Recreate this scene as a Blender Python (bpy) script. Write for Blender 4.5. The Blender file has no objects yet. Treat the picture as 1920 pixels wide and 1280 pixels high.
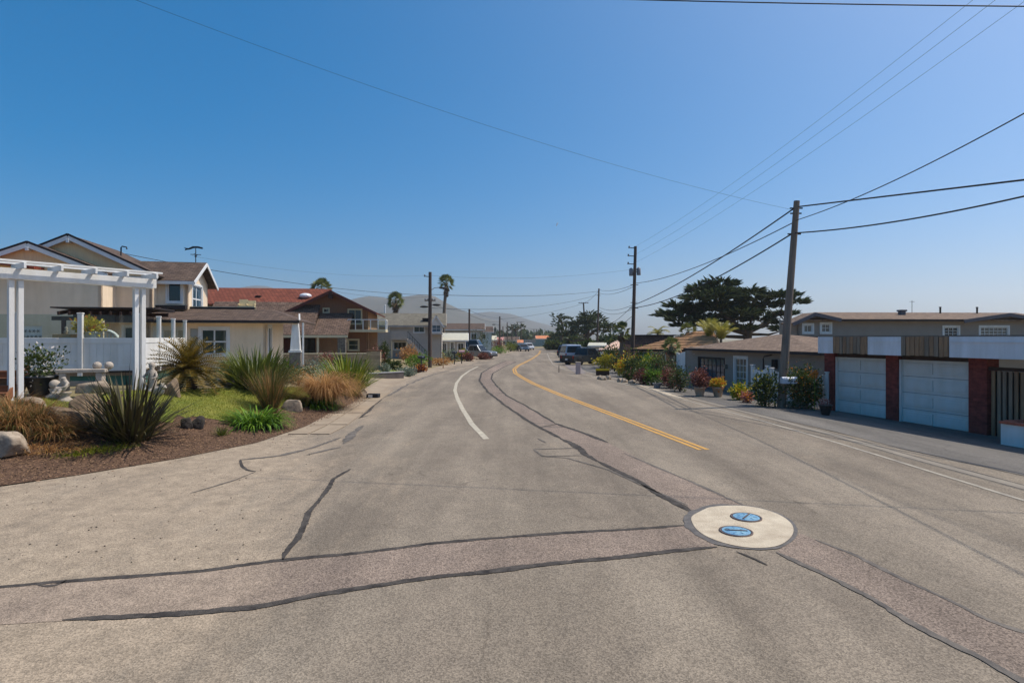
import bpy, bmesh, math, random
from mathutils import Vector, Matrix, noise, geometry
from math import sin, cos, pi, radians as R

rnd = random.Random(11)
S = bpy.context.scene
C = S.collection
# ---------------------------------------------------------------- camera
HZ, F, HY = 2.7, 1100.0, 633.0          # eye height, focal length in photo pixels, horizon row
cd = bpy.data.cameras.new('camera')
cd.sensor_width = 36.0
cd.lens = F / 1920 * 36
cd.shift_y = -(640 - HY) / 1920
cd.clip_start, cd.clip_end = 0.05, 20000
cam = bpy.data.objects.new('camera', cd)
C.objects.link(cam)
cam.location = (0, 0, HZ)
cam.rotation_euler = (R(90), 0, 0)
S.camera = cam
# ---------------------------------------------------------------- sky, sun, exposure
SUN_AZ, SUN_EL = 76.0, 57.0             # degrees clockwise from +Y (straight ahead), elevation
w = bpy.data.worlds.new('World')
S.world = w
w.use_nodes = True
nt = w.node_tree
nt.nodes.clear()
sky = nt.nodes.new('ShaderNodeTexSky')
sky.sky_type = 'NISHITA'
sky.sun_disc = False
sky.sun_elevation = R(SUN_EL)
sky.sun_rotation = R(SUN_AZ)
sky.altitude = 0
sky.air_density = 0.7
sky.dust_density = 2.6
sky.ozone_density = 6.0
bg = nt.nodes.new('ShaderNodeBackground')
bg.inputs['Strength'].default_value = 0.138
wo = nt.nodes.new('ShaderNodeOutputWorld')
gm = nt.nodes.new('ShaderNodeGamma'); gm.inputs[1].default_value = 0.8      # film-like grading of the whole sky
hs = nt.nodes.new('ShaderNodeHueSaturation'); hs.inputs['Hue'].default_value = .491; hs.inputs['Saturation'].default_value = 1.66; hs.inputs['Value'].default_value = 1.65
nt.links.new(sky.outputs[0], gm.inputs[0]); nt.links.new(gm.outputs[0], hs.inputs['Color'])
nt.links.new(hs.outputs[0], bg.inputs[0])
nt.links.new(bg.outputs[0], wo.inputs[0])
sl = bpy.data.lights.new('sun', 'SUN')
sl.energy = 4.7
sl.angle = R(0.53)
sl.color = (1.0, 0.93, 0.82)
so = bpy.data.objects.new('sun', sl)
C.objects.link(so)
sd = Vector((sin(R(SUN_AZ)) * cos(R(SUN_EL)), cos(R(SUN_AZ)) * cos(R(SUN_EL)), sin(R(SUN_EL))))
so.rotation_euler = sd.to_track_quat('Z', 'Y').to_euler()
so.location = (30, 10, 60)
S.view_settings.view_transform = 'Standard'
S.view_settings.look = 'None'
S.view_settings.exposure = -0.14
S.view_settings.gamma = 1.0
S.view_settings.use_curve_mapping = False
S.cycles.max_bounces = 6
S.cycles.volume_bounces = 1
S.cycles.transparent_max_bounces = 8

# ---------------------------------------------------------------- helpers: colour and materials
def lin(c):
    c /= 255.0
    return c / 12.92 if c <= .04045 else ((c + .055) / 1.055) ** 2.4
def sr(r, g, b, k=1.0):
    return (lin(r) * k, lin(g) * k, lin(b) * k)
MATS = {}
def nd(t, typ, **kw):
    n = t.nodes.new(typ)
    for k, v in kw.items():
        setattr(n, k, v)
    return n
def M(name, col, rough=.8, var=.14, scale=2.5, bump=0.0, bscale=30, metal=0.0, spec=.3, col2=None,
      island=False, transl=0.0, brick=None, stretch=None, streak=0.0):
    """procedural Principled material: base colour broken up by noise, optional island variation, courses, relief"""
    if name in MATS:
        return MATS[name]
    m = bpy.data.materials.new(name)
    m.use_nodes = True
    t = m.node_tree
    p = t.nodes['Principled BSDF']
    out = t.nodes['Material Output']
    L = t.links.new
    tc = nd(t, 'ShaderNodeTexCoord')
    vec = tc.outputs['Object']
    if stretch:
        mp = nd(t, 'ShaderNodeMapping')
        mp.inputs['Scale'].default_value = stretch
        L(vec, mp.inputs[0]); vec = mp.outputs[0]
    nz = nd(t, 'ShaderNodeTexNoise')
    nz.inputs['Scale'].default_value = scale
    nz.inputs['Detail'].default_value = 6
    nz.inputs['Roughness'].default_value = .65
    L(vec, nz.inputs['Vector'])
    a = tuple(x * (1 - var) for x in col)
    b = tuple(min(1, x * (1 + var)) for x in col)
    if col2 is not None and not island:
        a, b = col, col2
    rp = nd(t, 'ShaderNodeValToRGB')
    rp.color_ramp.elements[0].position = .32
    rp.color_ramp.elements[1].position = .68
    rp.color_ramp.elements[0].color = (*a, 1)
    rp.color_ramp.elements[1].color = (*b, 1)
    L(nz.outputs[0], rp.inputs[0])
    colout = rp.outputs[0]
    if island:
        g = nd(t, 'ShaderNodeNewGeometry')
        r2 = nd(t, 'ShaderNodeValToRGB')
        c2 = col2 if col2 is not None else b
        r2.color_ramp.elements[0].color = (*col, 1)
        r2.color_ramp.elements[1].color = (*c2, 1)
        L(g.outputs['Random Per Island'], r2.inputs[0])
        mx = nd(t, 'ShaderNodeMix', data_type='RGBA', blend_type='MIX')
        mx.inputs[0].default_value = .75
        L(colout, mx.inputs[6]); L(r2.outputs[0], mx.inputs[7])
        colout = mx.outputs[2]
    hgt = None
    if brick:       # (width, height, mortar, dark factor) in object x/z or x/y via mapping
        br = nd(t, 'ShaderNodeTexBrick')
        br.inputs['Scale'].default_value = 1.0
        br.inputs['Brick Width'].default_value = brick[0]
        br.inputs['Row Height'].default_value = brick[1]
        br.inputs['Mortar Size'].default_value = brick[2]
        br.inputs['Color1'].default_value = (1, 1, 1, 1)
        br.inputs['Color2'].default_value = (.62, .6, .58, 1)
        br.inputs['Mortar'].default_value = (brick[3], brick[3], brick[3], 1)
        br.inputs['Bias'].default_value = -.1
        L(tc.outputs['UV'], br.inputs['Vector'])
        mm = nd(t, 'ShaderNodeMix', data_type='RGBA', blend_type='MULTIPLY')
        mm.inputs[0].default_value = 1
        L(colout, mm.inputs[6]); L(br.outputs['Color'], mm.inputs[7])
        colout = mm.outputs[2]
        hgt = br.outputs['Color']
    if streak > 0:  # weathering streaks, dirt with a shape of its own
        mp = nd(t, 'ShaderNodeMapping'); mp.inputs['Scale'].default_value = (3, 3, .35)
        L(tc.outputs['Object'], mp.inputs[0])
        sn = nd(t, 'ShaderNodeTexNoise'); sn.inputs['Scale'].default_value = 1.4; sn.inputs['Detail'].default_value = 8
        L(mp.outputs[0], sn.inputs['Vector'])
        r3 = nd(t, 'ShaderNodeValToRGB')
        r3.color_ramp.elements[0].position = .3; r3.color_ramp.elements[1].position = .62
        k = 1 - streak
        r3.color_ramp.elements[0].color = (k, k * .98, k * .94, 1); r3.color_ramp.elements[1].color = (1, 1, 1, 1)
        L(sn.outputs[0], r3.inputs[0])
        mm = nd(t, 'ShaderNodeMix', data_type='RGBA', blend_type='MULTIPLY'); mm.inputs[0].default_value = 1
        L(colout, mm.inputs[6]); L(r3.outputs[0], mm.inputs[7]); colout = mm.outputs[2]
    L(colout, p.inputs['Base Color'])
    p.inputs['Roughness'].default_value = rough
    p.inputs['Metallic'].default_value = metal
    p.inputs['Specular IOR Level'].default_value = spec
    if bump > 0:
        bz = nd(t, 'ShaderNodeTexNoise')
        bz.inputs['Scale'].default_value = bscale
        bz.inputs['Detail'].default_value = 4
        L(vec, bz.inputs['Vector'])
        bp = nd(t, 'ShaderNodeBump')
        bp.inputs['Strength'].default_value = bump
        bp.inputs['Distance'].default_value = .03
        src = bz.outputs[0]
        if hgt is not None:
            ad = nd(t, 'ShaderNodeMix', data_type='RGBA', blend_type='MIX'); ad.inputs[0].default_value = .5
            L(bz.outputs[0], ad.inputs[6]); L(hgt, ad.inputs[7]); src = ad.outputs[2]
        L(src, bp.inputs['Height'])
        L(bp.outputs[0], p.inputs['Normal'])
    if transl > 0:
        tr = nd(t, 'ShaderNodeBsdfTranslucent')
        L(colout, tr.inputs[0])
        ms = nd(t, 'ShaderNodeMixShader')
        ms.inputs[0].default_value = transl
        L(p.outputs[0], ms.inputs[1]); L(tr.outputs[0], ms.inputs[2])
        L(ms.outputs[0], out.inputs[0])
    MATS[name] = m
    return m
def glass_mat(name, col, rough=.05, spec=.6, var=.3):
    return M(name, col, rough=rough, var=var, scale=.8, spec=spec)
def clear_glass():
    m = bpy.data.materials.new('clear_glass')
    m.use_nodes = True
    t = m.node_tree
    t.nodes.clear()
    o = nd(t, 'ShaderNodeOutputMaterial'); tr = nd(t, 'ShaderNodeBsdfTransparent'); gl = nd(t, 'ShaderNodeBsdfGlossy')
    tr.inputs[0].default_value = (.80, .86, .84, 1); gl.inputs['Roughness'].default_value = .02
    lw = nd(t, 'ShaderNodeLayerWeight'); lw.inputs[0].default_value = .35
    fr = nd(t, 'ShaderNodeMath', operation='MULTIPLY_ADD'); fr.inputs[1].default_value = .28; fr.inputs[2].default_value = .03
    t.links.new(lw.outputs['Facing'], fr.inputs[0])
    mx = nd(t, 'ShaderNodeMixShader')
    t.links.new(fr.outputs[0], mx.inputs[0]); t.links.new(tr.outputs[0], mx.inputs[1]); t.links.new(gl.outputs[0], mx.inputs[2])
    t.links.new(mx.outputs[0], o.inputs[0])
    return m

# ---------------------------------------------------------------- helpers: mesh builder
class MB:
    def __init__(s):
        s.v = []; s.f = []; s.sm = []; s.uv = {}
    def add(s, vs, fs, smooth=False):
        o = len(s.v)
        s.v += [tuple(x) for x in vs]
        for f in fs:
            s.f.append([i + o for i in f]); s.sm.append(smooth)
        return o
    def box(s, c, d, rz=0.0, rx=0.0, ry=0.0):
        x, y, z = d[0] / 2, d[1] / 2, d[2] / 2
        m = Matrix.Translation(Vector(c)) @ Matrix.Rotation(rz, 4, 'Z') @ Matrix.Rotation(ry, 4, 'Y') @ Matrix.Rotation(rx, 4, 'X')
        vs = [m @ Vector((a * x, b * y, q * z)) for a in (-1, 1) for b in (-1, 1) for q in (-1, 1)]
        s.add(vs, [(0, 1, 3, 2), (4, 6, 7, 5), (0, 4, 5, 1), (2, 3, 7, 6), (0, 2, 6, 4), (1, 5, 7, 3)])
        return s
    def bar(s, p0, p1, wd, ht, up=(0, 0, 1)):
        p0, p1 = Vector(p0), Vector(p1)
        d = (p1 - p0); n = d.normalized()
        a = n.cross(Vector(up))
        if a.length < 1e-5: a = n.cross(Vector((0, 1, 0)))
        a.normalize(); b = a.cross(n)
        a *= wd / 2; b *= ht / 2
        vs = [p + i * a + j * b for p in (p0, p1) for i, j in ((-1, -1), (1, -1), (1, 1), (-1, 1))]
        s.add(vs, [(3, 2, 1, 0), (4, 5, 6, 7), (0, 1, 5, 4), (1, 2, 6, 5), (2, 3, 7, 6), (3, 0, 4, 7)])
        return s
    def tube(s, pts, rad, n=8, cap=True, smooth=True):
        pts = [Vector(p) for p in pts]
        if not isinstance(rad, (list, tuple)): rad = [rad] * len(pts)
        ref = Vector((0.01, 0.02, 1))
        rings = []
        for i, p in enumerate(pts):
            a = pts[max(0, i - 1)]; b = pts[min(len(pts) - 1, i + 1)]
            d = (b - a).normalized()
            r = ref if abs(d.z) < .95 else Vector((1, .02, 0))
            x = d.cross(r).normalized(); y = x.cross(d)
            rings.append([p + rad[i] * (cos(2 * pi * k / n) * x + sin(2 * pi * k / n) * y) for k in range(n)])
        vs = [q for r in rings for q in r]
        fs = []
        for i in range(len(rings) - 1):
            for k in range(n):
                fs.append((i * n + k, i * n + (k + 1) % n, (i + 1) * n + (k + 1) % n, (i + 1) * n + k))
        s.add(vs, fs, smooth)
        if cap:
            s.add(rings[0], [tuple(range(n))[::-1]]); s.add(rings[-1], [tuple(range(n))])
        return s
    def lathe(s, prof, n=16, c=(0, 0, 0)):
        vs = []; fs = []
        for r, z in prof:
            for k in range(n):
                a = 2 * pi * k / n
                vs.append((c[0] + r * cos(a), c[1] + r * sin(a), c[2] + z))
        for i in range(len(prof) - 1):
            for k in range(n):
                fs.append((i * n + k, i * n + (k + 1) % n, (i + 1) * n + (k + 1) % n, (i + 1) * n + k))
        s.add(vs, fs, True)
        s.add(vs[:n], [tuple(range(n))[::-1]]); s.add(vs[-n:], [tuple(range(n))])
        return s
    def prism(s, poly, ext):
        """closed polygon of 3D points extruded by vector ext"""
        poly = [Vector(p) for p in poly]; e = Vector(ext); n = len(poly)
        vs = poly + [p + e for p in poly]
        fs = [tuple(range(n))[::-1], tuple(range(n, 2 * n))] + [(i, (i + 1) % n, n + (i + 1) % n, n + i) for i in range(n)]
        s.add(vs, fs); return s
    def ico(s, c, r, sub=2, nz=.25, fr=1.0, seed=0, flat=-9):
        bm = bmesh.new()
        bmesh.ops.create_icosphere(bm, subdivisions=sub, radius=1)
        vs = []
        for v in bm.verts:
            p = v.co.copy()
            k = 1 + nz * (noise.noise(p * fr + Vector((seed * 7.3, seed, 0))) + .5 * noise.noise(p * fr * 2.3 + Vector((seed, 3, 1))))
            q = Vector((p.x * r[0] * k, p.y * r[1] * k, max(p.z * k, flat) * r[2]))
            vs.append(q + Vector(c))
        s.add(vs, [[v.index for v in f.verts] for f in bm.faces], sub > 2)
        bm.free(); return s
    def mesh(s, name):
        me = bpy.data.meshes.new(name)
        me.from_pydata(s.v, [], s.f)
        me.polygons.foreach_set('use_smooth', s.sm)
        me.update()
        return me
def uv_planar(me, ax, ay, o=(0, 0, 0)):
    ax, ay, o = Vector(ax), Vector(ay), Vector(o)
    l = me.uv_layers.new(name='uv')
    for lp in me.loops:
        p = me.vertices[lp.vertex_index].co - o
        l.data[lp.index].uv = (p.dot(ax), p.dot(ay))
def fixn(me):
    bm = bmesh.new(); bm.from_mesh(me)
    bmesh.ops.recalc_face_normals(bm, faces=bm.faces)
    bm.to_mesh(me); bm.free()
STUFF_PARTS = {'flowers', 'foliage', 'leaves', 'dry_leaves', 'crown', 'dead_skirt', 'fronds', 'raised_lettering', 'starfish_cutouts', 'cover_tiles'}
def obj(name, mb, mat, parent=None, bevel=0.0, fix=False):
    me = mb if isinstance(mb, bpy.types.Mesh) else mb.mesh(name)
    if fix: fixn(me)
    if mat is not None and not me.materials: me.materials.append(mat)
    o = bpy.data.objects.new(name, me)
    C.objects.link(o)
    if parent is not None: o.parent = parent
    if name in STUFF_PARTS: o['kind'] = 'stuff'
    if bevel > 0:
        b = o.modifiers.new('bevel', 'BEVEL'); b.width = bevel; b.segments = 2; b.limit_method = 'ANGLE'
    return o
def tag(o, label, cat, group=None, kind=None):
    if label: o['label'] = label
    if cat: o['category'] = cat
    if group: o['group'] = group
    if kind: o['kind'] = kind
    return o
def thing(name, label, cat, loc=(0, 0, 0), rz=0.0, group=None):
    o = bpy.data.objects.new(name, None)
    C.objects.link(o)
    o.location = loc; o.rotation_euler = (0, 0, rz); o.empty_display_size = .2
    return tag(o, label, cat, group)
def struct(name, mb, mat, parent=None, label=None):
    o = obj(name, mb, mat, parent)
    if parent is None: o['kind'] = 'structure'
    if label: o['label'] = label
    return o

# ---------------------------------------------------------------- terrain height and picking points on it
def interp(tab, t):
    if t <= tab[0][0]: return tab[0][1]
    for (a, x), (b, y) in zip(tab, tab[1:]):
        if t <= b: return x + (y - x) * (t - a) / (b - a)
    return tab[-1][1]
def sm(t):
    t = max(0.0, min(1.0, t)); return t * t * (3 - 2 * t)
def flat(px, py):
    d = HZ * F / (py - HY); return ((px - 960) * d / F, d)
EL_PX = [(0, 912), (150, 890), (330, 860), (480, 830), (600, 790), (660, 765), (700, 740), (760, 710), (800, 693), (850, 680), (900, 669), (950, 658)]
EL = [(-40., -40.), (-3., -20.)] + [(flat(*p)[1], flat(*p)[0]) for p in EL_PX] + [(135., 2.5), (165., 10.), (260., 45.)]
ER_PX = [(1920, 890), (1700, 842), (1390, 768), (1200, 715), (1100, 695), (1065, 680), (1040, 661)]
ER = [(-40., 13.), (0., 11.2)] + [(flat(*p)[1], flat(*p)[0]) for p in ER_PX] + [(135., 12.5), (165., 22.), (260., 57.)]
ZM = [(0., 1.25), (24., 1.25), (34., .85), (50., .5), (80., .35), (140., .2)]
def H(x, y):
    el = interp(EL, y); er = interp(ER, y)
    if x < el:
        t = (el - x) * (.72 if y < 16 else 1.0)
        wd = 5.2 if y < 30 else 7.0
        return interp(ZM, y) * sm(t / wd)
    if x > er:
        t = x - er
        return -.032 * min(t, 7) - .7 * sm((t - 8) / 8) - 1.2 * sm((t - 16) / 40)
    return 0.0
def GP(px, py, lift=0.0):
    dx, dz = (px - 960) / F, (HY - py) / F
    t, st = 3.0, .25
    while t < 400:
        if HZ + dz * t <= H(dx * t, t):
            lo, hi = t - st, t
            for _ in range(20):
                m = (lo + hi) / 2
                if HZ + dz * m <= H(dx * m, m): hi = m
                else: lo = m
            return Vector((dx * hi, hi, H(dx * hi, hi) + lift))
        st = .1 if t < 40 else .4
        t += st
    return Vector((dx * t, t, 0))
def AT(px, py, d):
    return Vector(((px - 960) * d / F, d, HZ + (HY - py) * d / F))
def ground_at(px, d):
    x = (px - 960) * d / F
    return Vector((x, d, H(x, d)))
# ================================================================ GROUND
def axis(fine, step, lo, hi, grow=1.25):
    a = []; x = fine[0]
    while x < fine[1]: a.append(x); x += step
    s = step; x = fine[1]
    while x < hi: a.append(x); s *= grow; x += s
    a.append(hi)
    s = step; x = fine[0]
    pre = []
    while x - s > lo: s *= grow; x -= s; pre.append(x)
    return [lo] + pre[::-1] + a
def grid_sheet(xs, ys, zf):
    mb = MB(); n = len(ys)
    mb.v = [(x, y, zf(x, y)) for x in xs for y in ys]
    for i in range(len(xs) - 1):
        for j in range(n - 1):
            mb.f.append([i * n + j, (i + 1) * n + j, (i + 1) * n + j + 1, i * n + j + 1]); mb.sm.append(True)
    return mb
soil = M('dry_soil', sr(150, 132, 104), .95, .22, .6, .5, 6, col2=sr(112, 106, 70))
gx = axis((-40, 40), .8, -5000, 5000); gy = axis((-12, 150), .9, -200, 5000)
struct('ground', grid_sheet(gx, gy, lambda x, y: H(x, y) - .05), soil, label='dry sandy ground under and beyond the street')

def sheet(name, poly, off, mat, step=.6, parent=None, label=None, dust=None, zf=None):
    """flat polygon (plan points) draped on the terrain"""
    pts = [Vector((p[0], p[1])) for p in poly]
    fine = []
    for a, b in zip(pts, pts[1:] + pts[:1]):
        k = max(1, int((b - a).length / step))
        fine += [a + (b - a) * i / k for i in range(k)]
    n = len(fine)
    x0, x1 = min(p.x for p in fine), max(p.x for p in fine); y0, y1 = min(p.y for p in fine), max(p.y for p in fine)
    inner = []
    def inside(q):
        c = False
        for a, b in zip(pts, pts[1:] + pts[:1]):
            if (a.y > q.y) != (b.y > q.y) and q.x < (b.x - a.x) * (q.y - a.y) / (b.y - a.y) + a.x: c = not c
        return c
    y = y0 + step * .5
    while y < y1:
        x = x0 + step * .37
        while x < x1:
            q = Vector((x, y))
            if inside(q): inner.append(q)
            x += step
        y += step
    r = geometry.delaunay_2d_cdt(fine + inner, [(i, (i + 1) % n) for i in range(n)], [list(range(n))], 1, 1e-4)
    mb = MB()
    mb.v = [(p.x, p.y, (zf or H)(p.x, p.y) + off) for p in r[0]]
    for f in r[2]:
        a, b, c = (r[0][i] for i in f[:3])
        f = list(f)
        if (b - a).cross(c - a) < 0: f = f[::-1]
        mb.f.append(f); mb.sm.append(True)
    me = mb.mesh(name)
    if dust:
        at = me.attributes.new('dust', 'FLOAT', 'POINT')
        at.data.foreach_set('value', [dust(v[0], v[1]) for v in mb.v])
    return struct(name, me, mat, parent, label)
def ribbon(name, pts, wd, off, mat, parent, jitter=.25, step=.06, label=None, taper=True, seed=0):
    """strip that follows plan points on the terrain, width and course slightly uneven"""
    P = []
    pts = [Vector((p[0], p[1])) for p in pts]
    for a, b in zip(pts, pts[1:]):
        k = max(1, int((b - a).length / step))
        P += [a + (b - a) * i / k for i in range(k)]
    P.append(pts[-1])
    for _ in range(2):
        P = [P[0]] + [(P[i - 1] + P[i] * 2 + P[i + 1]) / 4 for i in range(1, len(P) - 1)] + [P[-1]]
    mb = MB(); s = 0.0; L = sum((b - a).length for a, b in zip(P, P[1:]))
    for i, p in enumerate(P):
        a, b = P[max(0, i - 1)], P[min(len(P) - 1, i + 1)]
        if i: s += (P[i] - P[i - 1]).length
        d = (b - a)
        if d.length < 1e-6: d = Vector((0, 1))
        d.normalize(); nrm = Vector((-d.y, d.x))
        w1 = wd * (1 + jitter * (1.8 * noise.noise(Vector((s * 1.3, seed + 3.1, 0))) + 1.5 * noise.noise(Vector((s * 11, seed, 5)))))
        w2 = wd * (1 + jitter * (1.8 * noise.noise(Vector((s * 1.3, seed + 9.7, 2))) + 1.5 * noise.noise(Vector((s * 11, seed, 9)))))
        if taper: 
            k = min(1, .25 + s / (wd * 4), .25 + (L - s) / (wd * 4)); w1 *= k; w2 *= k
        q = p + nrm * (jitter * wd * 1.2 * noise.noise(Vector((s * .9, seed + 20, 0))))
        for q2 in (q + nrm * w1 / 2, q - nrm * w2 / 2):
            mb.v.append((q2.x, q2.y, H(q2.x, q2.y) + off))
    for i in range(len(P) - 1):
        mb.f.append([2 * i, 2 * i + 1, 2 * i + 3, 2 * i + 2]); mb.sm.append(True)
    return struct(name, mb, mat, parent, label)
def fp(l): return [flat(*p) for p in l]

# ---- asphalt material: bleached aggregate, patches, oil-dark wheel paths, sand dust where the mask says
def asphalt(name, c_lo, c_hi, dustcol=None, grain=.55, warm=None):
    m = bpy.data.materials.new(name); m.use_nodes = True
    t = m.node_tree; p = t.nodes['Principled BSDF']; L = t.links.new
    tc = nd(t, 'ShaderNodeTexCoord'); v = tc.outputs['Object']
    def nz(scale, det=4, rough=.6, vec=v):
        n = nd(t, 'ShaderNodeTexNoise'); n.inputs['Scale'].default_value = scale; n.inputs['Detail'].default_value = det
        n.inputs['Roughness'].default_value = rough; L(vec, n.inputs['Vector']); return n.outputs[0]
    def ramp(src, a, b, ca, cb):
        r = nd(t, 'ShaderNodeValToRGB'); e = r.color_ramp.elements
        e[0].position, e[1].position = a, b; e[0].color, e[1].color = (*ca, 1), (*cb, 1); L(src, r.inputs[0]); return r.outputs[0]
    def mix(f, a, b, mode='MIX'):
        x = nd(t, 'ShaderNodeMix', data_type='RGBA', blend_type=mode)
        if isinstance(f, float): x.inputs[0].default_value = f
        else: L(f, x.inputs[0])
        L(a, x.inputs[6]); L(b, x.inputs[7]); return x.outputs[2]
    mp = nd(t, 'ShaderNodeMapping'); mp.inputs['Scale'].default_value = (1.0, .28, 1); mp.inputs['Rotation'].default_value = (0, 0, R(-8)); L(v, mp.inputs[0])
    base = ramp(nz(.55, 6, .62, mp.outputs[0]), .33, .68, c_lo, c_hi)
    mp2 = nd(t, 'ShaderNodeMapping'); mp2.inputs['Scale'].default_value = (1.1, .045, 1); mp2.inputs['Rotation'].default_value = (0, 0, R(-10)); L(v, mp2.inputs[0])
    base = mix(.8, base, ramp(nz(1.0, 5, .55, mp2.outputs[0]), .38, .64, (.80, .795, .79), (1.08, 1.075, 1.07)), 'MULTIPLY')
    vc = nd(t, 'ShaderNodeTexVoronoi', feature='DISTANCE_TO_EDGE'); vc.inputs['Scale'].default_value = .42
    wn = nd(t, 'ShaderNodeTexNoise'); wn.inputs['Scale'].default_value = 2.2; wn.inputs['Detail'].default_value = 5; L(v, wn.inputs['Vector'])
    wm = nd(t, 'ShaderNodeMix', data_type='RGBA', blend_type='ADD'); wm.inputs[0].default_value = .55; L(v, wm.inputs[6]); L(wn.outputs[1], wm.inputs[7]); L(wm.outputs[2], vc.inputs['Vector'])
    ck = ramp(vc.outputs['Distance'], .0, .011, (.62, .61, .6), (1, 1, 1))
    ckm = ramp(nz(.33, 3), .50, .60, (0, 0, 0), (.8, .8, .8))
    base = mix(ckm, base, mix(1.0, base, ck, 'MULTIPLY'))                                       # fine weathering cracks in places
    base = mix(1.0, base, ramp(nz(.9, 3, .5), .66, .74, (1, 1, 1), (.87, .865, .86)), 'MULTIPLY')   # old oil drips
    base = mix(.6, base, ramp(nz(2.6, 5), .36, .66, (.86, .85, .84), (1.08, 1.06, 1.03)), 'MULTIPLY')
    vo = nd(t, 'ShaderNodeTexVoronoi'); vo.inputs['Scale'].default_value = 72; L(v, vo.inputs['Vector'])
    sep = nd(t, 'ShaderNodeSeparateColor'); L(vo.outputs['Color'], sep.inputs[0])
    stone = ramp(sep.outputs[0], .05, .95, (.42, .405, .385), (1.62, 1.60, 1.56))
    base = mix(grain, base, stone, 'MULTIPLY')
    base = mix(.8, base, ramp(nz(240, 2, .7), .36, .62, (.72, .71, .70), (1.20, 1.19, 1.17)), 'MULTIPLY')
    base = mix(1.0, base, ramp(nz(31, 3, .5), .70, .76, (1, 1, 1), (.66, .65, .64)), 'MULTIPLY')
    if dustcol:
        at = nd(t, 'ShaderNodeAttribute', attribute_name='dust')
        ad = nd(t, 'ShaderNodeMath', operation='ADD'); L(at.outputs['Fac'], ad.inputs[0])
        n2 = nd(t, 'ShaderNodeMath', operation='MULTIPLY_ADD'); L(nz(.8, 8, .7, mp.outputs[0]), n2.inputs[0]); n2.inputs[1].default_value = 3.0; n2.inputs[2].default_value = -1.5
        L(n2.outputs[0], ad.inputs[1])
        f = ramp(ad.outputs[0], .25, .95, (0, 0, 0), (.8, .8, .8))
        dc = ramp(nz(3.5, 6), .3, .7, tuple(x * .68 for x in dustcol), tuple(x * 1.12 for x in dustcol))
        dc = mix(.5, dc, stone, 'MULTIPLY')
        dc = mix(.7, dc, ramp(nz(240, 2, .7), .36, .62, (.75, .74, .72), (1.18, 1.17, 1.15)), 'MULTIPLY')
        base = mix(f, base, dc)
    L(base, p.inputs['Base Color'])
    p.inputs['Roughness'].default_value = .88; p.inputs['Specular IOR Level'].default_value = .25
    bp = nd(t, 'ShaderNodeBump'); bp.inputs['Strength'].default_value = .5; bp.inputs['Distance'].default_value = .006
    L(vo.outputs['Distance'], bp.inputs['Height']); L(bp.outputs[0], p.inputs['Normal'])
    return m
m_road = asphalt('bleached_asphalt', sr(119, 109, 97), sr(147, 136, 121), dustcol=sr(168, 151, 130))
m_patch = asphalt('trench_asphalt', sr(124, 111, 101), sr(144, 129, 117), dustcol=sr(158, 141, 124), grain=.75)
m_drive = asphalt('driveway_asphalt', sr(98, 95, 92), sr(120, 116, 111), grain=.5)
m_tar = M('crack_sealant', sr(50, 46, 44), .85, .3, 5, .4, 60, col2=sr(92, 86, 80), spec=.12)
m_tar2 = M('faded_sealant', sr(84, 80, 77), .9, .25, 4, .3, 60, spec=.1, col2=sr(124, 116, 107))
m_conc = M('pale_concrete', sr(192, 178, 155), .9, .12, 1.6, .25, 40, col2=sr(168, 152, 130))
m_pad = M('pad_concrete', sr(206, 192, 168), .95, .10, 2.6, .5, 50, col2=sr(174, 158, 136))
DUST = [(-40., -6.)] + [(flat(*p)[1], flat(*p)[0]) for p in [(330, 1275), (430, 1160), (530, 1050), (600, 935), (655, 880), (640, 835), (690, 785), (730, 740), (800, 706), (880, 683), (940, 665)]] + [(160., 8.)]
def dust(x, y):
    return max(0., min(1., .5 + (interp(DUST, y) - x) / 3.6))
left = [(x, y) for y, x in EL[2:]]
right = [(x, y) for y, x in ER]
poly = [(-32, -14)] + [(x, y) for y, x in EL[1:-1]] + [(EL[-1][1], EL[-1][0])] + right[::-1][:-1] + [(12.5, -14)]
road = sheet('road', poly, .0, m_road, .55, label='sun bleached two lane asphalt street', dust=dust)
# ---- trenches patched in other asphalt
seamL = [(1302, 962), (1240, 930), (1180, 893), (1120, 865), (1095, 852), (1088, 842), (1052, 822), (1000, 795), (950, 762), (915, 735), (899, 714), (903, 699), (925, 686), (950, 676)]
seamR = [(1400, 950), (1300, 905), (1230, 875), (1140, 830), (1075, 805), (1040, 793), (985, 760), (950, 742), (930, 722), (921, 710), (924, 700), (945, 688), (968, 678)]
t1 = sheet('trench_patch', fp(seamL) + fp(seamR[::-1]), .004, m_patch, .5, road, label='reddish trench patch running up the lane')
up = [(1290, 985), (1180, 992), (1000, 1003), (800, 1020), (650, 1040), (530, 1050), (400, 1068), (250, 1082), (100, 1092), (0, 1101), (-150, 1112)]
lo = [(1345, 1025), (1200, 1040), (1000, 1062), (800, 1085), (600, 1115), (480, 1138), (350, 1148), (220, 1157), (115, 1164), (0, 1171), (-150, 1182)]
sheet('trench_patch', fp(up) + fp(lo[::-1]), .004, m_patch, .4, road, label='reddish trench patch crossing to the left', dust=dust)
dl = [(1455, 1035), (1540, 1075), (1640, 1125), (1740, 1185), (1840, 1235), (1920, 1282), (2000, 1320)]
dr = [(1500, 1000), (1530, 1012), (1600, 1038), (1700, 1090), (1790, 1130), (1860, 1165), (1920, 1186), (2100, 1240)]
sheet('trench_patch', fp(dl) + fp(dr[::-1]), .004, m_patch, .3, road, label='reddish trench patch running to the lower right')
def seam(l, wd, mat=m_tar, j=.3, off=.008, taper=True):
    seam.n += 1
    return ribbon('crack_seal', fp(l), wd, off, mat, road, j, seed=seam.n * 5.3, taper=taper)
seam.n = 0
seam(up, .085); seam(lo[:-2], .095); seam(lo[-2:], .05, m_tar2)
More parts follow.
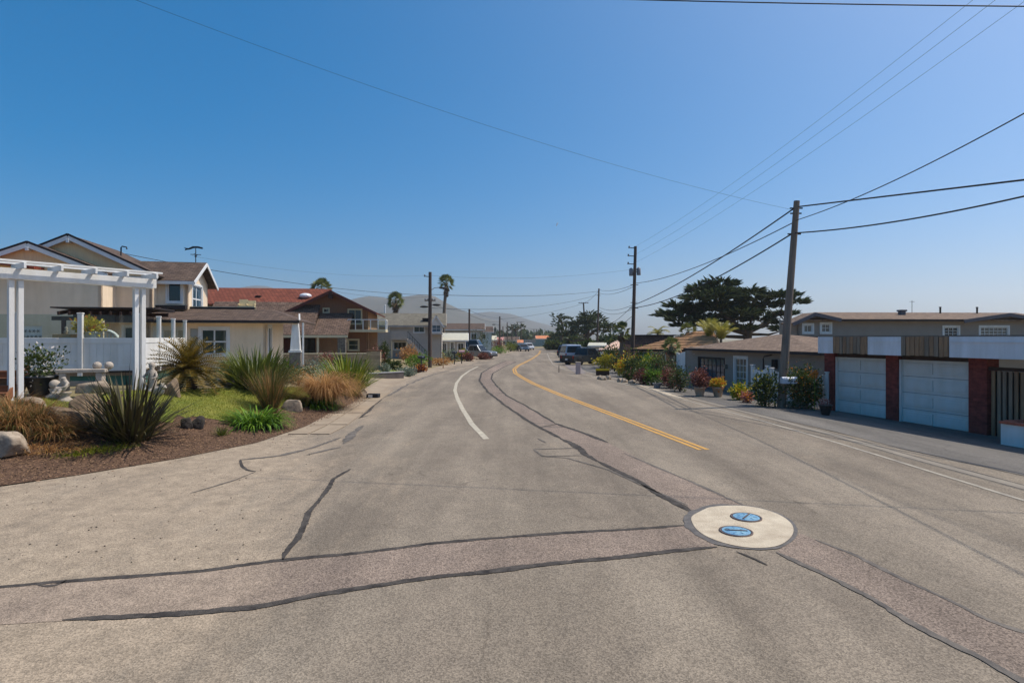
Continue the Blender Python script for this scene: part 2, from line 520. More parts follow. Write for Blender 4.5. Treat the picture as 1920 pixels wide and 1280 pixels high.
seam(seamL[:4], .11); seam(seamL[3:7], .17, m_tar); seam(seamL[6:], .12)
seam([(1290, 948), (1200, 908), (1140, 880), (1060, 858), (1010, 855)], .05, m_tar2)
seam([(1400, 950), (1300, 905), (1230, 875), (1170, 850)], .055, m_tar2, .5)
seam(seamR[3:6], .15); seam(seamR[5:], .10)
seam(dl, .075, m_tar2, .35); seam(dr[1:], .06, m_tar2, .4)
seam([(530, 1050), (540, 1033), (560, 1010), (568, 985), (578, 962), (600, 935), (620, 912), (626, 898), (656, 879)], .085, m_tar, .35)
seam([(450, 862), (455, 875), (465, 882), (480, 884)], .06); seam([(452, 862), (520, 855), (580, 840), (640, 820)], .12, m_tar2, .6)
seam([(480, 884), (440, 900), (400, 912), (355, 925)], .03, m_tar2, .5)
seam([(575, 853), (605, 846), (640, 838)], .14, m_tar2, .6); seam([(645, 832), (665, 812), (682, 798)], .16, m_tar2, .6)
seam([(672, 784), (690, 772), (700, 760), (715, 748)], .10, m_tar); seam([(715, 748), (740, 735), (762, 722), (800, 706), (850, 692), (900, 680)], .13, m_tar2, .6)
seam([(672, 784), (690, 779)], .06)
seam([(1002, 793), (1046, 795)], .10, m_tar2); seam([(1046, 795), (1012, 801)], .14, m_tar); seam([(1012, 801), (1060, 801)], .10, m_tar2)
seam([(1000, 842), (1076, 840), (1092, 842)], .07, m_tar2); seam([(1000, 842), (1018, 855), (1100, 854)], .05, m_tar2); seam([(1008, 822), (1024, 830)], .07, m_tar2)
seam([(945, 698), (970, 697)], .12, m_tar2); seam([(940, 701), (962, 703)], .12, m_tar2)
seam([(985, 697), (1020, 697), (1048, 697)], .06, m_tar2); 
seam([(70, 1098), (100, 1101), (122, 1094), (126, 1088)], .05, m_tar)
seam([(1380, 1034), (1410, 1046), (1440, 1060)], .035, m_tar)
0 and seam([(220, 1234), (420, 1237), (700, 1224), (1000, 1222), (1300, 1240), (1700, 1262)], .16, asphalt('stained_asphalt', sr(130, 121, 111), sr(144, 134, 123)), 1.0, .003)

# ---- painted lines
m_yel = M('yellow_road_paint', sr(210, 154, 66), .8, .16, 5, .2, 60, col2=sr(176, 140, 86))
m_wht = M('white_road_paint', sr(196, 186, 164), .8, .12, 5, .2, 60, col2=sr(156, 146, 130))
m_wht2 = M('worn_white_paint', sr(172, 162, 145), .8, .12, 3, .2, 60, col2=sr(138, 130, 119))
yl = fp([(1320, 843), (1180, 789), (1050, 740), (1000, 719), (978, 707), (966, 699), (964, 692), (972, 685), (985, 679), (1000, 671), (1011, 663), (1013, 657)])
def offset(pts, k):
    o = []
    for i, p in enumerate(pts):
        a = Vector(pts[max(0, i - 1)]); b = Vector(pts[min(len(pts) - 1, i + 1)])
        d = (b - a).normalized(); o.append((p[0] - d.y * k, p[1] + d.x * k))
    return o
ribbon('yellow_center_line', offset(yl, .095), .115, .006, m_yel, road, .05, taper=False)
ribbon('yellow_center_line', offset(yl, -.095), .115, .006, m_yel, road, .05, taper=False, seed=4)
ribbon('white_turn_line', fp([(912, 823), (885, 795), (868, 768), (858, 748), (853, 732), (856, 718), (866, 705), (880, 695), (896, 687)]), .17, .006, m_wht, road, .05, taper=False)
fog = [(2050, 978), (1920, 938), (1700, 870), (1560, 827), (1440, 792), (1300, 754), (1200, 727), (1120, 708), (1060, 693), (1037, 683), (1030, 672), (1026, 662)]
ribbon('white_edge_line', fp(fog), .10, .006, m_wht2, road, .12, taper=False)
gut = fp([(2050, 958), (1920, 918), (1700, 858), (1560, 817), (1440, 785), (1390, 772), (1300, 749), (1200, 722), (1100, 698), (1060, 682)])
sheet('concrete_gutter', offset(gut, .06)[::-1] + offset(gut, -.34), .004, M('gutter_concrete', sr(146, 136, 121), .9, .12, 1.6, .25, 40, col2=sr(128, 119, 108)), .5, road, label='pale concrete gutter along the right edge')
ribbon('gutter_joint', gut, .03, .011, m_tar2, road, .3)
ribbon('gutter_joint', offset(gut, -.30), .025, .011, m_tar2, road, .3, seed=8)

# ---- concrete pad with two blue access covers
def ellipse(pl, pr, pt, pb, n=48, ph=0.0):
    """plan ellipse through four picked ground points (left, right, far, near)"""
    a, b, c, d = (Vector(flat(*q)) for q in (pl, pr, pt, pb))
    cen = (a + b + c + d) / 4
    return cen, [(cen + (b - a) / 2 * cos(2 * pi * k / n) + (c - d) / 2 * sin(2 * pi * k / n)) for k in range(n)]
cen = Vector(flat(1392, 987))
padpx = [(1295, 972), (1300, 966), (1316, 958), (1330, 951), (1370, 948), (1410, 950), (1450, 960), (1478, 975), (1489, 990), (1486, 1006), (1470, 1020), (1450, 1027), (1412, 1029), (1370, 1023), (1330, 1010), (1308, 996), (1299, 984)]
def chaikin(l, n=2):
    for _ in range(n):
        o = []
        for a, b in zip(l, l[1:] + l[:1]): o += [(a[0] * .75 + b[0] * .25, a[1] * .75 + b[1] * .25), (a[0] * .25 + b[0] * .75, a[1] * .25 + b[1] * .75)]
        l = o
    return l
padpx = chaikin(padpx, 2)
pad = sheet('concrete_pad', fp(padpx), .014, m_pad, .12, road, label='rounded cream concrete pad set in the asphalt')
out = []
for i, p in enumerate(padpx):
    q = Vector(flat(*p)); d = (q - cen)
    out.append(q + d.normalized() * (.055 + .06 * sm((1400 - p[0]) / 60)) * (1 + .35 * noise.noise(Vector((i * .35, 0, 4)))))
sheet('tar_collar', out, .009, M('collar_tar', sr(82, 77, 72), .6, .3, 7, .2, 60, col2=sr(112, 105, 98)), .12, road, label='dark tar ring round the concrete pad')
m_blue = M('blue_cover_paint', sr(76, 128, 168), .6, .25, 14, .6, 40, col2=sr(128, 168, 184), spec=.5)
m_iron = M('rusty_cast_iron', sr(88, 72, 66), .6, .3, 12, .4, 60, spec=.4)
for (cx, cy, lab, bar) in ((1399, 971.5, 'blue round cover with a slanting bar, farther one on the concrete pad', R(70)), (1380, 998, 'blue round cover with a level bar, nearer one on the concrete pad', R(8))):
    c = flat(cx, cy)
    t = thing('manhole_cover', lab, 'manhole cover', (c[0], c[1], .014), R(-18))
    obj('rim', MB().lathe([(.225, 0), (.225, .012), (.195, .012), (.195, .004)], 36), m_iron, t)
    lid = obj('lid', MB().lathe([(.19, 0), (.19, .013), (.18, .016), (.001, .017)], 36), m_blue, t)
    mb = MB(); mb.box((0, 0, .021), (.30, .022, .010), bar); obj('lift_bar', mb, m_iron, t)
    mb = MB()
    for k in range(7):
        a = 2 * pi * k / 7; mb.box((.12 * cos(a), .12 * sin(a), .019), (.05, .012, .006), a)
    obj('raised_lettering', mb, m_blue, t)

# ---- right driveway, left concrete strips, mulch bed, lawn
edge = [(2300, 985), (1920, 892), (1700, 843), (1560, 808), (1390, 769), (1300, 745), (1200, 716), (1100, 696), (1072, 684)]
g = [flat(*p) for p in edge]
far = [(x + 9, y) for x, y in g[:1]] + [(17, 9), (15.2, 16), (14.2, 23), (13.6, 30), (13, 38), (12.4, 48), (9.5, 60)]
sheet('side_driveway', g + far[::-1], .008, m_drive, .6, None, label='dark asphalt parking apron in front of the garages')
rr = [(1160, 716), (1200, 722), (1240, 735), (1280, 747)]
ribbon('concrete_kerb_strip', [tuple(GP(a, b).xy) for a, b in rr], .35, .014, m_conc, None, .15)
m_walk = M('sandy_concrete', sr(164, 147, 125), .95, .14, 1.2, .4, 25, col2=sr(140, 124, 105))
cs = fp([(720, 730), (690, 752), (655, 775), (622, 797), (585, 815)]); 
for k, (a, b) in enumerate(zip(cs, cs[1:])):
    a, b = Vector(a), Vector(b); d = (b - a).normalized(); n = Vector((-d.y, d.x))
    for s in range(2):
        p0 = a + d * .06; p1 = b - d * .06
        o0, o1 = (.08 + .62 * s), (.62 + .62 * s)
        q = [p0 - n * o0 + n * .55, p1 - n * o0 + n * .55, p1 - n * o1 + n * .55, p0 - n * o1 + n * .55]
        mb = MB(); mb.prism([(v.x, v.y, .004) for v in q], (0, 0, .022))
        obj('paving_slab', mb, m_walk, road, bevel=.01, fix=True)
ld = [(690, 752), (720, 730), (770, 708), (740, 700), (700, 702), (660, 708), (655, 725), (672, 745)]
sheet('concrete_driveway', [tuple(GP(a, b).xy) for a, b in ld], .012, m_walk, .5, None, label='pale concrete driveway beside the garden')
# mulch bed and lawn
mul = [(0, 911), (150, 890), (330, 860), (480, 830), (600, 790), (655, 766), (690, 748), (668, 735), (610, 735), (540, 740), (300, 745), (160, 760), (0, 765)]
m_mulch = M('bark_mulch', sr(74, 54, 42), .95, .4, 14, 1.0, 30, col2=sr(112, 86, 66))
mulp = [GP(*p) for p in mul] + [Vector((-19.5, 14, 0)), Vector((-22, 4, 0)), Vector((interp(EL, 2.0), 2.0, 0)), Vector((interp(EL, 6.0), 6.0, 0))]
mulch = sheet('mulch_bed', [tuple(p.xy) for p in mulp], .012, m_mulch, .35, None, label='brown bark mulch bed along the lawn')
lawnpx = [(100, 795), (170, 788), (300, 792), (420, 790), (500, 778), (560, 752), (640, 738), (650, 728), (560, 727), (470, 729), (360, 731), (200, 738), (110, 745), (70, 752), (60, 775)]
m_lawn = M('lawn_soil', sr(98, 108, 40), .95, .3, 1.2, .8, 30, col2=sr(132, 128, 58))
lawnp = [GP(*p) for p in lawnpx]
lawn = sheet('lawn', [tuple(p.xy) for p in lawnp], .03, m_lawn, .35, None, label='sloping green front lawn')
def pip(q, poly):
    c = False
    for a, b in zip(poly, poly[1:] + poly[:1]):
        if (a[1] > q[1]) != (b[1] > q[1]) and q[0] < (b[0] - a[0]) * (q[1] - a[1]) / (b[1] - a[1]) + a[0]: c = not c
    return c
def scatter(poly, n, rs):
    x0, x1 = min(p[0] for p in poly), max(p[0] for p in poly); y0, y1 = min(p[1] for p in poly), max(p[1] for p in poly)
    r = []
    while len(r) < n:
        q = (rs.uniform(x0, x1), rs.uniform(y0, y1))
        if pip(q, poly): r.append(q)
    return r
rs = random.Random(5)
lp = [tuple(p.xy) for p in lawnp]; mp_ = [tuple(p.xy) for p in mulp]
mb = MB()
for x, y in scatter(lp, 26000, rs):
    z = H(x, y) + .02; h = rs.uniform(.035, .075); a = rs.uniform(0, 2 * pi); wv = .007
    lx, ly = rs.gauss(0, .02), rs.gauss(0, .02)
    mb.add([(x - wv * cos(a), y - wv * sin(a), z), (x + wv * cos(a), y + wv * sin(a), z), (x + lx, y + ly, z + h)], [(0, 1, 2)])
tag(obj('grass', mb, M('grass_blades', sr(118, 130, 40), .7, .2, .7, col2=sr(186, 176, 78), island=True, transl=.35)), 'short green grass blades of the front lawn', 'grass', kind='stuff')
mb = MB()
for x, y in scatter(mp_, 44000, rs):
    if pip((x, y), lp): continue
    k = .05 if rs.random() < .8 else .25
    x += rs.gauss(0, k); y += rs.gauss(0, k)
    z = H(x, y) + .012; l = rs.uniform(.02, .06); wd = rs.uniform(.008, .02)
    a = rs.uniform(0, pi); ti = rs.uniform(-.4, .4)
    u = Vector((cos(a), sin(a), ti)); v = Vector((-sin(a), cos(a), rs.uniform(-.3, .3))); c = Vector((x, y, z + rs.uniform(.004, .025)))
    mb.add([c - u * l / 2 - v * wd / 2, c + u * l / 2 - v * wd / 2, c + u * l / 2 + v * wd / 2, c - u * l / 2 + v * wd / 2, c + Vector((0, 0, .012))], [(0, 1, 4), (1, 2, 4), (2, 3, 4), (3, 0, 4)])
tag(obj('bark_chips', mb, M('bark_chip', sr(58, 42, 32), .95, .2, 5, col2=sr(176, 140, 108), island=True)), 'loose brown bark chips on the mulch bed', 'mulch', kind='stuff')
mb = MB()
gp = [flat(*p) for p in [(0, 1110), (500, 1045), (640, 880), (600, 800), (330, 865), (0, 915), (-80, 930)]]
for x, y in scatter(gp, 420, rs):
    r = rs.choice([.004, .005, .006, .008, .014]); mb.ico((x, y, r * .5), (r, r * rs.uniform(.7, 1.2), r * .7), 1, .3, 1, rs.randint(0, 99))
tag(obj('gravel', mb, M('loose_gravel', sr(84, 76, 68), .9, .2, 5, col2=sr(190, 172, 146), island=True)), 'scattered gravel on the sandy left driveway', 'gravel', kind='stuff')
# hills far behind the town
def hill(name, prof, d, depth, mat, label, seed):
    xs = []; mb = MB(); n = 90; k = 14
    x0, x1 = prof[0][0], prof[-1][0]
    for i in range(n + 1):
        px = x0 + (x1 - x0) * i / n
        py = interp(prof, px) 
        top = HZ + (HY - py) * d / F
        for j in range(k + 1):
            f = j / k                                   # 0 foot near, 1 crest, then a back slope
            y = d - depth * (1 - f)
            x = (px - 960) * d / F
            s = sm(f) 
            z = -4 + (top + 4) * (s * .9 + .1 * f) + 14 * (1 - f) * f * 4 * noise.noise(Vector((x * .004 + seed, f * 3, seed)))+ 5 * noise.noise(Vector((x * .012, f * 6, seed)))*f*(1-f)*4
            mb.v.append((x, y, z))
        mb.v.append(((px - 960) * d / F, d + depth, -6))
    kk = k + 2
    for i in range(n):
        for j in range(kk - 1):
            mb.f.append([i * kk + j, (i + 1) * kk + j, (i + 1) * kk + j + 1, i * kk + j + 1]); mb.sm.append(True)
    return struct(name, mb, mat, label=label)
m_hill = M('dry_hillside', sr(104, 97, 86), 1, .2, .01, .6, .05, col2=sr(78, 78, 68))
hill('hill', [(380, 640), (430, 600), (470, 566), (500, 560), (560, 590), (600, 585), (640, 572), (670, 560), (690, 555), (715, 557), (740, 561), (770, 555), (795, 552), (815, 555), (835, 567), (860, 579), (900, 594), (950, 606), (1000, 616), (1060, 626), (1120, 636)], 1400, 500, m_hill, 'nearer dry brown hill behind the town', 1.5)
hill('hill', [(300, 600), (400, 560), (450, 541), (480, 535), (505, 537), (560, 560), (660, 590), (760, 580), (860, 590), (920, 584), (960, 589), (1000, 602), (1050, 615), (1120, 628), (1250, 636)], 2200, 600, m_hill, 'farther pale hill fading into the haze', 7.5)
# ================================================================ BUILDING HELPERS
class Frame:
    """local frame of a building: u to the right along its front, v into the building, z up from z0"""
    def __init__(s, px, d, deg, z0):
        s.o = Vector(((px - 960) * d / F, d)); s.th = R(deg); s.z0 = z0
        s.u = Vector((cos(s.th), sin(s.th))); s.v = Vector((-sin(s.th), cos(s.th)))
    def root(s, name, label, cat, group=None):
        s.e = thing(name, label, cat, (s.o.x, s.o.y, s.z0), s.th, group); return s.e
    def fv(s, px, py, v=0.0):            # picked pixel on the plane v = const -> (u, z)
        D = Vector(((px - 960) / F, 1)); t = (v + s.o.dot(s.v)) / D.dot(s.v)
        return (D * t - s.o).dot(s.u), HZ + (HY - py) / F * t - s.z0
    def fu(s, px, py, u=0.0):            # picked pixel on the plane u = const -> (v, z)
        D = Vector(((px - 960) / F, 1)); t = (u + s.o.dot(s.u)) / D.dot(s.u)
        return (D * t - s.o).dot(s.v), HZ + (HY - py) / F * t - s.z0
    def rect(s, x0, y0, x1, y1, v=0.0):  # pixel rectangle -> (u0, u1, z0, z1)
        a = s.fv(x0, y1, v); b = s.fv(x1, y0, v); c = s.fv(x0, y0, v); d = s.fv(x1, y1, v)
        return (a[0], b[0], (a[1] + d[1]) / 2, (b[1] + c[1]) / 2)
    def side(s, x0, y0, x1, y1, u=0.0):
        a = s.fu(x0, y1, u); b = s.fu(x1, y0, u); c = s.fu(x0, y0, u); d = s.fu(x1, y1, u)
        return (a[0], b[0], (a[1] + d[1]) / 2, (b[1] + c[1]) / 2)
    def w(s, u, v, z=0.0):
        p = s.o + s.u * u + s.v * v; return Vector((p.x, p.y, s.z0 + z))
FRONT = (Vector((1, 0, 0)), Vector((0, -1, 0)))
RIGHT = (Vector((0, 1, 0)), Vector((1, 0, 0)))
LEFT = (Vector((0, -1, 0)), Vector((-1, 0, 0)))
BACK = (Vector((-1, 0, 0)), Vector((0, 1, 0)))
def wall(parent, mat, org, face, a0, a1, z0, z1, holes=(), depth=.14, top=None, name='wall'):
    """wall sheet with real recessed openings; org fixes the plane, a runs along the face direction.
       top: optional list of (a, z) giving a gable outline above z1"""
    ud, n = face; org = Vector(org)
    P = lambda a, z, k=0.0: org + ud * a + Vector((0, 0, z)) - n * k
    A = sorted({a0, a1, *[h[0] for h in holes], *[h[1] for h in holes]}); A = [a for a in A if a0 - 1e-6 <= a <= a1 + 1e-6]
    Z = sorted({z0, z1, *[h[2] for h in holes], *[h[3] for h in holes]}); Z = [z for z in Z if z0 - 1e-6 <= z <= z1 + 1e-6]
    mb = MB()
    for p, q in zip(A, A[1:]):
        for r, t in zip(Z, Z[1:]):
            ca, cz = (p + q) / 2, (r + t) / 2
            if any(h[0] < ca < h[1] and h[2] < cz < h[3] for h in holes): continue
            mb.add([P(p, r), P(q, r), P(q, t), P(p, t)], [(0, 1, 2, 3)])
    for h in holes:
        p, q, r, t = h[:4]
        for a, b in (((p, r), (p, t)), ((p, t), (q, t)), ((q, t), (q, r)), ((q, r), (p, r))):
            mb.add([P(*a), P(*b), P(*b, depth), P(*a, depth)], [(0, 1, 2, 3)])
    if top:
        g = [P(a0, z1)] + [P(a, z) for a, z in top[::-1]][::-1] + [P(a1, z1)]
        mb.add(g, [tuple(range(len(g)))[::-1]])
    for a in (a0, a1):
        mb.add([P(a, z0), P(a, z1), P(a, z1, depth), P(a, z0, depth)], [(0, 1, 2, 3)])
    mb.add([P(a0, z1), P(a1, z1), P(a1, z1, depth), P(a0, z1, depth)], [(0, 1, 2, 3)])
    return obj(name, mb, mat, parent)
def window(parent, org, face, h, m_fr, m_gl, nx=1, nz=1, fw=.06, trim=.09, bar=.035, name='window', sill=True, inset=.07):
    """frame with trim proud of the wall, mullions and one object per pane set back in the opening"""
    ud, n = face; org = Vector(org); p, q, r, t = h[:4]
    P = lambda a, z, k=0.0: org + ud * a + Vector((0, 0, z)) + n * k
    mb = MB(); up = n
    def b(a0, z0, a1, z1, k0, k1):
        mb.prism([P(a0, z0, k0), P(a1, z0, k0), P(a1, z1, k0), P(a0, z1, k0)], n * (k1 - k0))
    if trim > 0:
        b(p - trim, r - trim, p, t + trim, -.02, .025); b(q, r - trim, q + trim, t + trim, -.02, .025)
        b(p, t, q, t + trim, -.02, .028); b(p, r - trim, q, r, -.02, .032 + (.03 if sill else 0))
    b(p, r, p + fw, t, -inset - .03, -.012); b(q - fw, r, q, t, -inset - .03, -.012)
    b(p + fw, t - fw, q - fw, t, -inset - .03, -.014); b(p + fw, r, q - fw, r + fw, -inset - .03, -.014)
    iw, ih = (q - p - 2 * fw), (t - r - 2 * fw)
    for i in range(1, nx):
        a = p + fw + iw * i / nx; b(a - bar / 2, r + fw, a + bar / 2, t - fw, -inset - .02, -inset + .022)
    for j in range(1, nz):
        z = r + fw + ih * j / nz; b(p + fw, z - bar / 2, q - fw, z + bar / 2, -inset - .018, -inset + .02)
    w_ = obj(name, mb, m_fr, parent, fix=True)
    for i in range(nx):
        for j in range(nz):
            a = p + fw + iw * i / nx; c = p + fw + iw * (i + 1) / nx; z = r + fw + ih * j / nz; y = r + fw + ih * (j + 1) / nz
            g = MB(); g.add([P(a, z, -inset), P(c, z, -inset), P(c, y, -inset), P(a, y, -inset)], [(0, 1, 2, 3)])
            o = obj('pane', g, m_gl, w_)
    return w_
def slab(parent, name, pts, th, mat, uvdir=None):
    """roof plane: polygon (counter-clockwise from above) with thickness below it; uv along eave / up the slope"""
    pts = [Vector(p) for p in pts]
    n = (pts[1] - pts[0]).cross(pts[2] - pts[0]).normalized()
    if n.z < 0: pts = pts[::-1]; n = -n
    mb = MB(); mb.prism([p - n * th for p in pts], n * th)
    me = mb.mesh(name); fixn(me)
    e = Vector((-n.y, n.x, 0)); e = e.normalized() if e.length > 1e-4 else Vector((1, 0, 0))
    uv_planar(me, e, n.cross(e))
    return obj(name, me, mat, parent)
def board(parent, name, p0, p1, wd, ht, mat, up=(0, 0, 1)):
    return obj(name, MB().bar(p0, p1, wd, ht, up), mat, parent)
def gable_roof(parent, u0, u1, v0, v1, ze, zr, along, m_roof, m_trim, oh=.35, th=.10, bh=.16):
    """two roof planes over the box; along='v' ridge runs into depth, along='u' ridge runs left-right"""
    if along == 'v':
        c = (u0 + u1) / 2; k = (zr - ze) / (c - u0); zo = ze - k * oh
        a = [(u0 - oh, v0 - oh, zo), (c, v0 - oh, zr), (c, v1 + oh, zr), (u0 - oh, v1 + oh, zo)]
        b = [(c, v0 - oh, zr), (u1 + oh, v0 - oh, zo), (u1 + oh, v1 + oh, zo), (c, v1 + oh, zr)]
        ends = [((u0 - oh, v0 - oh - .02, zo), (c, v0 - oh - .02, zr)), ((c, v0 - oh - .02, zr), (u1 + oh, v0 - oh - .02, zo))]
        up = (0, -1, 0)
    else:
        c = (v0 + v1) / 2; k = (zr - ze) / (c - v0); zo = ze - k * oh
        a = [(u0 - oh, v0 - oh, zo), (u1 + oh, v0 - oh, zo), (u1 + oh, c, zr), (u0 - oh, c, zr)]
        b = [(u0 - oh, c, zr), (u1 + oh, c, zr), (u1 + oh, v1 + oh, zo), (u0 - oh, v1 + oh, zo)]
        ends = []
        for uu in (u0 - oh - .02, u1 + oh + .02):
            ends += [((uu, v0 - oh, zo), (uu, c, zr)), ((uu, c, zr), (uu, v1 + oh, zo))]
        ends += [((u0 - oh, v0 - oh - .02, zo), (u1 + oh, v0 - oh - .02, zo))]
    r = slab(parent, 'roof', a, th, m_roof); slab(parent, 'roof', b, th, m_roof)
    for p, q in ends:
        p, q = Vector(p) - Vector((0, 0, th * .6 + bh * .3)), Vector(q) - Vector((0, 0, th * .6 + bh * .3))
        if m_trim: board(parent, 'fascia_board', p, q, .04, bh, m_trim)
    return r
def pipe(parent, c, r, h, mat, name='vent_pipe', cap=True):
    mb = MB().lathe([(r, -.4), (r, h)], 10, c)
    if cap: mb.lathe([(r * 1.5, h), (r * 1.6, h + r * .5), (r * .5, h + r)], 10, c)
    return obj(name, mb, mat, parent)

m_white = M('white_paint', sr(226, 224, 220), .55, .05, 1.5, .08, 20, streak=.10)
m_wtrim = M('white_trim', sr(220, 220, 218), .6, .05, 2)
m_glass = glass_mat('window_glass', sr(28, 34, 36), .04, .8)
m_glassg = glass_mat('greenish_window_glass', sr(44, 58, 48), .05, .7)
m_glassb = glass_mat('bluish_window_glass', sr(58, 84, 100), .05, .8)
m_curt = M('curtained_glass', sr(150, 142, 128), .12, .35, 3, spec=.7, col2=sr(74, 70, 66), stretch=(6, 6, 1))
m_dark = M('dark_opening', sr(30, 27, 25), .8, .3, 2)
# ================================================================ LEFT: BEIGE TWO STOREY HOUSE
m_stucco = M('beige_stucco', sr(238, 216, 188), .9, .06, 1.3, .35, 60, streak=.08)
m_siding = M('beige_board_siding', sr(252, 214, 164), .85, .08, 2, .4, 8, stretch=(9, 9, .6))
m_shingle = M('brown_shingle', sr(118, 98, 84), .95, .22, 3, .9, 40, brick=(.30, .14, .012, .35), col2=sr(86, 72, 64))
m_flash = M('dark_roof_edge', sr(52, 44, 42), .7, .15)
fr = Frame(352, 30, 12, 1.15)
hb = fr.root('beige_house', 'beige two storey house with brown shingle roofs and white trimmed gables', 'house')
z_e = fr.fv(352, 519)[1]; z_low = 2.45
# upper wing (front wall v=0)
uL = fr.fv(181, 560)[0]
w_small = fr.rect(207, 520, 229, 566); w_big = fr.rect(314, 530, 340, 566)
wall(hb, m_stucco, (0, 0, 0), FRONT, uL - 1, 0, 0, z_e, [w_small, w_big])
window(hb, (0, 0, 0), FRONT, w_small, m_wtrim, m_glass); window(hb, (0, 0, 0), FRONT, w_big, m_wtrim, m_glass)
DW = 3.4                                     # depth of the right gable end
zr_c = z_e + .95
wr = (.75, 2.35, z_e - 1.75, z_e - .35)
wall(hb, m_stucco, (0, 0, 0), RIGHT, 0, DW, 0, z_e, [wr], top=[(0, z_e), (DW / 2, zr_c), (DW, z_e)])
window(hb, (0, 0, 0), RIGHT, wr, m_wtrim, m_glassb, 2, 2, trim=.12, bar=.07)
wall(hb, m_stucco, (0, DW, 0), BACK, 0, -(uL - 9), 0, z_e)
gable_roof(hb, uL - 1, 0, 0, DW, z_e, zr_c, 'u', m_shingle, m_wtrim, .42)
# middle gable A, nearer gable B
def gable_front(v, pk, er, m_w, holes=(), zl=0.0, base=0.0, depth=6.0, ul=None):
    up, zp = fr.fv(*pk, v); ue, ze = fr.fv(*er, v)
    half = ue - up; ul = up - half
    oh = .35; k = (zp - ze) / half
    zb = ze + k * oh
    wall(hb, m_stucco, (0, v, 0), FRONT, ul + oh, ue - oh, base, zb - .02, holes)
    mb = MB(); mb.add([(ul + oh, v - .012, zb - .25), (ue - oh, v - .012, zb - .25), (ue - oh, v - .012, zb), (up, v - .012, zp - .02), (ul + oh, v - .012, zb)], [(0, 1, 2, 3, 4)])
    obj('gable_siding', mb, m_siding, hb)
    board(hb, 'trim_board', (ul + oh, v - .02, zb - .26), (ue - oh, v - .02, zb - .26), .03, .08, m_wtrim)
    for s, (a, b) in enumerate((((ul, ze), (up, zp)), ((up, zp), (ue, ze)))):
        slab(hb, 'roof', [(a[0], v - .26, a[1]), (b[0], v - .26, b[1]), (b[0], v + depth, b[1]), (a[0], v + depth, a[1])], .10, m_shingle)
        board(hb, 'fascia_board', (a[0], v - .29, a[1] - .15), (b[0], v - .29, b[1] - .15), .05, .2, m_wtrim)
        board(hb, 'roof_edge', (a[0], v - .28, a[1] + .0), (b[0], v - .28, b[1] + .0), .10, .09, m_flash)
    for a in ((up, zp - .32), (ue - .22, ze - .22), (ul + .22, ze - .22)):
        obj('purlin_end', MB().box((a[0], v - .20, a[1]), (.13, .3, .17)), m_wtrim, hb, bevel=.01)
    return ul + oh, ue - oh, zb
a0, a1, zbA = gable_front(-.7, (133, 441), (300, 517), m_siding, depth=5)
wall(hb, m_stucco, (a1, -.7, 0), RIGHT, 0, .7, 2.4, zbA)
gd = fr.rect(38, 610, 79, 640, -2.2)
b0, b1, zbB = gable_front(-2.2, (58, 455), (206, 512), m_siding, depth=5, holes=[gd])
wall(hb, m_stucco, (b1, -2.2, 0), RIGHT, 0, 2.2, 0, zbB)
obj('white_screen', MB().box(((gd[0] + gd[1]) / 2, -2.12, (gd[2] + gd[3]) / 2), (gd[1] - gd[0], .05, gd[3] - gd[2])), m_white, hb)
mb = MB()
for i in range(9):
    cx = gd[0] + (gd[1] - gd[0]) * (.12 + .095 * i); cz = gd[2] + (gd[3] - gd[2]) * (.3 + .35 * (i % 2))
    for k in range(5):
        a = 2 * pi * k / 5 + i; mb.bar((cx, -2.15, cz), (cx + .07 * cos(a), -2.15, cz + .07 * sin(a)), .02, .03, (0, 1, 0))
obj('starfish_cutouts', mb, M('starfish_grey', sr(120, 116, 110), .8), hb)
# red roof piece in front of gable B
m_red = M('red_tile', sr(170, 84, 62), .9, .18, 3, .8, 30, brick=(.28, .30, .02, .4), col2=sr(140, 70, 54))
c1 = fr.fv(-60, 470, -3.1); c2 = fr.fv(64, 500, -3.1)
slab(hb, 'porch_roof', [(c1[0] - 3, -3.1, c1[1]), (c2[0], -3.1, c2[1]), (c2[0], -2.3, c2[1] + .05), (c1[0] - 3, -2.3, c1[1] + .35)], .10, m_red)
# lower storey
vL = -1.3
uR, _ = fr.fv(499, 640, vL)
ze2 = fr.fv(408, 600, vL - .5)[1]
win = fr.rect(377, 617, 426, 664, vL); dr = fr.rect(356, 616, 371, 672, vL)
dr = (dr[0], dr[1], .1, dr[3])
lw = [fr.rect(291, 614, 302, 650, vL), fr.rect(232, 612, 250, 655, vL)]
wall(hb, m_stucco, (0, vL, 0), FRONT, fr.fv(182, 600, vL)[0], uR, 0, ze2, [win, dr] + lw)
window(hb, (0, vL, 0), FRONT, win, m_wtrim, m_glassg, 2, 2, trim=.13, bar=.07)
for h in lw: window(hb, (0, vL, 0), FRONT, h, m_wtrim, m_glassg)
obj('door', MB().box(((dr[0] + dr[1]) / 2, vL + .10, (dr[2] + dr[3]) / 2), (dr[1] - dr[0], .05, dr[3] - dr[2])), M('pale_door', sr(168, 172, 170), .5, .05), hb, bevel=.01)
sw = (.5, 1.35, .5, 2.1); sw2 = (.12, .36, .5, 2.1)
wall(hb, m_stucco, (uR, vL, 0), RIGHT, 0, 5, 0, ze2, [sw])
window(hb, (uR, vL, 0), RIGHT, sw, m_white, m_glassb, 2, 1, trim=.14)
uE, _ = fr.fv(561, 603, vL - .5)
u_a = fr.fv(182, 600, vL)[0]
slab(hb, 'lower_roof', [(u_a, vL - .5, ze2), (uE, vL - .5, ze2), (uE - 1.6, .2, ze2 + .62), (u_a, .2, ze2 + .62)], .12, m_shingle)
slab(hb, 'lower_roof', [(uE, vL - .5, ze2), (uE, 5.5, ze2), (uE - 1.6, 4, ze2 + .62), (uE - 1.6, .2, ze2 + .62)], .12, m_shingle)
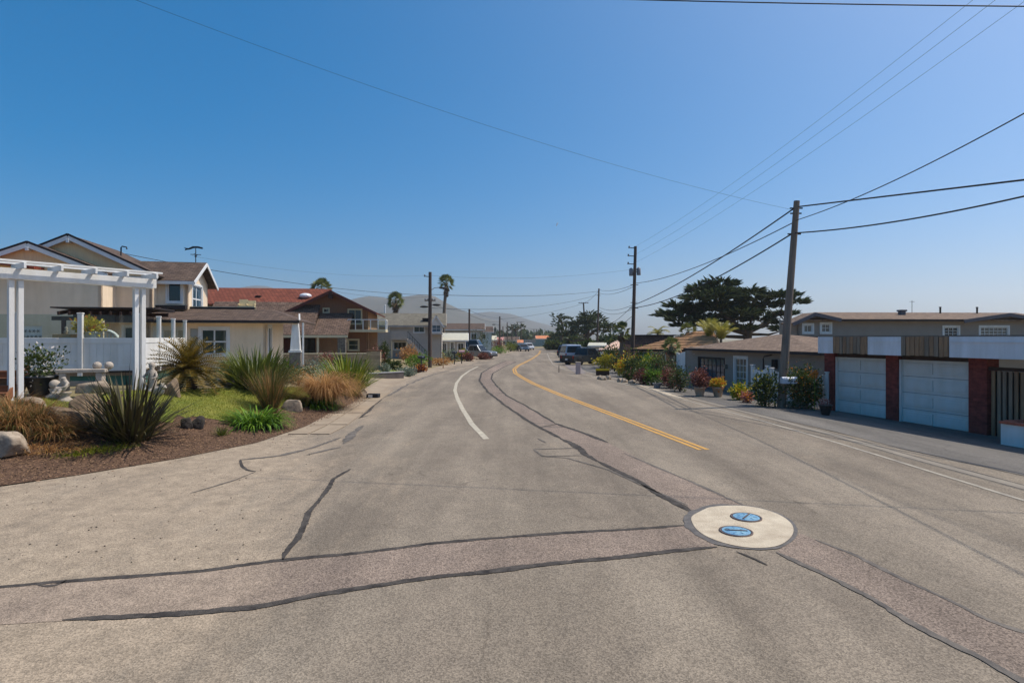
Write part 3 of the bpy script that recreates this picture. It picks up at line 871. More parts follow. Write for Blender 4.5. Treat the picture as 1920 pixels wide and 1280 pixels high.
board(hb, 'roof_gutter', (u_a, vL - .54, ze2 - .07), (uE, vL - .54, ze2 - .07), .1, .12, m_flash)
board(hb, 'soffit_board', (u_a, vL - .2, ze2 - .15), (uE - .1, vL - .2, ze2 - .15), .55, .03, m_stucco)
board(hb, 'parapet', (-.2, .35, ze2 + .66), (fr.fv(477, 585, .35)[0], .35, ze2 + .66), .12, .14, m_flash)
board(hb, 'parapet_cap', (-.2, .35, ze2 + .745), (fr.fv(480, 585, .35)[0], .35, ze2 + .745), .16, .03, M('pale_parapet', sr(190, 178, 152), .9, .08))
slab(hb, 'roof_deck', [(0, .3, ze2 + .6), (uE - 1.6, .3, ze2 + .6), (uE - 1.6, 5, ze2 + .6), (0, 5, ze2 + .6)], .1, m_flash)
board(hb, 'wall_cap', (uL - 1.5, -.16, ze2 + .68), (-.02, -.16, ze2 + .68), .3, .2, m_flash)
# tapered porch column on stone base
cu, _ = fr.fv(554, 640, vL - .3)
mb = MB()
mb.v += [(cu + a * x, vL - .25 + b * x, z) for x, z in ((.24, .85), (.14, ze2 - .1)) for a, b in ((-1, -1), (1, -1), (1, 1), (-1, 1))]
for f in ((0, 1, 5, 4), (1, 2, 6, 5), (2, 3, 7, 6), (3, 0, 4, 7)): mb.f.append(list(f)); mb.sm.append(False)
mb.box((cu, vL - .25, .86), (.6, .6, .1))
obj('porch_column', mb, m_white, hb)
obj('column_pedestal', MB().box((cu, vL - .25, .40), (.54, .54, .82)), M('grey_ledgestone', sr(120, 112, 104), .9, .3, 6, 1, 12), hb, bevel=.02)
board(hb, 'downspout', (cu + .36, vL - .3, 0), (cu + .36, vL - .3, ze2 - .1), .08, .08, m_white, (0, 1, 0))
mb = MB(); ub, zb = uE + .02, ze2
mb.bar((ub, vL - .5, zb), (ub - .05, vL - .25, zb + .32), .07, .10); obj('rake_bracket', mb, m_white, hb)
# small roof things
for px, py in ((455, 566), (470, 574)):
    u_, z_ = fr.fv(px, py, .8)
    mb = MB().box((u_, .8, ze2 + .80), (.42, .4, .06)).box((u_, 1.0, ze2 + .98), (.42, .06, .42 if px == 455 else .3), rx=-.15).box((u_ - .2, .8, ze2 + .92), (.05, .4, .05)).box((u_ + .2, .8, ze2 + .92), (.05, .4, .05))
    for a in (-.2, .2):
        for b in (.62, .98): mb.box((u_ + a, b, ze2 + .66), (.05, .05, .2))
    t = obj('deck_chair', mb, M('cream_wicker', sr(206, 188, 146), .9, .1))
    t.parent = None; t.location = (fr.o.x, fr.o.y, fr.z0); t.rotation_euler.z = fr.th
    tag(t, 'cream %s chair on the roof deck of the beige house' % ('tall backed' if px == 455 else 'low, rightmost'), 'chair')
uw, zw = fr.fv(367, 497, DW / 2)
wv = thing('weather_vane', 'dark whale weather vane on the ridge of the beige house', 'weather vane', fr.w(uw, DW / 2, zr_c), fr.th)
m_vane = M('dark_metal', sr(46, 46, 50), .6, .1, metal=.3)
obj('rod', MB().tube([(0, 0, 0), (0, 0, .75)], .022, 6), m_vane, wv)
obj('arms', MB().bar((-.26, 0, .42), (.26, 0, .42), .03, .03).bar((0, -.26, .42), (0, .26, .42), .03, .03).ico((0, 0, .33), (.06, .06, .06), 2, 0), m_vane, wv)
wh = [(-.5, .70), (-.58, .78), (-.46, .76), (-.36, .75), (-.15, .86), (.12, .87), (.32, .82), (.38, .76), (.30, .73), (.1, .77), (-.1, .76), (-.3, .68), (-.44, .66), (-.55, .62)]
obj('whale', MB().prism([(a, -.02, b) for a, b in wh], (0, .04, 0)), m_vane, wv, fix=True)
uq, zq = fr.fv(227, 480, 1)
rl = thing('roof_mast', 'dark service mast with a bent top on the beige house roof', 'mast', fr.w(uq, 1, zq - .2))
obj('pole', MB().tube([(0, 0, -.3), (0, 0, .65), (.05, 0, .7), (.28, 0, .66), (.3, 0, .55)], .035, 6), m_vane, rl)

# ================================================================ PERGOLA (white) and white fence with glass windbreak
pz = 1.0
A = AT(29, 640, 15.0).xy; B = AT(261, 640, 17.4).xy
dv = (B - A).normalized(); nv = Vector((-dv.y, dv.x))           # into the garden
ang = math.atan2(dv.y, dv.x); Lp = (B - A).length
pg = thing('white_pergola', 'white timber garden pergola with twin posts and rafters', 'pergola', (A.x, A.y, H(*A) - .1), ang)
z0p = H(*A) - .1
ztop = HZ + (HY - 521) * 15.0 / F - z0p; ztop2 = ztop
for vv in (0,):
    for u_ in (0, Lp):
        for s in (-.095, .095):
            obj('post', MB().box((u_ + s, vv, ztop / 2 - .2), (.115, .15, ztop + .4 - .02)), m_white, pg, bevel=.008)
    for s in (-.11, .11):
        obj('beam', MB().bar((-1.6, vv + s, ztop + .10), (Lp + .42, vv + s, ztop + .09), .06, .27), m_white, pg, bevel=.006)
n = 7
for i in range(n):
    u_ = -1.5 + (Lp + 1.8) * i / (n - 1)
    obj('rafter', MB().bar((u_, -.45, ztop + .30), (u_, .5, ztop + .30), .055, .15), m_white, pg, bevel=.006)
for vv in (-.32, .34):
    obj('batten', MB().bar((-1.7, vv, ztop + .405), (Lp + .5, vv, ztop + .405), .06, .05), m_white, pg)
# fence: front run then right run, panels with rails, tall posts and glass panes above
m_clear = clear_glass()
m_teal = M('green_deck_skirt', sr(66, 108, 98), .8, .12, 3, .2, 10)
def glass_fence(name, label, p, q, zb, panels, posts_px=None):
    p, q = Vector(p), Vector(q); L = (q - p).length; a = math.atan2((q - p).y, (q - p).x)
    t = thing(name, label, 'fence', (p.x, p.y, zb), a)
    for i in range(panels):
        a0, a1 = L * i / panels + .07, L * (i + 1) / panels - .07
        nb = max(3, int((a1 - a0) / .17)); wv_ = (a1 - a0) / nb
        for k in range(nb):
            obj('fence_board', MB().box((a0 + wv_ * (k + .5), 0, .53), (wv_ - .008, .022, .72)), m_white, t)
        for z, h in ((.10, .17), (.96, .17)):
            obj('rail', MB().box(((a0 + a1) / 2, 0, z), (a1 - a0, .055, h)), m_white, t, bevel=.006)
        obj('glass_pane', MB().box(((a0 + a1) / 2, 0, 1.40), (a1 - a0 - .04, .012, .72)), m_clear, t)
        obj('skirt_panel', MB().box(((a0 + a1) / 2, .09, -.40), (a1 - a0 + .16, .03, .78)), m_teal, t)
        obj('deck_edge', MB().box(((a0 + a1) / 2, .03, -.02), (a1 - a0 + .14, .16, .05)), m_flash, t)
    for i in range(panels + 1):
        obj('post', MB().box((L * i / panels, 0, .82), (.13, .13, 1.92)), m_white, t, bevel=.008)
        obj('post_cap', MB().box((L * i / panels, 0, 1.80), (.16, .16, .04)), m_white, t, bevel=.01)
    return t
p0 = AT(-150, 699, 17.2); p1 = AT(262, 696, 18.6); p1b = Vector((-14.5, 26.0, 1.6))
zf = HZ - 62 * 18.6 / F
m0 = p0.xy + (p1.xy - p0.xy) * .43
glass_fence('deck_fence', 'white panelled deck fence behind the pergola, with glass above', m0, p1.xy, zf, 2)
glass_fence('deck_fence', 'sunlit white deck fence running back from the corner behind the cycad', p1.xy + Vector((-.03, .1)), p1b.xy, zf, 3)
glass_fence('deck_fence', 'white panelled deck fence at the left edge of the photo', p0.xy - Vector((.5, .2)), m0 - (p1.xy - p0.xy).normalized() * .16, zf, 2)
# deck floor behind the fence
dk = [p0.xy, p1.xy, p1b.xy, AT(340, 640, 27).xy, AT(-150, 640, 24).xy]
ds = struct('wooden_deck', MB().prism([(v.x, v.y, zf - .14) for v in dk], (0, 0, .12)), M('deck_boards', sr(140, 120, 100), .8, .2, 3), label='raised deck behind the white fence')
fixn(ds.data)
# brown wooden steps at the far left
m_step = M('brown_wood', sr(128, 82, 54), .8, .2, 4, .3, 12, stretch=(1, 8, 8))
st = thing('wooden_steps', 'brown wooden steps at the left edge beside the pergola post', 'steps', tuple(GP(4, 748)), R(20))
for k in range(4):
    obj('tread', MB().box((-.7, .28 * k, .17 * k + .14), (1.7, .30, .05)), m_step, st, bevel=.006)
    obj('riser', MB().box((-.7, .28 * k - .12, .17 * k + .04), (1.66, .03, .16)), m_step, st)
for s in (-1.55, .15): obj('stringer', MB().bar((s, -.15, .0), (s, 1.1, .72), .05, .22), m_step, st)
# things on the deck
def on_deck(px, d): 
    q = AT(px, 640, d); return (q.x, q.y, zf - .02)
ch = thing('garden_chair', 'white arched back garden chair behind the deck fence', 'chair', on_deck(196, 19.4), R(200))
obj('seat', MB().box((0, 0, .5), (.7, .55, .06)), m_white, ch, bevel=.01)
arch = [(.5 * cos(pi * k / 12), .0, .9 + .42 * sin(pi * k / 12)) for k in range(13)]
obj('backrest', MB().tube([(.5, .28, .5)] + [(a, .28, c) for a, b, c in arch] + [(-.5, .28, .5)], .055, 6), m_white, ch)
mb = MB()
for k in range(1, 10):
    a = -.5 + .1 * k; mb.bar((a, .28, .52), (a, .28, .9 + .42 * math.sqrt(max(0, 1 - (a / .5) ** 2))), .06, .02, (0, 1, 0))
obj('back_slats', mb, m_white, ch)
for a in (-.3, .3):
    for b in (-.22, .25): obj('leg', MB().box((a, b, .24), (.06, .06, .48)), m_white, ch)
obj('cushion', MB().box((0, -.02, .56), (.6, .5, .08)), M('dark_cushion', sr(52, 54, 60), .9), ch, bevel=.03)
# dark trellis against the house
tr = thing('brown_trellis', 'dark brown wooden trellis roof behind the deck', 'trellis', on_deck(215, 24), R(12))
m_dkwood = M('dark_brown_wood', sr(66, 48, 40), .85, .2, 4)
for k in range(9): obj('rafter', MB().bar((-1.6 + .36 * k, -.9, 2.02), (-1.6 + .36 * k, 1.2, 2.3), .07, .14), m_dkwood, tr)
for vv in (-.7, .9): obj('beam', MB().bar((-1.9, vv, 2.0 + .13 * vv - .08), (1.7, vv, 2.0 + .13 * vv - .08), .09, .16), m_dkwood, tr)
for a in (-1.5, 1.5): obj('post', MB().box((a, -.7, .95), (.12, .12, 1.9)), m_dkwood, tr)
obj('roof_panel', MB().bar((-1.9, .25, 2.25), (1.8, .25, 2.25), 2.2, .05), m_flash, tr)

# ================================================================ LEFT: BROWN HOUSE WITH RED ROOF
m_brown = M('brown_stucco', sr(156, 122, 94), .9, .10, 1.5, .3, 50)
m_brown2 = M('brown_wood_siding', sr(128, 92, 70), .85, .16, 3, .4, 10, stretch=(7, 7, .5))
m_shake = M('shake_shingle', sr(132, 108, 92), .95, .25, 2, 1.0, 30, brick=(.36, .22, .02, .3), col2=sr(98, 80, 70))
m_red2 = M('red_roof', sr(148, 82, 60), .9, .15, 2, .8, 25, brick=(.32, .34, .03, .35), col2=sr(122, 66, 50))
m_cream = M('cream_trim', sr(206, 192, 160), .7, .06)
m_stone = M('ledge_stone', sr(138, 130, 118), .95, .3, 5, 1, 10, brick=(.3, .12, .02, .45))
fb = Frame(690, 50, 8, .45)
hw = fb.root('brown_house', 'brown two storey house with red roof, glass balcony and shingled porch', 'house')
zE = fb.fv(690, 578)[1]; zP = fb.fv(622, 545)[1]
uP = fb.fv(622, 545)[0]; uLw = 2 * uP
gw = [fb.rect(653, 580, 678, 607), fb.rect(606, 578, 617, 586), fb.rect(653, 637, 672, 656)]
wall(hw, m_brown2, (0, 0, 0), FRONT, uLw, 0, 0, zE, gw, top=[(uLw, zE), (uP, zP), (0, zE)])
window(hw, (0, 0, 0), FRONT, gw[0], m_cream, m_glass, 2, 1, trim=.06); window(hw, (0, 0, 0), FRONT, gw[1], m_cream, m_glass, trim=.05); window(hw, (0, 0, 0), FRONT, gw[2], m_cream, m_glassg, 1, 2, trim=.09)
wall(hw, m_brown, (0, 0, 0), RIGHT, 0, 9, 0, zE)
gable_roof(hw, uLw, 0, 0, 9, zE, zP, 'v', m_red2, M('dark_red_fascia', sr(96, 52, 44), .7), .75, .12, .2)
obj('gable_beam', MB().box((uP, -.55, zP - .45), (.3, .5, .5)), m_dkwood, hw)
# main body to the left
uM = fb.fv(375, 560, 2.5)[0]
zeM = fb.fv(480, 567, 2.5)[1]; zrM = fb.fv(480, 540, 5.5)[1]
wall(hw, m_brown, (0, 2.5, 0), FRONT, uM, uLw + 1, 0, zeM)
wall(hw, m_brown, (uM, 2.5, 0), LEFT, -7, 0, 0, zeM)
gable_roof(hw, uM, uP - 1.2, 2.5, 8.5, zeM, zrM, 'u', m_red2, None, .3, .12)
for px, py, kind in ((571, 553, 0), (482, 555, 1)):
    u_, z_ = fb.fv(px, py, 3.2)
    if kind == 0: obj('skylight_dome', MB().ico((u_, 3.6, z_ - .05), (.55, .45, .25), 2, 0), M('skylight_white', sr(225, 225, 225), .3, .03), hw)
    else: obj('roof_vent', MB().box((u_, 3.6, z_), (.45, .3, .15)), m_dkwood, hw)
# lower shingled roof and porch
vP = -3.2
uS0, zS = fb.fv(372, 627, vP); uS1, _ = fb.fv(652, 627, vP)
zT1 = fb.fv(600, 567, 0.5)[1]; zT2 = fb.fv(640, 587, 0)[1]
us = fb.fv(600, 567, 0)[0]
slab(hw, 'porch_roof', [(uS0, vP, zS), (us, vP, zS), (us, .3, zT1), (uS0, .3, zT1)], .16, m_shake)
slab(hw, 'porch_roof', [(us, vP, zS), (uS1, vP, zS), (uS1, -.05, zT2), (us, -.05, zT2)], .16, m_shake)
board(hw, 'porch_fascia', (uS0, vP - .03, zS - .14), (uS1, vP - .03, zS - .14), .05, .2, m_cream)
wall(hw, m_brown, (0, -1.2, 0), FRONT, uS0 + .5, fb.fv(636, 640, -1.2)[0], 0, zS, [fb.rect(563, 634, 590, 664, -1.2), fb.rect(520, 634, 548, 664, -1.2)])
window(hw, (0, -1.2, 0), FRONT, fb.rect(563, 634, 590, 664, -1.2), m_dkwood, m_glass, 2, 1, trim=.05)
window(hw, (0, -1.2, 0), FRONT, fb.rect(520, 634, 548, 664, -1.2), m_dkwood, M('red_door_wood', sr(92, 40, 34), .6, .2), 1, 1, trim=.05)
for px in (562, 596, 500):
    u_ = fb.fv(px, 640, vP + .2)[0]
    obj('porch_post', MB().box((u_, vP + .2, zS / 2 - .1), (.16, .16, zS - .22)), m_cream, hw, bevel=.01)
mb = MB()
u0_, u1_ = fb.fv(500, 640, vP + .2)[0], fb.fv(634, 640, vP + .2)[0]
for z in (.35, .95): mb.bar((u0_, vP + .2, z), (u1_, vP + .2, z), .05, .05)
for k in range(40): mb.bar((u0_ + (u1_ - u0_) * k / 39, vP + .2, .35), (u0_ + (u1_ - u0_) * k / 39, vP + .2, .95), .02, .02, (0, 1, 0))
obj('porch_railing', mb, m_dkwood, hw)
c0, c1 = fb.fv(633, 640, vP + .1)[0], fb.fv(648, 640, vP + .1)[0]
mb = MB().box(((c0 + c1) / 2, vP + .3, zS / 2 - .13), (c1 - c0, .5, zS - .26)); me = mb.mesh('stone_pier'); uv_planar(me, (1, .3, 0), (0, 0, 1)); obj('stone_pier', me, m_stone, hw)
lmb = MB().box((fb.fv(649.5, 640, -.06)[0], -.08, fb.fv(649, 638)[1]), (.12, .12, .3)); obj('wall_lamp', lmb, m_cream, hw)
# balcony
zb_ = fb.fv(660, 618)[1]; ub0, ub1 = fb.fv(652, 618, -1.2)[0], fb.fv(723, 618, -1.2)[0]
obj('balcony_floor', MB().box(((ub0 + ub1) / 2, .2, zb_ - .1), (ub1 - ub0, 2.8, .22)), m_cream, hw, bevel=.01)
mb = MB(); zt_ = fb.fv(680, 599, -1.2)[1]
for k in range(6): mb.box((ub0 + (ub1 - ub0) * k / 5, -1.15, (zt_ + zb_) / 2), (.06, .06, zt_ - zb_))
for k in range(1, 4): mb.box((ub1 - .03, -1.15 + .85 * k, (zt_ + zb_) / 2), (.06, .06, zt_ - zb_))
mb.bar((ub0, -1.15, zt_), (ub1, -1.15, zt_), .07, .06).bar((ub1 - .03, -1.15, zt_), (ub1 - .03, 1.4, zt_), .07, .06)
obj('balcony_railing', mb, m_wtrim, hw)
for k in range(5): obj('glass_pane', MB().box((ub0 + (ub1 - ub0) * (k + .5) / 5, -1.15, (zt_ + zb_) / 2 - .02), ((ub1 - ub0) / 5 - .1, .012, zt_ - zb_ - .2)), m_clear, hw)
obj('side_wall', MB().box((fb.fv(700, 640, 1)[0], 1, zb_ / 2 - .1), (.7, .3, zb_ - .2)), m_brown, hw)
# low garden walls in front of the brown house
m_tan = M('tan_garden_wall', sr(184, 158, 130), .9, .12, 2, .5, 20, brick=(.45, .22, .015, .75))
def low_wall(label, a, b, za, zb, mat=m_tan, th=.3, cap=m_cream, capw=.06):
    a, b = Vector(a[:2]), Vector(b[:2]); L = (b - a).length
    t = thing('garden_wall', label, 'wall', (a.x, a.y, za), math.atan2((b - a).y, (b - a).x))
    me = MB().box((L / 2, 0, (zb - za) / 2 - .15), (L, th, zb - za + .3)).mesh('wall'); uv_planar(me, (1, .5, 0), (0, 0, 1)); obj('wall', me, mat, t)
    if cap: obj('cap', MB().box((L / 2, 0, zb - za + .03), (L + .08, th + capw, .07)), cap, t, bevel=.01)
    return t
def wallpx(label, x0, x1, ytop, ybot, d0, d1, **k):
    a, b = AT(x0, ybot, d0), AT(x1, ybot, d1)
    return low_wall(label, a, b, min(a.z, b.z) - .1, AT(x0, ytop, d0).z, **k)
wallpx('long low tan wall in front of the brown house porch', 500, 690, 664, 678, 44, 45)
wallpx('reddish brown planter wall right of the brown house', 688, 714, 658, 682, 41, 41, cap=M('brown_cap', sr(120, 84, 66), .9))
wallpx('low grey kerb wall across the concrete driveway', 688, 755, 701, 711, 37, 39, mat=M('dark_timber', sr(92, 84, 80), .9, .2), th=.25, cap=M('grey_cap', sr(150, 148, 148), .9))

# ================================================================ LEFT: GREY HOUSE WITH OUTSIDE STAIR
m_grey = M('grey_stucco', sr(176, 168, 158), .9, .08, 1.4, .3, 40)
m_groof = M('grey_green_shingle', sr(122, 116, 102), .95, .16, 2, .8, 25, brick=(.3, .18, .015, .5))
fg = Frame(800, 66, 6, .3)
hg = fg.root('grey_house', 'grey house with an outside staircase and a small white peaked bay', 'house')
ug = fg.fv(700, 620)[0]; zg = fg.fv(760, 607)[1]
hs = [fg.rect(776, 610, 796, 623), fg.rect(724, 611, 729, 621), fg.rect(738, 641, 762, 655)]
ur = fg.fv(828, 620)[0]
wall(hg, m_grey, (0, 0, 0), FRONT, ug, ur, 0, zg, hs)
for h, nx in zip(hs, (2, 1, 3)): window(hg, (0, 0, 0), FRONT, h, m_wtrim, m_glassg, nx, 1, trim=.08)
wall(hg, m_grey, (ur, 0, 0), RIGHT, 0, 8, 0, zg)
zq1 = fg.fv(760, 587, 4)[1]
gable_roof(hg, ug, ur, 0, 8, zg, zq1, 'u', m_groof, m_grey, .5, .12)
# white peaked bay
bu0, bu1 = fg.fv(807, 625, -1)[0], fg.fv(829, 625, -1)[0]; bz0, bz1, bzp = fg.fv(815, 625, -1)[1], fg.fv(815, 609, -1)[1], fg.fv(818, 593, -1)[1]
bh = (bu0 + .15, bu1 - .15, bz0 + .15, bz1)
wall(hg, m_white, (0, -1, 0), FRONT, bu0, bu1, bz0, bz1 + .05, [bh], top=[(bu0, bz1 + .05), ((bu0 + bu1) / 2, bzp), (bu1, bz1 + .05)])
window(hg, (0, -1, 0), FRONT, bh, m_white, m_glassb, 2, 2, trim=.06)
wall(hg, m_white, (bu1, -1, 0), RIGHT, 0, 1, bz0, bz1 + .05)
obj('bay_floor', MB().box(((bu0 + bu1) / 2, -.5, bz0 - .06), (bu1 - bu0 + .1, 1.1, .12)), m_grey, hg)
gable_roof(hg, bu0, bu1, -1, 3, bz1 + .1, bzp + .12, 'v', m_groof, m_white, .2, .08, .14)
# landing and stair
l0, l1 = fg.fv(733, 630, -1.6)[0], fg.fv(764, 630, -1.6)[0]; lz = fg.fv(750, 636, -1.6)[1]; lt = fg.fv(750, 621, -1.6)[1]
obj('landing', MB().box(((l0 + l1) / 2, -.8, lz), (l1 - l0, 1.6, .2)), m_grey, hg)
obj('landing_parapet', MB().box(((l0 + l1) / 2, -1.6, (lz + lt) / 2), (l1 - l0, .1, lt - lz)), m_grey, hg)
for u_ in (l0 + .08, l1 - .08): obj('landing_post', MB().box((u_, -1.5, lz / 2 - .1), (.14, .14, lz - .12)), m_cream, hg)
se = fg.fv(800, 664, -1.6)
for s in (-1.6, -.5): obj('stair_stringer', MB().bar((l1, s, lz - .1), (se[0], s, .05), .08, .34), m_grey, hg)
for k in range(12):
    f = (k + .5) / 12; obj('stair_tread', MB().box((l1 + (se[0] - l1) * f, -1.05, lz - (lz - .05) * f), (.32, 1.05, .06)), m_grey, hg)
mb = MB(); hr = lt - lz
mb.bar((l1, -1.6, lt), (se[0], -1.6, hr), .05, .05)
for k in range(9): f = k / 8; mb.bar((l1 + (se[0] - l1) * f, -1.6, lz * (1 - f)), (l1 + (se[0] - l1) * f, -1.6, lz * (1 - f) + hr), .035, .035, (0, 1, 0))
obj('stair_railing', mb, m_vane, hg)
u_, z_ = fg.fv(799, 600, 0); obj('roof_unit', MB().box((u_, 1, z_), (.9, .6, .5)), m_dark, hg)
pipe(hg, (fg.fv(722, 590, 4)[0], 4, zq1), .08, .9, m_wtrim)
# ================================================================ RIGHT: DOUBLE GARAGE
m_brick = M('red_brick', sr(146, 70, 62), .9, .2, 6, 1, 25, brick=(.22, .075, .010, .9), col2=sr(116, 54, 48))
m_door = M('garage_door_paint', sr(212, 212, 208), .55, .05, 1.0, .05, 10, streak=.06)
m_fas = M('white_fascia', sr(226, 226, 230), .6, .05, 1.5, streak=.15)
m_slat = M('weathered_brown_board', sr(176, 138, 104), .85, .25, 2, .5, 10, stretch=(6, 6, .5), col2=sr(122, 98, 78))
m_slat2 = M('weathered_grey_board', sr(140, 122, 104), .85, .25, 2, .5, 10, stretch=(6, 6, .5))
zg0 = -.22
dfar = (HZ - zg0) * F / (775 - HY); dnear = (HZ - zg0) * F / (815 - HY)
pa = Vector(((1570 - 960) * dfar / F, dfar)); pb = Vector(((1821 - 960) * dnear / F, dnear))
gdeg = math.degrees(math.atan2((pb - pa).y, (pb - pa).x))
fg2 = Frame(1570, dfar, gdeg, zg0)
ga = fg2.root('double_garage', 'flat roofed garage with two white doors and red brick pillars', 'garage')
GL = (pb - pa).length
d1 = (0.0, fg2.fv(1665, 735)[0]); d2 = (fg2.fv(1690, 735)[0], GL)
zd = 2.18; zfb, zft = 2.33, 2.96
def garage_door(a, b, lab):
    dd = MB().box(((a + b) / 2, .06, zd / 2), (b - a, .05, zd)); door = obj('garage_door', dd, m_door, ga); door['label'] = lab
    rows, cols = 4, 2
    for r in range(rows):
        for c in range(cols):
            w_, h_ = (b - a) / cols, zd / rows
            for q in (0,):
                mb = MB().box((a + w_ * (c + .5), .028, h_ * (r + .5)), (w_ - .16, .05, h_ - .20)).box((a + w_ * (c + .5), .001, h_ * (r + .5)), (w_ - .30, .02, h_ - .34))
                obj('door_panel', mb, m_door, door, bevel=.006)
        if r: obj('section_joint', MB().box(((a + b) / 2, .032, h_ * r), (b - a, .012, .014)), M('joint_grey', sr(120, 122, 124), .8), door)
    obj('door_jamb', MB().box((a - .03, .0, zd / 2), (.06, .12, zd)), m_white, ga)
garage_door(d1[0] + .03, d1[1], 'left garage door'); garage_door(d2[0] + .03, d2[1], 'right garage door')
def brick_pillar(a, b, v0=-.12, v1=.35):
    n = int((zfb + .02) / .078)
    me = MB().box(((a + b) / 2, (v0 + v1) / 2, zfb / 2), (b - a, v1 - v0, zfb)).mesh('brick_pillar'); 
    l = me.uv_layers.new(name='uv')
    for lp in me.loops:
        p = me.vertices[lp.vertex_index].co; l.data[lp.index].uv = (p.x + p.y, p.z)
    obj('brick_pillar', me, m_brick, ga)
brick_pillar(-.52, -.03); brick_pillar(d1[1] + .02, d2[0] - .03); e1 = fg2.fv(1856, 740)[0]; brick_pillar(d2[1] + .01, e1)
u0f = fg2.fv(1537, 650, -.62)[0]; u1f = e1 + 9
for k, (a, b, m) in enumerate((((u0f), fg2.fv(1562, 650, -.62)[0], 'w'), (fg2.fv(1562, 650, -.62)[0], fg2.fv(1627, 650, -.62)[0], 's'), (fg2.fv(1627, 650, -.62)[0], fg2.fv(1690, 650, -.62)[0], 'w'), (fg2.fv(1690, 650, -.62)[0], fg2.fv(1780, 650, -.62)[0], 's'), (fg2.fv(1780, 650, -.62)[0], u1f, 'w'))):
    if m == 'w':
        obj('fascia_panel', MB().box(((a + b) / 2, -.60, (zfb + zft) / 2), (b - a, .06, zft - zfb)), m_fas, ga, bevel=.006)
        obj('fascia_ledge', MB().box(((a + b) / 2, -.645, zft - .16), (b - a - .1, .03, .02)), m_fas, ga)
    else:
        n = 10; ww = (b - a) / n
        obj('fascia_backing', MB().box(((a + b) / 2, -.57, (zfb + zft) / 2), (b - a, .04, zft - zfb - .03)), m_dark, ga)
        for i in range(n):
            dz = rnd.uniform(-.01, .02)
            obj('fascia_slat', MB().box((a + ww * (i + .5), -.615 - rnd.uniform(0, .02), (zfb + zft) / 2 + dz), (ww * .86, .03, zft - zfb - .02)), rnd.choice([m_slat, m_slat, m_slat2]), ga)
obj('fascia_end', MB().box((u0f - .03, 2.2, (zfb + zft) / 2), (.06, 5.7, zft - zfb)), m_fas, ga)
obj('flat_roof', MB().box(((u0f + u1f) / 2, 2.2, zft + .01), (u1f - u0f, 5.66, .05)), M('tar_gravel_roof', sr(120, 110, 100), .95, .2), ga)
obj('soffit', MB().box(((u0f + u1f) / 2, -.1, zfb + .03), (u1f - u0f, .9, .03)), M('brown_soffit', sr(72, 56, 48), .9), ga)
wall(ga, m_grey, (-.5, 0, 0), LEFT, -5, 0, 0, zfb)
obj('header', MB().box(((d2[1] - .5) / 2, .1, (zd + zfb) / 2 + .01), (d2[1] + .5, .1, zfb - zd)), M('brown_header', sr(70, 56, 50), .9), ga)
obj('inner_wall', MB().box((GL / 2, .5, 1.2), (GL, .1, 2.4)), m_dark, ga)
# slatted timber wall right of the garage
sl_ = thing('slatted_fence', 'weathered brown vertical slat wall right of the garage', 'fence', fg2.w(e1, 0, 0), fg2.th)
for k in range(46):
    obj('slat', MB().box((.10 + .155 * k, .0 + .012 * (k % 2), .98), (.095, .035, 1.96 + rnd.uniform(-.02, .02))), rnd.choice([m_slat, m_slat2]), sl_)
obj('backing_board', MB().box((3.6, .06, .98), (7.2, .02, 1.94)), m_dark, sl_); obj('top_rail', MB().box((3.6, .0, 2.02), (7.2, .12, .10)), m_dkwood, sl_)
# white planter with red brick cap in the right corner
q0 = GP(1876, 833); 
pl = thing('planter_box', 'white rendered planter box with a red brick cap at the right edge', 'planter', (q0.x, q0.y, q0.z), R(gdeg))
obj('wall', MB().box((1.5, .75, .18), (3.0, 1.5, .76)), m_white, pl, bevel=.01)
for k in range(14): obj('cap_brick', MB().box((.1 + .215 * k, .06, .595), (.205, .24, .065)), M('cap_red_brick', sr(176, 98, 76), .9, .2, 5, .3), pl, bevel=.006)
for k in range(7): obj('cap_brick', MB().box((.06, .29 + .215 * k, .595), (.24, .205, .065)), MATS['cap_red_brick'], pl, bevel=.006)
obj('soil', MB().box((1.6, .85, .57), (2.7, 1.2, .05)), soil, pl)

# ================================================================ RIGHT: LOW GREY HOUSE
m_gwall = M('warm_grey_stucco', sr(150, 138, 126), .9, .06, 1.4, .3, 50)
m_groof2 = M('tan_shingle', sr(146, 124, 104), .95, .2, 3, .9, 35, brick=(.30, .14, .012, .5), col2=sr(120, 100, 86))
fh = Frame(1290, 35, gdeg, -.45)
lh = fh.root('low_grey_house', 'low grey house with a hipped tan shingle roof and a white glazed door', 'house')
uEnd = fh.fv(1548, 680)[0]; zeh = fh.fv(1400, 656, -.45)[1]
hw_ = [fh.rect(1310, 671, 1358, 722), fh.rect(1378, 671, 1400, 733)]
hw_[1] = (hw_[1][0], hw_[1][1], .02, hw_[1][3])
wall(lh, m_gwall, (0, 0, 0), FRONT, -.3, uEnd + .6, -.4, zeh, hw_)
window(lh, (0, 0, 0), FRONT, hw_[0], m_vane, m_glassb, 6, 4, trim=.05, bar=.04, sill=False)
window(lh, (0, 0, 0), FRONT, hw_[1], m_white, m_curt, 3, 6, trim=.11, bar=.03, name='glazed_door', sill=False)
wall(lh, m_gwall, (-.3, 0, 0), LEFT, -6, 0, -.4, zeh)
pk = fh.fv(1475, 627, 3.2); zpk = pk[1]
ue0, ue1 = fh.fv(1283, 652, -.45)[0], fh.fv(1546, 660, -.45)[0]
slab(lh, 'roof', [(ue0, -.45, zeh), (ue1, -.45, zeh), (pk[0], 3.2, zpk), (pk[0] - .8, 3.2, zpk)], .12, m_groof2)
slab(lh, 'roof', [(ue0, 7, zeh), (ue0, -.45, zeh), (pk[0] - .8, 3.2, zpk)], .12, m_groof2)
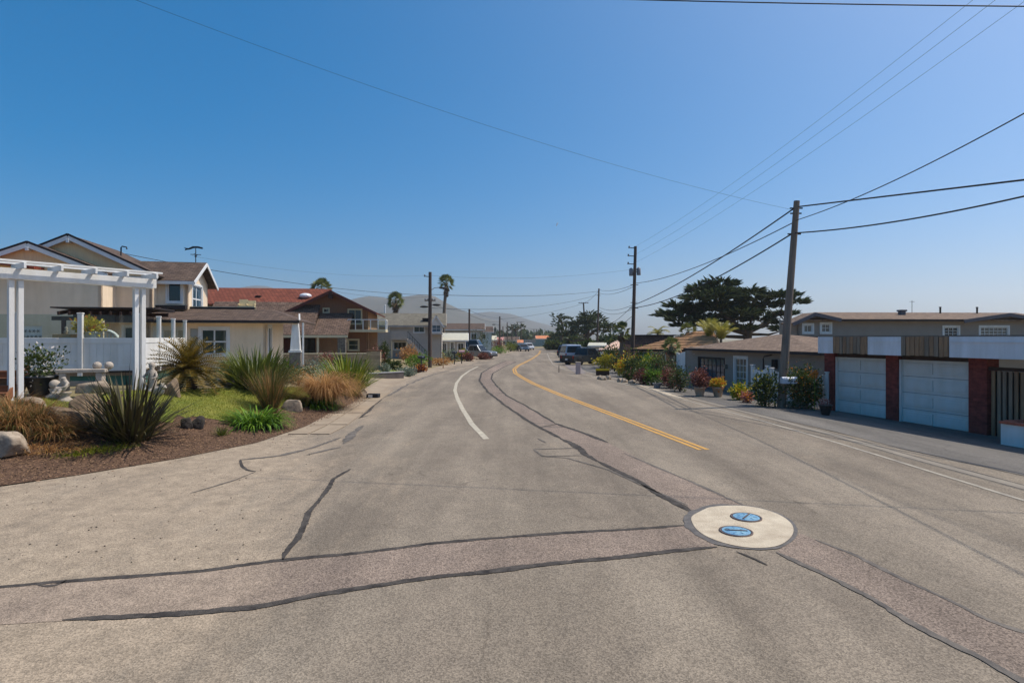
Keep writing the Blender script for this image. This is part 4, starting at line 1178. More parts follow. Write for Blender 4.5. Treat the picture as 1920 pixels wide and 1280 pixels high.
slab(lh, 'roof', [(ue1, -.45, zeh), (ue1, 7, zeh), (pk[0], 3.2, zpk)], .12, m_groof2)
slab(lh, 'roof', [(ue1, 7, zeh), (ue0, 7, zeh), (pk[0] - .8, 3.2, zpk), (pk[0], 3.2, zpk)], .12, m_groof2)
board(lh, 'roof_gutter', (ue0, -.48, zeh - .06), (ue1, -.48, zeh - .06), .08, .13, m_flash)
u_, z_ = fh.fv(1432, 668); obj('conduit', MB().tube([(u_, -.03, z_ - .9), (u_, -.03, z_ - .1), (u_ + .1, -.05, z_), (u_ + .6, -.05, z_ + .08)], .025, 6), m_vane, lh)
u_, z_ = fh.fv(1455, 682); obj('meter_box', MB().box((u_, -.08, z_), (.25, .14, .4)), m_dark, lh)
u_, z_ = fh.fv(1363, 687); obj('wall_lamp', MB().box((u_, -.08, z_), (.12, .14, .22)), m_curt, lh)

# ================================================================ RIGHT: TALL GREY HOUSE BEHIND
fk = Frame(1496, 40, 3, -1.2)
th_ = fk.root('tall_grey_house', 'grey two storey house behind the garage with small white windows and two gables', 'house')
zk = fk.fv(1566, 599)[1]; zkr = fk.fv(1640, 585, 3)[1]
uk1 = fk.fv(1990, 610)[0]
kw = [fk.rect(1507, 609, 1523, 623), fk.rect(1540, 607, 1557, 623), fk.rect(1770, 613, 1797, 632), fk.rect(1838, 613, 1890, 633)]
ua_, ub_ = fk.fv(1496, 620)[0], fk.fv(1566, 620)[0]
uc_ = fk.fv(1806, 620)[0]
gpk = fk.fv(1520, 588); gpk2 = fk.fv(1880, 589)
wall(th_, m_gwall, (0, 0, 0), FRONT, ua_, uk1, -1, zk, kw, top=[(ua_, zk), (gpk[0], gpk[1] - .1), (ub_, zk + .02), (uc_, zk + .02), (gpk2[0], gpk2[1] - .1), (uk1, zk)])
for h, g in zip(kw, ((2, 1), (2, 2), (3, 3), (6, 3))): window(th_, (0, 0, 0), FRONT, h, m_white, m_glass if g[0] == 3 else m_curt, *g, trim=.12, bar=.03)
wall(th_, m_gwall, (ua_, 0, 0), LEFT, -2.5, 0, -1, zk)
slab(th_, 'roof', [(ua_ + .5, -.4, zk), (uk1, -.4, zk), (uk1, 3.5, zkr), (fk.fv(1526, 586, 3.5)[0], 3.5, zkr)], .12, m_groof2)
slab(th_, 'roof', [(fk.fv(1526, 586, 3.5)[0], 3.5, zkr), (uk1, 3.5, zkr), (uk1, 7.4, zk), (fk.fv(1526, 586, 3.5)[0], 7.4, zk)], .12, m_groof2)
board(th_, 'roof_gutter', (ub_ + .2, -.45, zk - .05), (uc_ - .3, -.45, zk - .05), .08, .14, m_flash)
m_slate = M('slate_fascia', sr(92, 90, 96), .7, .08)
for (l, p, r) in (((fk.fv(1478, 607)), gpk, (fk.fv(1568, 599))), ((fk.fv(1795, 601)), gpk2, (fk.fv(1990, 607)))):
    for a, b in ((l, p), (p, r)):
        slab(th_, 'roof', [(a[0], -.55, a[1] + .06), (b[0], -.55, b[1] + .06), (b[0], 1.0, b[1] + .06), (a[0], 1.0, a[1] + .06)], .10, m_groof2)
        board(th_, 'fascia_board', (a[0], -.58, a[1] - .06), (b[0], -.58, b[1] - .06), .05, .24, m_slate)
u_, z_ = fk.fv(1691, 588, 2.2)
obj('chimney_vent', MB().box((u_, 2.2, z_ - .25), (.34, .34, .9)).box((u_, 2.2, z_ + .22), (.46, .46, .12)), m_slate, th_)
for px in (1763, 1832): pipe(th_, (fk.fv(px, 590, 3)[0], 3, zkr), .06, .35, m_dark)
u_, z_ = fk.fv(1710, 585, 3.4); obj('roof_aerial', MB().tube([(u_, 3.4, zkr - .1), (u_, 3.4, zkr + .9)], .018, 5).bar((u_ - .2, 3.4, zkr + .8), (u_ + .2, 3.4, zkr + .8), .02, .02), m_vane, th_)
u0c, z0c = fk.fv(1480, 640, -1.0)
# dark lower roof pieces between the tall house and the garage
slab(th_, 'lower_roof', [(fk.fv(1480, 640, -1.6)[0], -1.6, fk.fv(1480, 640, -1.6)[1] - .6), (uk1, -1.6, fk.fv(1480, 640, -1.6)[1] - .6), (uk1, 0, fk.fv(1500, 630)[1]), (fk.fv(1480, 632)[0], 0, fk.fv(1500, 630)[1])], .1, M('dark_lower_roof', sr(70, 64, 62), .9))
hip = thing('shingle_roof_peak', 'low tan shingle roof peeping over the garage fascia', 'roof', AT(1665, 652, 30))
hz_ = [(-3.4, -1.5, 0), (3.0, -1.5, 0), (3.2, 2.5, 0), (-3.6, 2.5, 0)]; pk_ = (-.1, .6, .48)
for a, b in zip(hz_, hz_[1:] + hz_[:1]): slab(hip, 'roof', [a, b, pk_], .08, m_groof2)
obj('wall', MB().box((-.2, .5, -1.0), (6.0, 3.4, 2.0)), m_gwall, hip)

# ================================================================ RIGHT: TAN TILE ROOF HOUSE
m_tile = M('tan_roof_tile', sr(192, 150, 108), .9, .2, 3, .5, 20, col2=sr(164, 122, 88))
m_tile2 = M('red_roof_tile', sr(150, 66, 50), .9, .2, 3, .5, 20, col2=sr(170, 84, 62))
ft = Frame(1192, 47, -45, -.45)
tl = ft.root('tile_roof_house', 'bungalow with a stepped tan tile roof and cream framed windows', 'house')
ut = ft.fv(1300, 680)[0]; zt = ft.fv(1230, 656, -.6)[1]
tw = [ft.rect(1207, 661, 1217, 684), ft.rect(1221, 661, 1231, 684), ft.rect(1236, 661, 1248, 684), ft.rect(1264, 664, 1278, 690)]
wall(tl, m_stucco, (0, 0, 0), FRONT, .2, ut + 2, -.5, zt, tw)
for h in tw: window(tl, (0, 0, 0), FRONT, h, m_white, m_curt if h is tw[2] else m_glassb, 1, 1, trim=.07)
wall(tl, m_stucco, (.2, 0, 0), LEFT, -8, 0, -.5, zt)
rz_ = ft.fv(1305, 622, 3.2)[1]
e0 = ft.fv(1186, 655, -.6)[0]; e1_ = ut + 2.4
ncr = 12
for k in range(ncr):
    f0, f1 = k / ncr, (k + 1) / ncr
    v0, v1 = -.6 + 3.8 * f0, -.6 + 3.8 * f1 + .06
    z0_, z1_ = zt + (rz_ - zt) * f0, zt + (rz_ - zt) * f1
    a0_, a1_ = e0 + 3.4 * f0, e1_ - 2.6 * f0
    slab(tl, 'tile_course', [(a0_, v0, z0_ + .09), (a1_, v0, z0_ + .09), (a1_, v1, z1_ + .03), (a0_ + 3.4 / ncr, v1, z1_ + .03)], .09, m_tile)
    slab(tl, 'tile_course', [(e0 + 3.4 * f0, 7 - 3.8 * f0, z0_ + .08), (e0 + 3.4 * f0, v0, z0_ + .08), (e0 + 3.4 * f1, v1, z1_ + .02), (e0 + 3.4 * f1, 7 - 3.8 * f1, z1_ + .02)], .08, m_tile)
board(tl, 'roof_gutter', (e0, -.63, zt - .02), (e1_, -.63, zt - .02), .08, .14, m_dkwood)
# small upper cap of the tile roof
cu_, cz_ = ft.fv(1312, 616, 5)
arch_ = thing('arched_gateway', 'small tan rendered arch with a lantern beside the tile roof house', 'gateway', tuple(ground_at(1264, 43)), R(-30))
mb = MB()
pts = [(-.75, 0, 0), (-.75, 0, 2.1)] + [(.75 * -cos(pi * k / 10), 0, 2.1 + .45 * sin(pi * k / 10)) for k in range(1, 10)] + [(.75, 0, 2.1), (.75, 0, 0)]
for a, b in zip(pts, pts[1:]): mb.bar(a, b, .35, .3, (0, 1, 0))
obj('arch', mb, m_tile, arch_); arch_.scale = (.62, .7, .8)
# ================================================================ RIGHT: BROWN MANSARD HOUSE, RED TILE HOUSE
fm = Frame(1172, 60, -20, -.6)
mh = fm.root('brown_mansard_house', 'house with a tall dark brown mansard roof behind the street pole', 'house')
um = fm.fv(1262, 640)[0]; zm0, zm1 = fm.fv(1200, 656)[1], fm.fv(1200, 629)[1]
wall(mh, m_brown, (0, 0, 0), FRONT, 0, um, -.3, zm0 + .1); wall(mh, m_brown, (0, 0, 0), LEFT, -7, 0, -.3, zm0 + .1)
m_mans = M('dark_brown_shake', sr(98, 72, 60), .95, .25, 2, 1, 20, brick=(.3, .2, .02, .5))
slab(mh, 'mansard', [(-.4, -.4, zm0), (um + .4, -.4, zm0), (um, .5, zm1), (0, .5, zm1)], .1, m_mans); slab(mh, 'mansard', [(-.4, 7, zm0), (-.4, -.4, zm0), (0, .5, zm1), (0, 7, zm1)], .1, m_mans)
obj('flat_roof', MB().box((um / 2, 3.7, zm1 + .03), (um + .2, 6.8, .12)), m_flash, mh)
frd = Frame(1126, 62, -15, -.5)
rh = frd.root('red_tile_house', 'small house with striped red and white clay tile roof', 'house')
ud = frd.fv(1190, 650)[0]; zr0 = frd.fv(1150, 657)[1]; zr1 = frd.fv(1160, 637, 3)[1]
wall(rh, m_stucco, (0, 0, 0), FRONT, .3, ud, -.3, zr0, [(1.0, 2.0, .8, 2.0), (3, 3.9, 0, 2.0)])
window(rh, (0, 0, 0), FRONT, (1.0, 2.0, .8, 2.0), m_white, m_glass, 2, 1); window(rh, (0, 0, 0), FRONT, (3, 3.9, 0, 2.0), m_dkwood, m_glass, 1, 1)
wall(rh, m_stucco, (.3, 0, 0), LEFT, -6, 0, -.3, zr0)
slab(rh, 'roof', [(-.2, -.5, zr0), (ud + .4, -.5, zr0), (ud - .5, 3, zr1), (1.8, 3, zr1)], .1, m_tile2); slab(rh, 'roof', [(-.2, 6.5, zr0), (-.2, -.5, zr0), (1.8, 3, zr1)], .1, m_tile2)
m_bt = M('pale_clay_tile', sr(226, 196, 176), .9, .2, 4)
n = 22
mb = MB()
for k in range(n):
    u_ = -.1 + (ud + .4) * k / n
    f = min(1.0, max(.15, (u_ + .2) / 2.0)) if u_ < 1.8 else 1.0
    p_ = Vector((u_, -.52, zr0 + .06)); q_ = Vector((u_ + (.0 if u_ < 1.8 else -.1), -.5 + 3.5 * f, zr0 + (zr1 - zr0) * f + .06))
    mb.tube([p_, q_], .075, 6)
tl_ = obj('cover_tiles', mb, m_bt, rh)
# generic smaller houses down the street
def small_house(name, label, px0, px1, yr, ye, yb, d, deg, mw, mr, along='u', depth=7, wins=((.2, .4, .35, .75), (.6, .8, .35, .75)), trim=m_wtrim, oh=.4, z0=None):
    a = ground_at(px0, d)
    f = Frame(px0, d, deg, a.z - .1 if z0 is None else z0)
    e = f.root(name, label, 'house')
    u1 = f.fv(px1, ye)[0]; ze = f.fv((px0 + px1) / 2, ye)[1]; zr = f.fv((px0 + px1) / 2, yr, depth / 2 if along == 'u' else 0)[1]
    hs = [(u1 * h[0], u1 * h[1], ze * h[2], ze * h[3]) for h in wins]
    top = [(0, ze), (u1 / 2, zr), (u1, ze)] if along == 'v' else None
    wall(e, mw, (0, 0, 0), FRONT, 0, u1, -.5, ze, hs, top=top)
    for h in hs: window(e, (0, 0, 0), FRONT, h, trim or m_wtrim, m_glass, 2, 1, trim=.08, sill=False)
    st_ = [(0, ze), (depth / 2, zr), (depth, ze)] if along == 'u' else None
    wall(e, mw, (0, 0, 0), LEFT, -depth, 0, -.5, ze, top=[(-depth, ze), (-depth / 2, zr), (0, ze)] if along == 'u' else None)
    wall(e, mw, (u1, 0, 0), RIGHT, 0, depth, -.5, ze, top=st_)
    wall(e, mw, (0, depth, 0), BACK, -u1, 0, -.5, ze)
    gable_roof(e, 0, u1, 0, depth, ze, zr, along, mr, trim, oh, .1)
    return f
m_pblue = M('pale_blue_siding', sr(176, 188, 188), .8, .06)
m_orange = M('orange_tile', sr(200, 128, 88), .9, .18, 2)
m_lg = M('light_grey_roof', sr(186, 182, 164), .9, .12, 2, .5, 12)
m_cwall = M('cream_wall', sr(214, 200, 172), .9, .06)
m_lav = M('teal_grey_wall', sr(120, 140, 140), .9, .08)
small_house('porch_house', 'low house with pale green grey porch roof beside the tall palm', 826, 872, 624, 636, 668, 74, 4, m_grey, m_lg, wins=((.05, .25, .3, .8), (.4, .55, .05, .85), (.7, .95, .3, .8)))
small_house('flat_roof_house', 'long grey house with dark roof behind the pole', 832, 905, 606, 616, 660, 100, 3, m_grey, m_shingle, wins=((.1, .25, .5, .8), (.4, .55, .5, .8), (.7, .85, .5, .8)))
small_house('pale_blue_house', 'two storey pale blue house with brown roof and white gable edge', 878, 922, 612, 621, 662, 118, 3, m_pblue, m_shingle, wins=((.1, .3, .6, .85), (.5, .75, .6, .85), (.2, .4, .15, .4)))
small_house('cream_bungalow', 'small cream bungalow beside the clipped bush down the street', 905, 928, 629, 636, 658, 122, 3, m_cwall, m_lg)
small_house('orange_roof_house', 'low house with orange roof across the end of the street', 972, 1003, 637, 641.5, 654, 175, 0, m_lav, m_orange)
small_house('orange_roof_house', 'house with larger orange tile roof at the street bend, by the cypress', 1007, 1036, 629, 634, 652, 190, 0, m_cwall, m_orange)
small_house('far_tan_house', 'far tan house partly hidden behind the right hand cypress', 1046, 1075, 634, 640, 655, 160, 0, m_cwall, m_shingle)
small_house('white_garage_house', 'pale grey garage left of the red tile house', 1108, 1130, 642, 647, 668, 80, -10, m_grey, m_lg, wins=((.2, .8, .1, .7),))
small_house('pink_house', 'small pink roofed house behind the far left pole', 928, 942, 632, 637, 652, 160, 0, m_cwall, M('pink_roof', sr(196, 140, 128), .9))
small_house('grey_far_house', 'far dark roofed house under the flat cypress', 945, 972, 631, 637, 652, 200, 0, m_grey, m_shingle)
fe = thing('far_fence', 'teal grey board fence at the end of the street', 'fence', tuple(ground_at(980, 168)))
for k in range(30): obj('board', MB().box((.5 + k * .55, 0, 1.0), (.52, .05, 2.0)), m_lav, fe)
# ================================================================ PLANTS
LF = {}
def leafm(name, c1, c2, tr=.3, rough=.55):
        return M('leaf_' + name, c1, rough, .2, 3, col2=c2, island=True, transl=tr, spec=.3)
lm_dark = leafm('dark_flax', sr(38, 32, 26), sr(86, 80, 42), .15)
lm_green = leafm('flax_green', sr(56, 70, 24), sr(138, 144, 58), .25)
lm_yel = leafm('flax_yellow', sr(74, 94, 22), sr(164, 162, 46), .25)
lm_agap = leafm('agapanthus', sr(56, 96, 20), sr(132, 164, 44), .3)
lm_blond = leafm('blond_grass', sr(150, 104, 62), sr(220, 176, 112), .4)
lm_brown = leafm('brown_grass', sr(126, 88, 52), sr(204, 156, 98), .4)
lm_olive = leafm('olive_grass', sr(62, 68, 32), sr(124, 116, 58))
lm_cycad = leafm('cycad', sr(76, 72, 24), sr(156, 122, 44), .35)
lm_shrub = leafm('shrub', sr(50, 66, 30), sr(98, 108, 48))
lm_grey = leafm('grey_shrub', sr(96, 108, 92), sr(150, 158, 140))
lm_red = leafm('red_leaf', sr(92, 50, 42), sr(152, 96, 76))
lm_orng = leafm('orange_flower', sr(196, 104, 36), sr(226, 168, 60))
lm_yfl = leafm('yellow_leaf', sr(166, 150, 28), sr(222, 200, 62))
lm_pink = leafm('pink_flower', sr(150, 92, 86), sr(190, 140, 128))
lm_wfl = leafm('white_flower', sr(210, 200, 190), sr(236, 228, 220))
lm_cyp = leafm('cypress', sr(42, 54, 34), sr(94, 104, 60), .2, .7)
lm_palm = leafm('fan_palm', sr(64, 76, 40), sr(140, 144, 78), .3)
lm_pdead = leafm('dead_frond', sr(92, 72, 52), sr(140, 114, 84), .1)
lm_feather = leafm('feather_palm', sr(130, 128, 50), sr(190, 178, 90), .35)
m_bark = M('bark', sr(92, 78, 66), .95, .3, 3, .8, 12, stretch=(4, 4, .7))
m_bark2 = M('grey_palm_trunk', sr(110, 96, 82), .95, .25, 4, .8, 10, stretch=(1, 1, 5))

def blade(mb, b, az, el, L, wd, curl, rs, seg=4, fold=0.0):
    """one strap leaf: rises at elevation el towards azimuth az and curls down"""
    d = Vector((cos(az) * cos(el), sin(az) * cos(el), sin(el))); p = Vector(b)
    side = Vector((-sin(az), cos(az), 0)); vs = []
    for i in range(seg + 1):
        t = i / seg; w_ = wd * (1 - t) ** .6 * (.7 + .6 * min(1, t * 3)) if i < seg else 0.0
        if i == seg: vs.append(p.copy())
        else: vs += [p - side * w_ / 2, p + side * w_ / 2]
        e2 = el - curl * (t + .5 / seg) ** 1.5
        d = Vector((cos(az) * cos(e2), sin(az) * cos(e2), sin(e2)))
        p = p + d * L / seg
    fs = [(2 * i, 2 * i + 1, 2 * i + 3, 2 * i + 2) for i in range(seg - 1)] + [(2 * seg - 2, 2 * seg - 1, 2 * seg)]
    mb.add(vs, fs)
def strap_plant(name, label, loc, h, r, n, mat, wd=.05, curl=(.2, 1.0), elr=(40, 88), cat='plant', group=None, seed=1, base=.12, dead=0, mat2=None, parts='leaves'):
    rs = random.Random(seed); t = thing(name, label, cat, tuple(loc), rs.uniform(0, 6), group)
    mb, m2 = MB(), MB()
    for i in range(n):
        az = rs.uniform(0, 2 * pi); el = R(rs.uniform(*elr)); k = rs.random() ** .5 * base * r * 2
        c = rs.uniform(*curl); L = h * rs.uniform(.65, 1.12)
        tgt = m2 if (mat2 and rs.random() < dead) else mb
        blade(tgt, (k * cos(az), k * sin(az), -.03), az + rs.gauss(0, .25), el, L, wd * rs.uniform(.7, 1.25), c, rs)
    obj(parts, mb, mat, t)
    if mat2 and m2.v: obj('dry_' + parts, m2, mat2, t)
    return t
def leafball(mb, c, r, n, ls, rs, lump=.55, up=.3, seed=0):
    """many leaf-sized faces through an uneven volume"""
    c = Vector(c)
    for i in range(n):
        d = Vector((rs.gauss(0, 1), rs.gauss(0, 1), rs.gauss(0, 1))).normalized()
        k = (1 + lump * 1.6 * (noise.noise(d * 1.7 + Vector((seed, seed * .7, 0))) + .5 * noise.noise(d * 4.1 + Vector((seed, 2, seed))))) * (rs.random() ** .28)
        p = c + Vector((d.x * r[0], d.y * r[1], d.z * r[2])) * k
        a = (d + Vector((rs.gauss(0, .6), rs.gauss(0, .6), rs.gauss(0, .6) + up))).normalized()
        b = a.cross(Vector((rs.gauss(0, 1), rs.gauss(0, 1), rs.gauss(0, 1)))).normalized()
        l = ls * rs.uniform(.6, 1.3); w_ = l * .28
        mb.add([p, p + a * l * .5 + b * w_, p + a * l, p + a * l * .5 - b * w_], [(0, 1, 2, 3)])
def shrub(name, label, loc, w_, h, mat, n=900, ls=.09, flowers=None, nf=0, cat='shrub', group=None, seed=1, lobes=5, stem=True, fs=None, d=None):
    rs = random.Random(seed); t = thing(name, label, cat, tuple(loc), 0, group)
    mb, fl = MB(), MB()
    for k in range(lobes):
        a = rs.uniform(0, 6.28); q = rs.uniform(0, .42) * w_ / 2 if lobes > 1 else 0
        r = (w_ / 2 * rs.uniform(.5, .72), w_ / 2 * rs.uniform(.5, .72), h / 2 * rs.uniform(.6, .95))
        if lobes == 1: r = (w_ / 2, w_ / 2, h / 2)
        c = (q * 1.5 * cos(a), q * 1.5 * sin(a), r[2] * .95 + rs.uniform(0, h - 2 * r[2] if h > 2 * r[2] else 0))
        leafball(mb, c, r, n // lobes, ls, rs, seed=seed + k * 3.1)
        if flowers: leafball(fl, (c[0], c[1], c[2] + r[2] * .12), (r[0] * 1.04, r[1] * 1.04, r[2] * 1.02), nf // lobes, fs or ls * .9, rs, up=.8, seed=seed + k * 3.1)
    obj('foliage', mb, mat, t)
    if flowers: obj('flowers', fl, flowers, t)
    if stem:
        sb = MB()
        for k in range(5):
            a = rs.uniform(0, 6.28); sb.tube([(0, 0, -.05), (w_ * .12 * cos(a), w_ * .12 * sin(a), h * .3), (w_ * .25 * cos(a), w_ * .25 * sin(a), h * .65)], [.02 + .012 * h, .012 + .008 * h, .006], 5)
        obj('stem', sb, m_bark, t)
    return t
def fan_frond(mb, b, az, el, L, r, rs, nb=11):
    """petiole and a fan of narrow blades"""
    d = Vector((cos(az) * cos(el), sin(az) * cos(el), sin(el))); s = Vector((-sin(az), cos(az), 0)); up = s.cross(d)
    ro = rs.uniform(-1.0, 1.0); s, up = s * cos(ro) + up * sin(ro), up * cos(ro) - s * sin(ro)
    p = Vector(b); q = p + d * L - Vector((0, 0, L * .12))
    mb.add([p - s * .02, p + s * .02, q + s * .015, q - s * .015], [(0, 1, 2, 3)])
    for k in range(nb):
        a = R(-78 + 156 * k / (nb - 1)); e = (d * cos(a) + s * sin(a)) ; l = r * (.85 + .2 * cos(a)) * rs.uniform(.9, 1.1)
        n_ = (s * cos(a) - d * sin(a)) * l * .085
        m_ = q + e * l * .55 + up * .03; tip = q + e * l - Vector((0, 0, l * .15))
        mb.add([q, m_ - n_, tip, m_ + n_], [(0, 1, 2, 3)])
def fan_palm(name, label, base, top, cr, trunk_r, seed=1, nf=40, skirt=.9, cat='palm tree', group=None, mat=lm_palm):
    """trunk from base to top (world), crown radius cr"""
    rs = random.Random(seed); base, top = Vector(base), Vector(top)
    t = thing(name, label, cat, tuple(base), 0, group); v = top - base
    bend = Vector((rs.uniform(-.03, .03), 0, 0)) * v.length
    obj('trunk', MB().tube([(0, 0, -.1), v * .35 + bend, v * .7 + bend * .7, v], [trunk_r * 1.35, trunk_r, trunk_r * .9, trunk_r * .95], 10), m_bark2, t)
    mb, dm = MB(), MB()
    for k in range(nf):
        el = R(-48 + 133 * ((k + .5) / nf) ** .9); fan_frond(mb, v + Vector((0, 0, .12 * cr * (k / nf))), k * 2.4 + rs.uniform(-.3, .3), el, cr * .52 * rs.uniform(.85, 1.1), cr * .5, rs)
    obj('crown', mb, mat, t)
    if skirt > 0:
        for k in range(nf):
            z = -skirt * cr * rs.random(); fan_frond(dm, v + Vector((0, 0, z * .8)), rs.uniform(0, 6.28), R(rs.uniform(-80, -48)), cr * .28, cr * .42 * (1 + z / cr * .35), rs, 9)
        obj('dead_skirt', dm, lm_pdead, t)
    return t
def feather_palm(name, label, base, h, cr, seed=1, nf=14, mat=lm_feather, trunk_r=.1, cat='palm tree', up=(10, 75), curl=1.7):
    rs = random.Random(seed); t = thing(name, label, cat, tuple(base))
    obj('trunk', MB().tube([(0, 0, -.1), (.02, 0, h * .5), (0, .02, h)], [trunk_r * 1.3, trunk_r, trunk_r], 8), m_bark2, t)
    mb = MB()
    for k in range(nf):
        az = k * 2.4 + rs.uniform(-.2, .2); el = R(rs.uniform(*up)); p = Vector((0, 0, h)); s = Vector((-sin(az), cos(az), 0)); n = 12
        for i in range(n):
            e = el - curl * (i / n) ** 1.4; d = Vector((cos(az) * cos(e), sin(az) * cos(e), sin(e))); q = p + d * cr / n
            mb.add([p - s * .012, p + s * .012, q + s * .01, q - s * .01], [(0, 1, 2, 3)])
            for sg in (-1, 1):
                for hh in (0, .5):
                    o = p + (q - p) * hh; l = cr * .30 * (1 - .55 * abs(i / n - .35)) * rs.uniform(.8, 1.15); tip = o + (s * sg * .8 + d * .55).normalized() * l - Vector((0, 0, l * .35))
                    mb.add([o, o + d * cr * .035, tip], [(0, 1, 2)])
            p = q
    obj('crown', mb, mat, t); return t
def cypress(name, label, base, trunks, pads, sp, seed=1, cat='cypress tree', dens=36, mat=lm_cyp):
    """wind-shaped cypress: limbs to every foliage pad, pads of ragged upswept sprays.
       trunks: list of polylines with radii (local), pads: (x, y, z, rx, ry, rz)"""
    rs = random.Random(seed); t = thing(name, label, cat, tuple(base))
    tb = MB(); nodes = []
    for pts, rad in trunks:
        tb.tube(pts, rad, 8)
        for (a, b), r_ in zip(zip(pts, pts[1:]), rad):
            for k in range(5): nodes.append((Vector(a).lerp(Vector(b), k / 5), r_))
    obj('trunk', tb, m_bark, t)
    lb, fb_ = MB(), MB()
    for (x, y, z, rx, ry, rz) in pads:
        c = Vector((x, y, z))
        nn, r_ = min(nodes, key=lambda q: (q[0] - c).length + (2 if q[0].z > z - .2 else 0))
        mid = nn.lerp(c, .55) + Vector((rs.uniform(-.2, .2), rs.uniform(-.2, .2), -.12 * (c - nn).length + rs.uniform(0, .2)))
        lb.tube([nn, mid, c], [max(.03, r_ * .42), max(.025, r_ * .26), .02], 5)
        for k in range(int(dens * max(1.0, rx * ry * 1.2))):
            a = rs.uniform(0, 6.28); q = rs.random() ** .55
            p = c + Vector((rx * q * cos(a), ry * q * sin(a), rz * (rs.uniform(-.6, 1) * (1 - .5 * q * q))))
            out_ = Vector((cos(a) * (.4 + q), sin(a) * (.4 + q), rs.uniform(.05, .75))).normalized()
            l = sp * rs.uniform(.6, 1.5); sd_ = out_.cross(Vector((rs.gauss(0, .5), rs.gauss(0, .5), 1))).normalized()
            n_ = sd_.cross(out_)
            for s2 in (0, 1, 2):
                ww = (sd_ if s2 == 0 else (sd_ * .5 + n_ * (.8 if s2 == 1 else -.8))) * l * .12
                tip = p + out_ * l + Vector((rs.gauss(0, .1), rs.gauss(0, .1), rs.gauss(0, .08))) * l
                m_ = p.lerp(tip, .45)
                fb_.add([p, m_ - ww, tip, m_ + ww], [(0, 1, 2, 3)])
    obj('limbs', lb, m_bark, t); obj('crown', fb_, mat, t)
    return t
def boulder(label, loc, r, seed, mat, rz=0.0, name='boulder'):
    mb = MB().ico((0, 0, 0), (1, 1, 1), 4, .22, 1.3, seed)
    q = random.Random(seed); pl = [(Vector((q.gauss(0, 1), q.gauss(0, 1), q.gauss(0, .8))).normalized(), q.uniform(.62, .86)) for _ in range(13)]
    vs = []
    for v in mb.v:                                   # flatten against random planes: broken faces with soft edges
        p = Vector(v)
        for n_, k_ in pl:
            e_ = p.dot(n_) - k_
            if e_ > 0: p -= n_ * e_ * .92
        p *= 1 + .05 * noise.noise(p * 5 + Vector((seed, 0, 0)))
        vs.append((p.x * r[0] * 1.1, p.y * r[1] * 1.1, max(p.z, -.4) * r[2] * 1.15 + r[2] * .35))
    mb.v = vs
    o = obj(name, mb, mat)
    for p in o.data.polygons: p.use_smooth = True
    o.location = loc; o.rotation_euler.z = rz
    return tag(o, label, 'boulder')
m_rock = M('tan_granite', sr(150, 128, 104), .9, .25, 3.5, .9, 8, col2=sr(100, 84, 68))
m_rockp = M('pale_granite', sr(176, 160, 140), .9, .2, 3.5, .9, 8, col2=sr(124, 108, 92))
m_rockd = M('dark_lava_rock', sr(60, 54, 50), .95, .3, 6, 1, 12)

# ---- front garden, left (nearest first)
def sz(px, d): return px * d / F
g = GP(242, 824); strap_plant('flax_plant', 'large dark bronze flax with spiky upright leaves on the mulch', g, sz(136, g.y), .8, 330, lm_dark, .05, (.1, .8), (24, 88), seed=3, base=.28, dead=.25, mat2=leafm('flax_olive', sr(56, 62, 30), sr(128, 116, 62), .15))
g = GP(414, 817); strap_plant('small_grass_tuft', 'small green spiky tuft beside the dark stones', g, .38, .3, 90, lm_green, .018, (.2, .9), (30, 85), seed=4)
g = GP(478, 797); strap_plant('agapanthus', 'bright green clump of strap leaves, lower one on the mulch edge', g, .80, .85, 520, lm_agap, .05, (1.2, 2.6), (22, 84), seed=5, base=.35)
g = GP(595, 762); strap_plant('agapanthus', 'bright green clump of strap leaves beside the blond grass', g, .74, .7, 420, lm_agap, .05, (1.2, 2.6), (22, 84), seed=6, base=.35)
g = GP(508, 772); strap_plant('reed_clump', 'tall olive green reed clump beside the pale boulder', g, sz(92, g.y), .4, 620, lm_olive, .014, (.05, .7), (60, 89), seed=7, base=.25, dead=.3, mat2=lm_brown)
g = GP(608, 764); strap_plant('blond_grass_mound', 'drooping blond ornamental grass mound below the yellow flax', g, sz(112, g.y), .5, 1900, lm_blond, .015, (1.7, 3.0), (66, 89), seed=8, base=.22)
g = GP(652, 741); strap_plant('flax_plant', 'large yellow green flax beside the driveway', g, sz(88, g.y), .85, 420, lm_yel, .065, (.1, .8), (35, 88), seed=9, base=.25, dead=.15, mat2=lm_agap)
g = GP(480, 729); strap_plant('flax_plant', 'broad dark green flax in front of the beige house wall', g, sz(84, g.y), 1.2, 620, lm_green, .07, (.1, .8), (22, 88), seed=10, base=.32)
# brown grasses at the left edge
for k, (px, py, hp, lab) in enumerate([(30, 808, 62, 'brown fountain grass clump at the left edge behind the pale boulder'), (70, 800, 55, 'brown fountain grass clump second from the left edge'), (20, 775, 40, 'brown fountain grass clump beneath the wooden steps'), (95, 818, 38, 'low brown grass clump in front of the tan boulder')]):
    g = GP(px, py); strap_plant('fountain_grass', lab, g, sz(hp, g.y) * 1.45, .55, 800, lm_brown, .013, (1.0, 2.4), (34, 86), seed=20 + k, base=.3, dead=.3, mat2=lm_olive, group='brown fountain grasses')
for k, (px, py, lab) in enumerate([(100, 838, 'low straw coloured groundcover patch left of the dark flax'), (160, 842, 'low yellow green groundcover patch under the dark flax'), (70, 832, 'straw groundcover patch beside the pale boulder'), (185, 836, 'yellowish groundcover patch touching the dark flax')]):
    g = GP(px, py); strap_plant('groundcover', lab, g, .24, .6, 420, lm_yel if k in (1, 3) else lm_blond, .014, (.8, 2), (15, 75), seed=30 + k, base=.6, group='low groundcover by the dark flax')
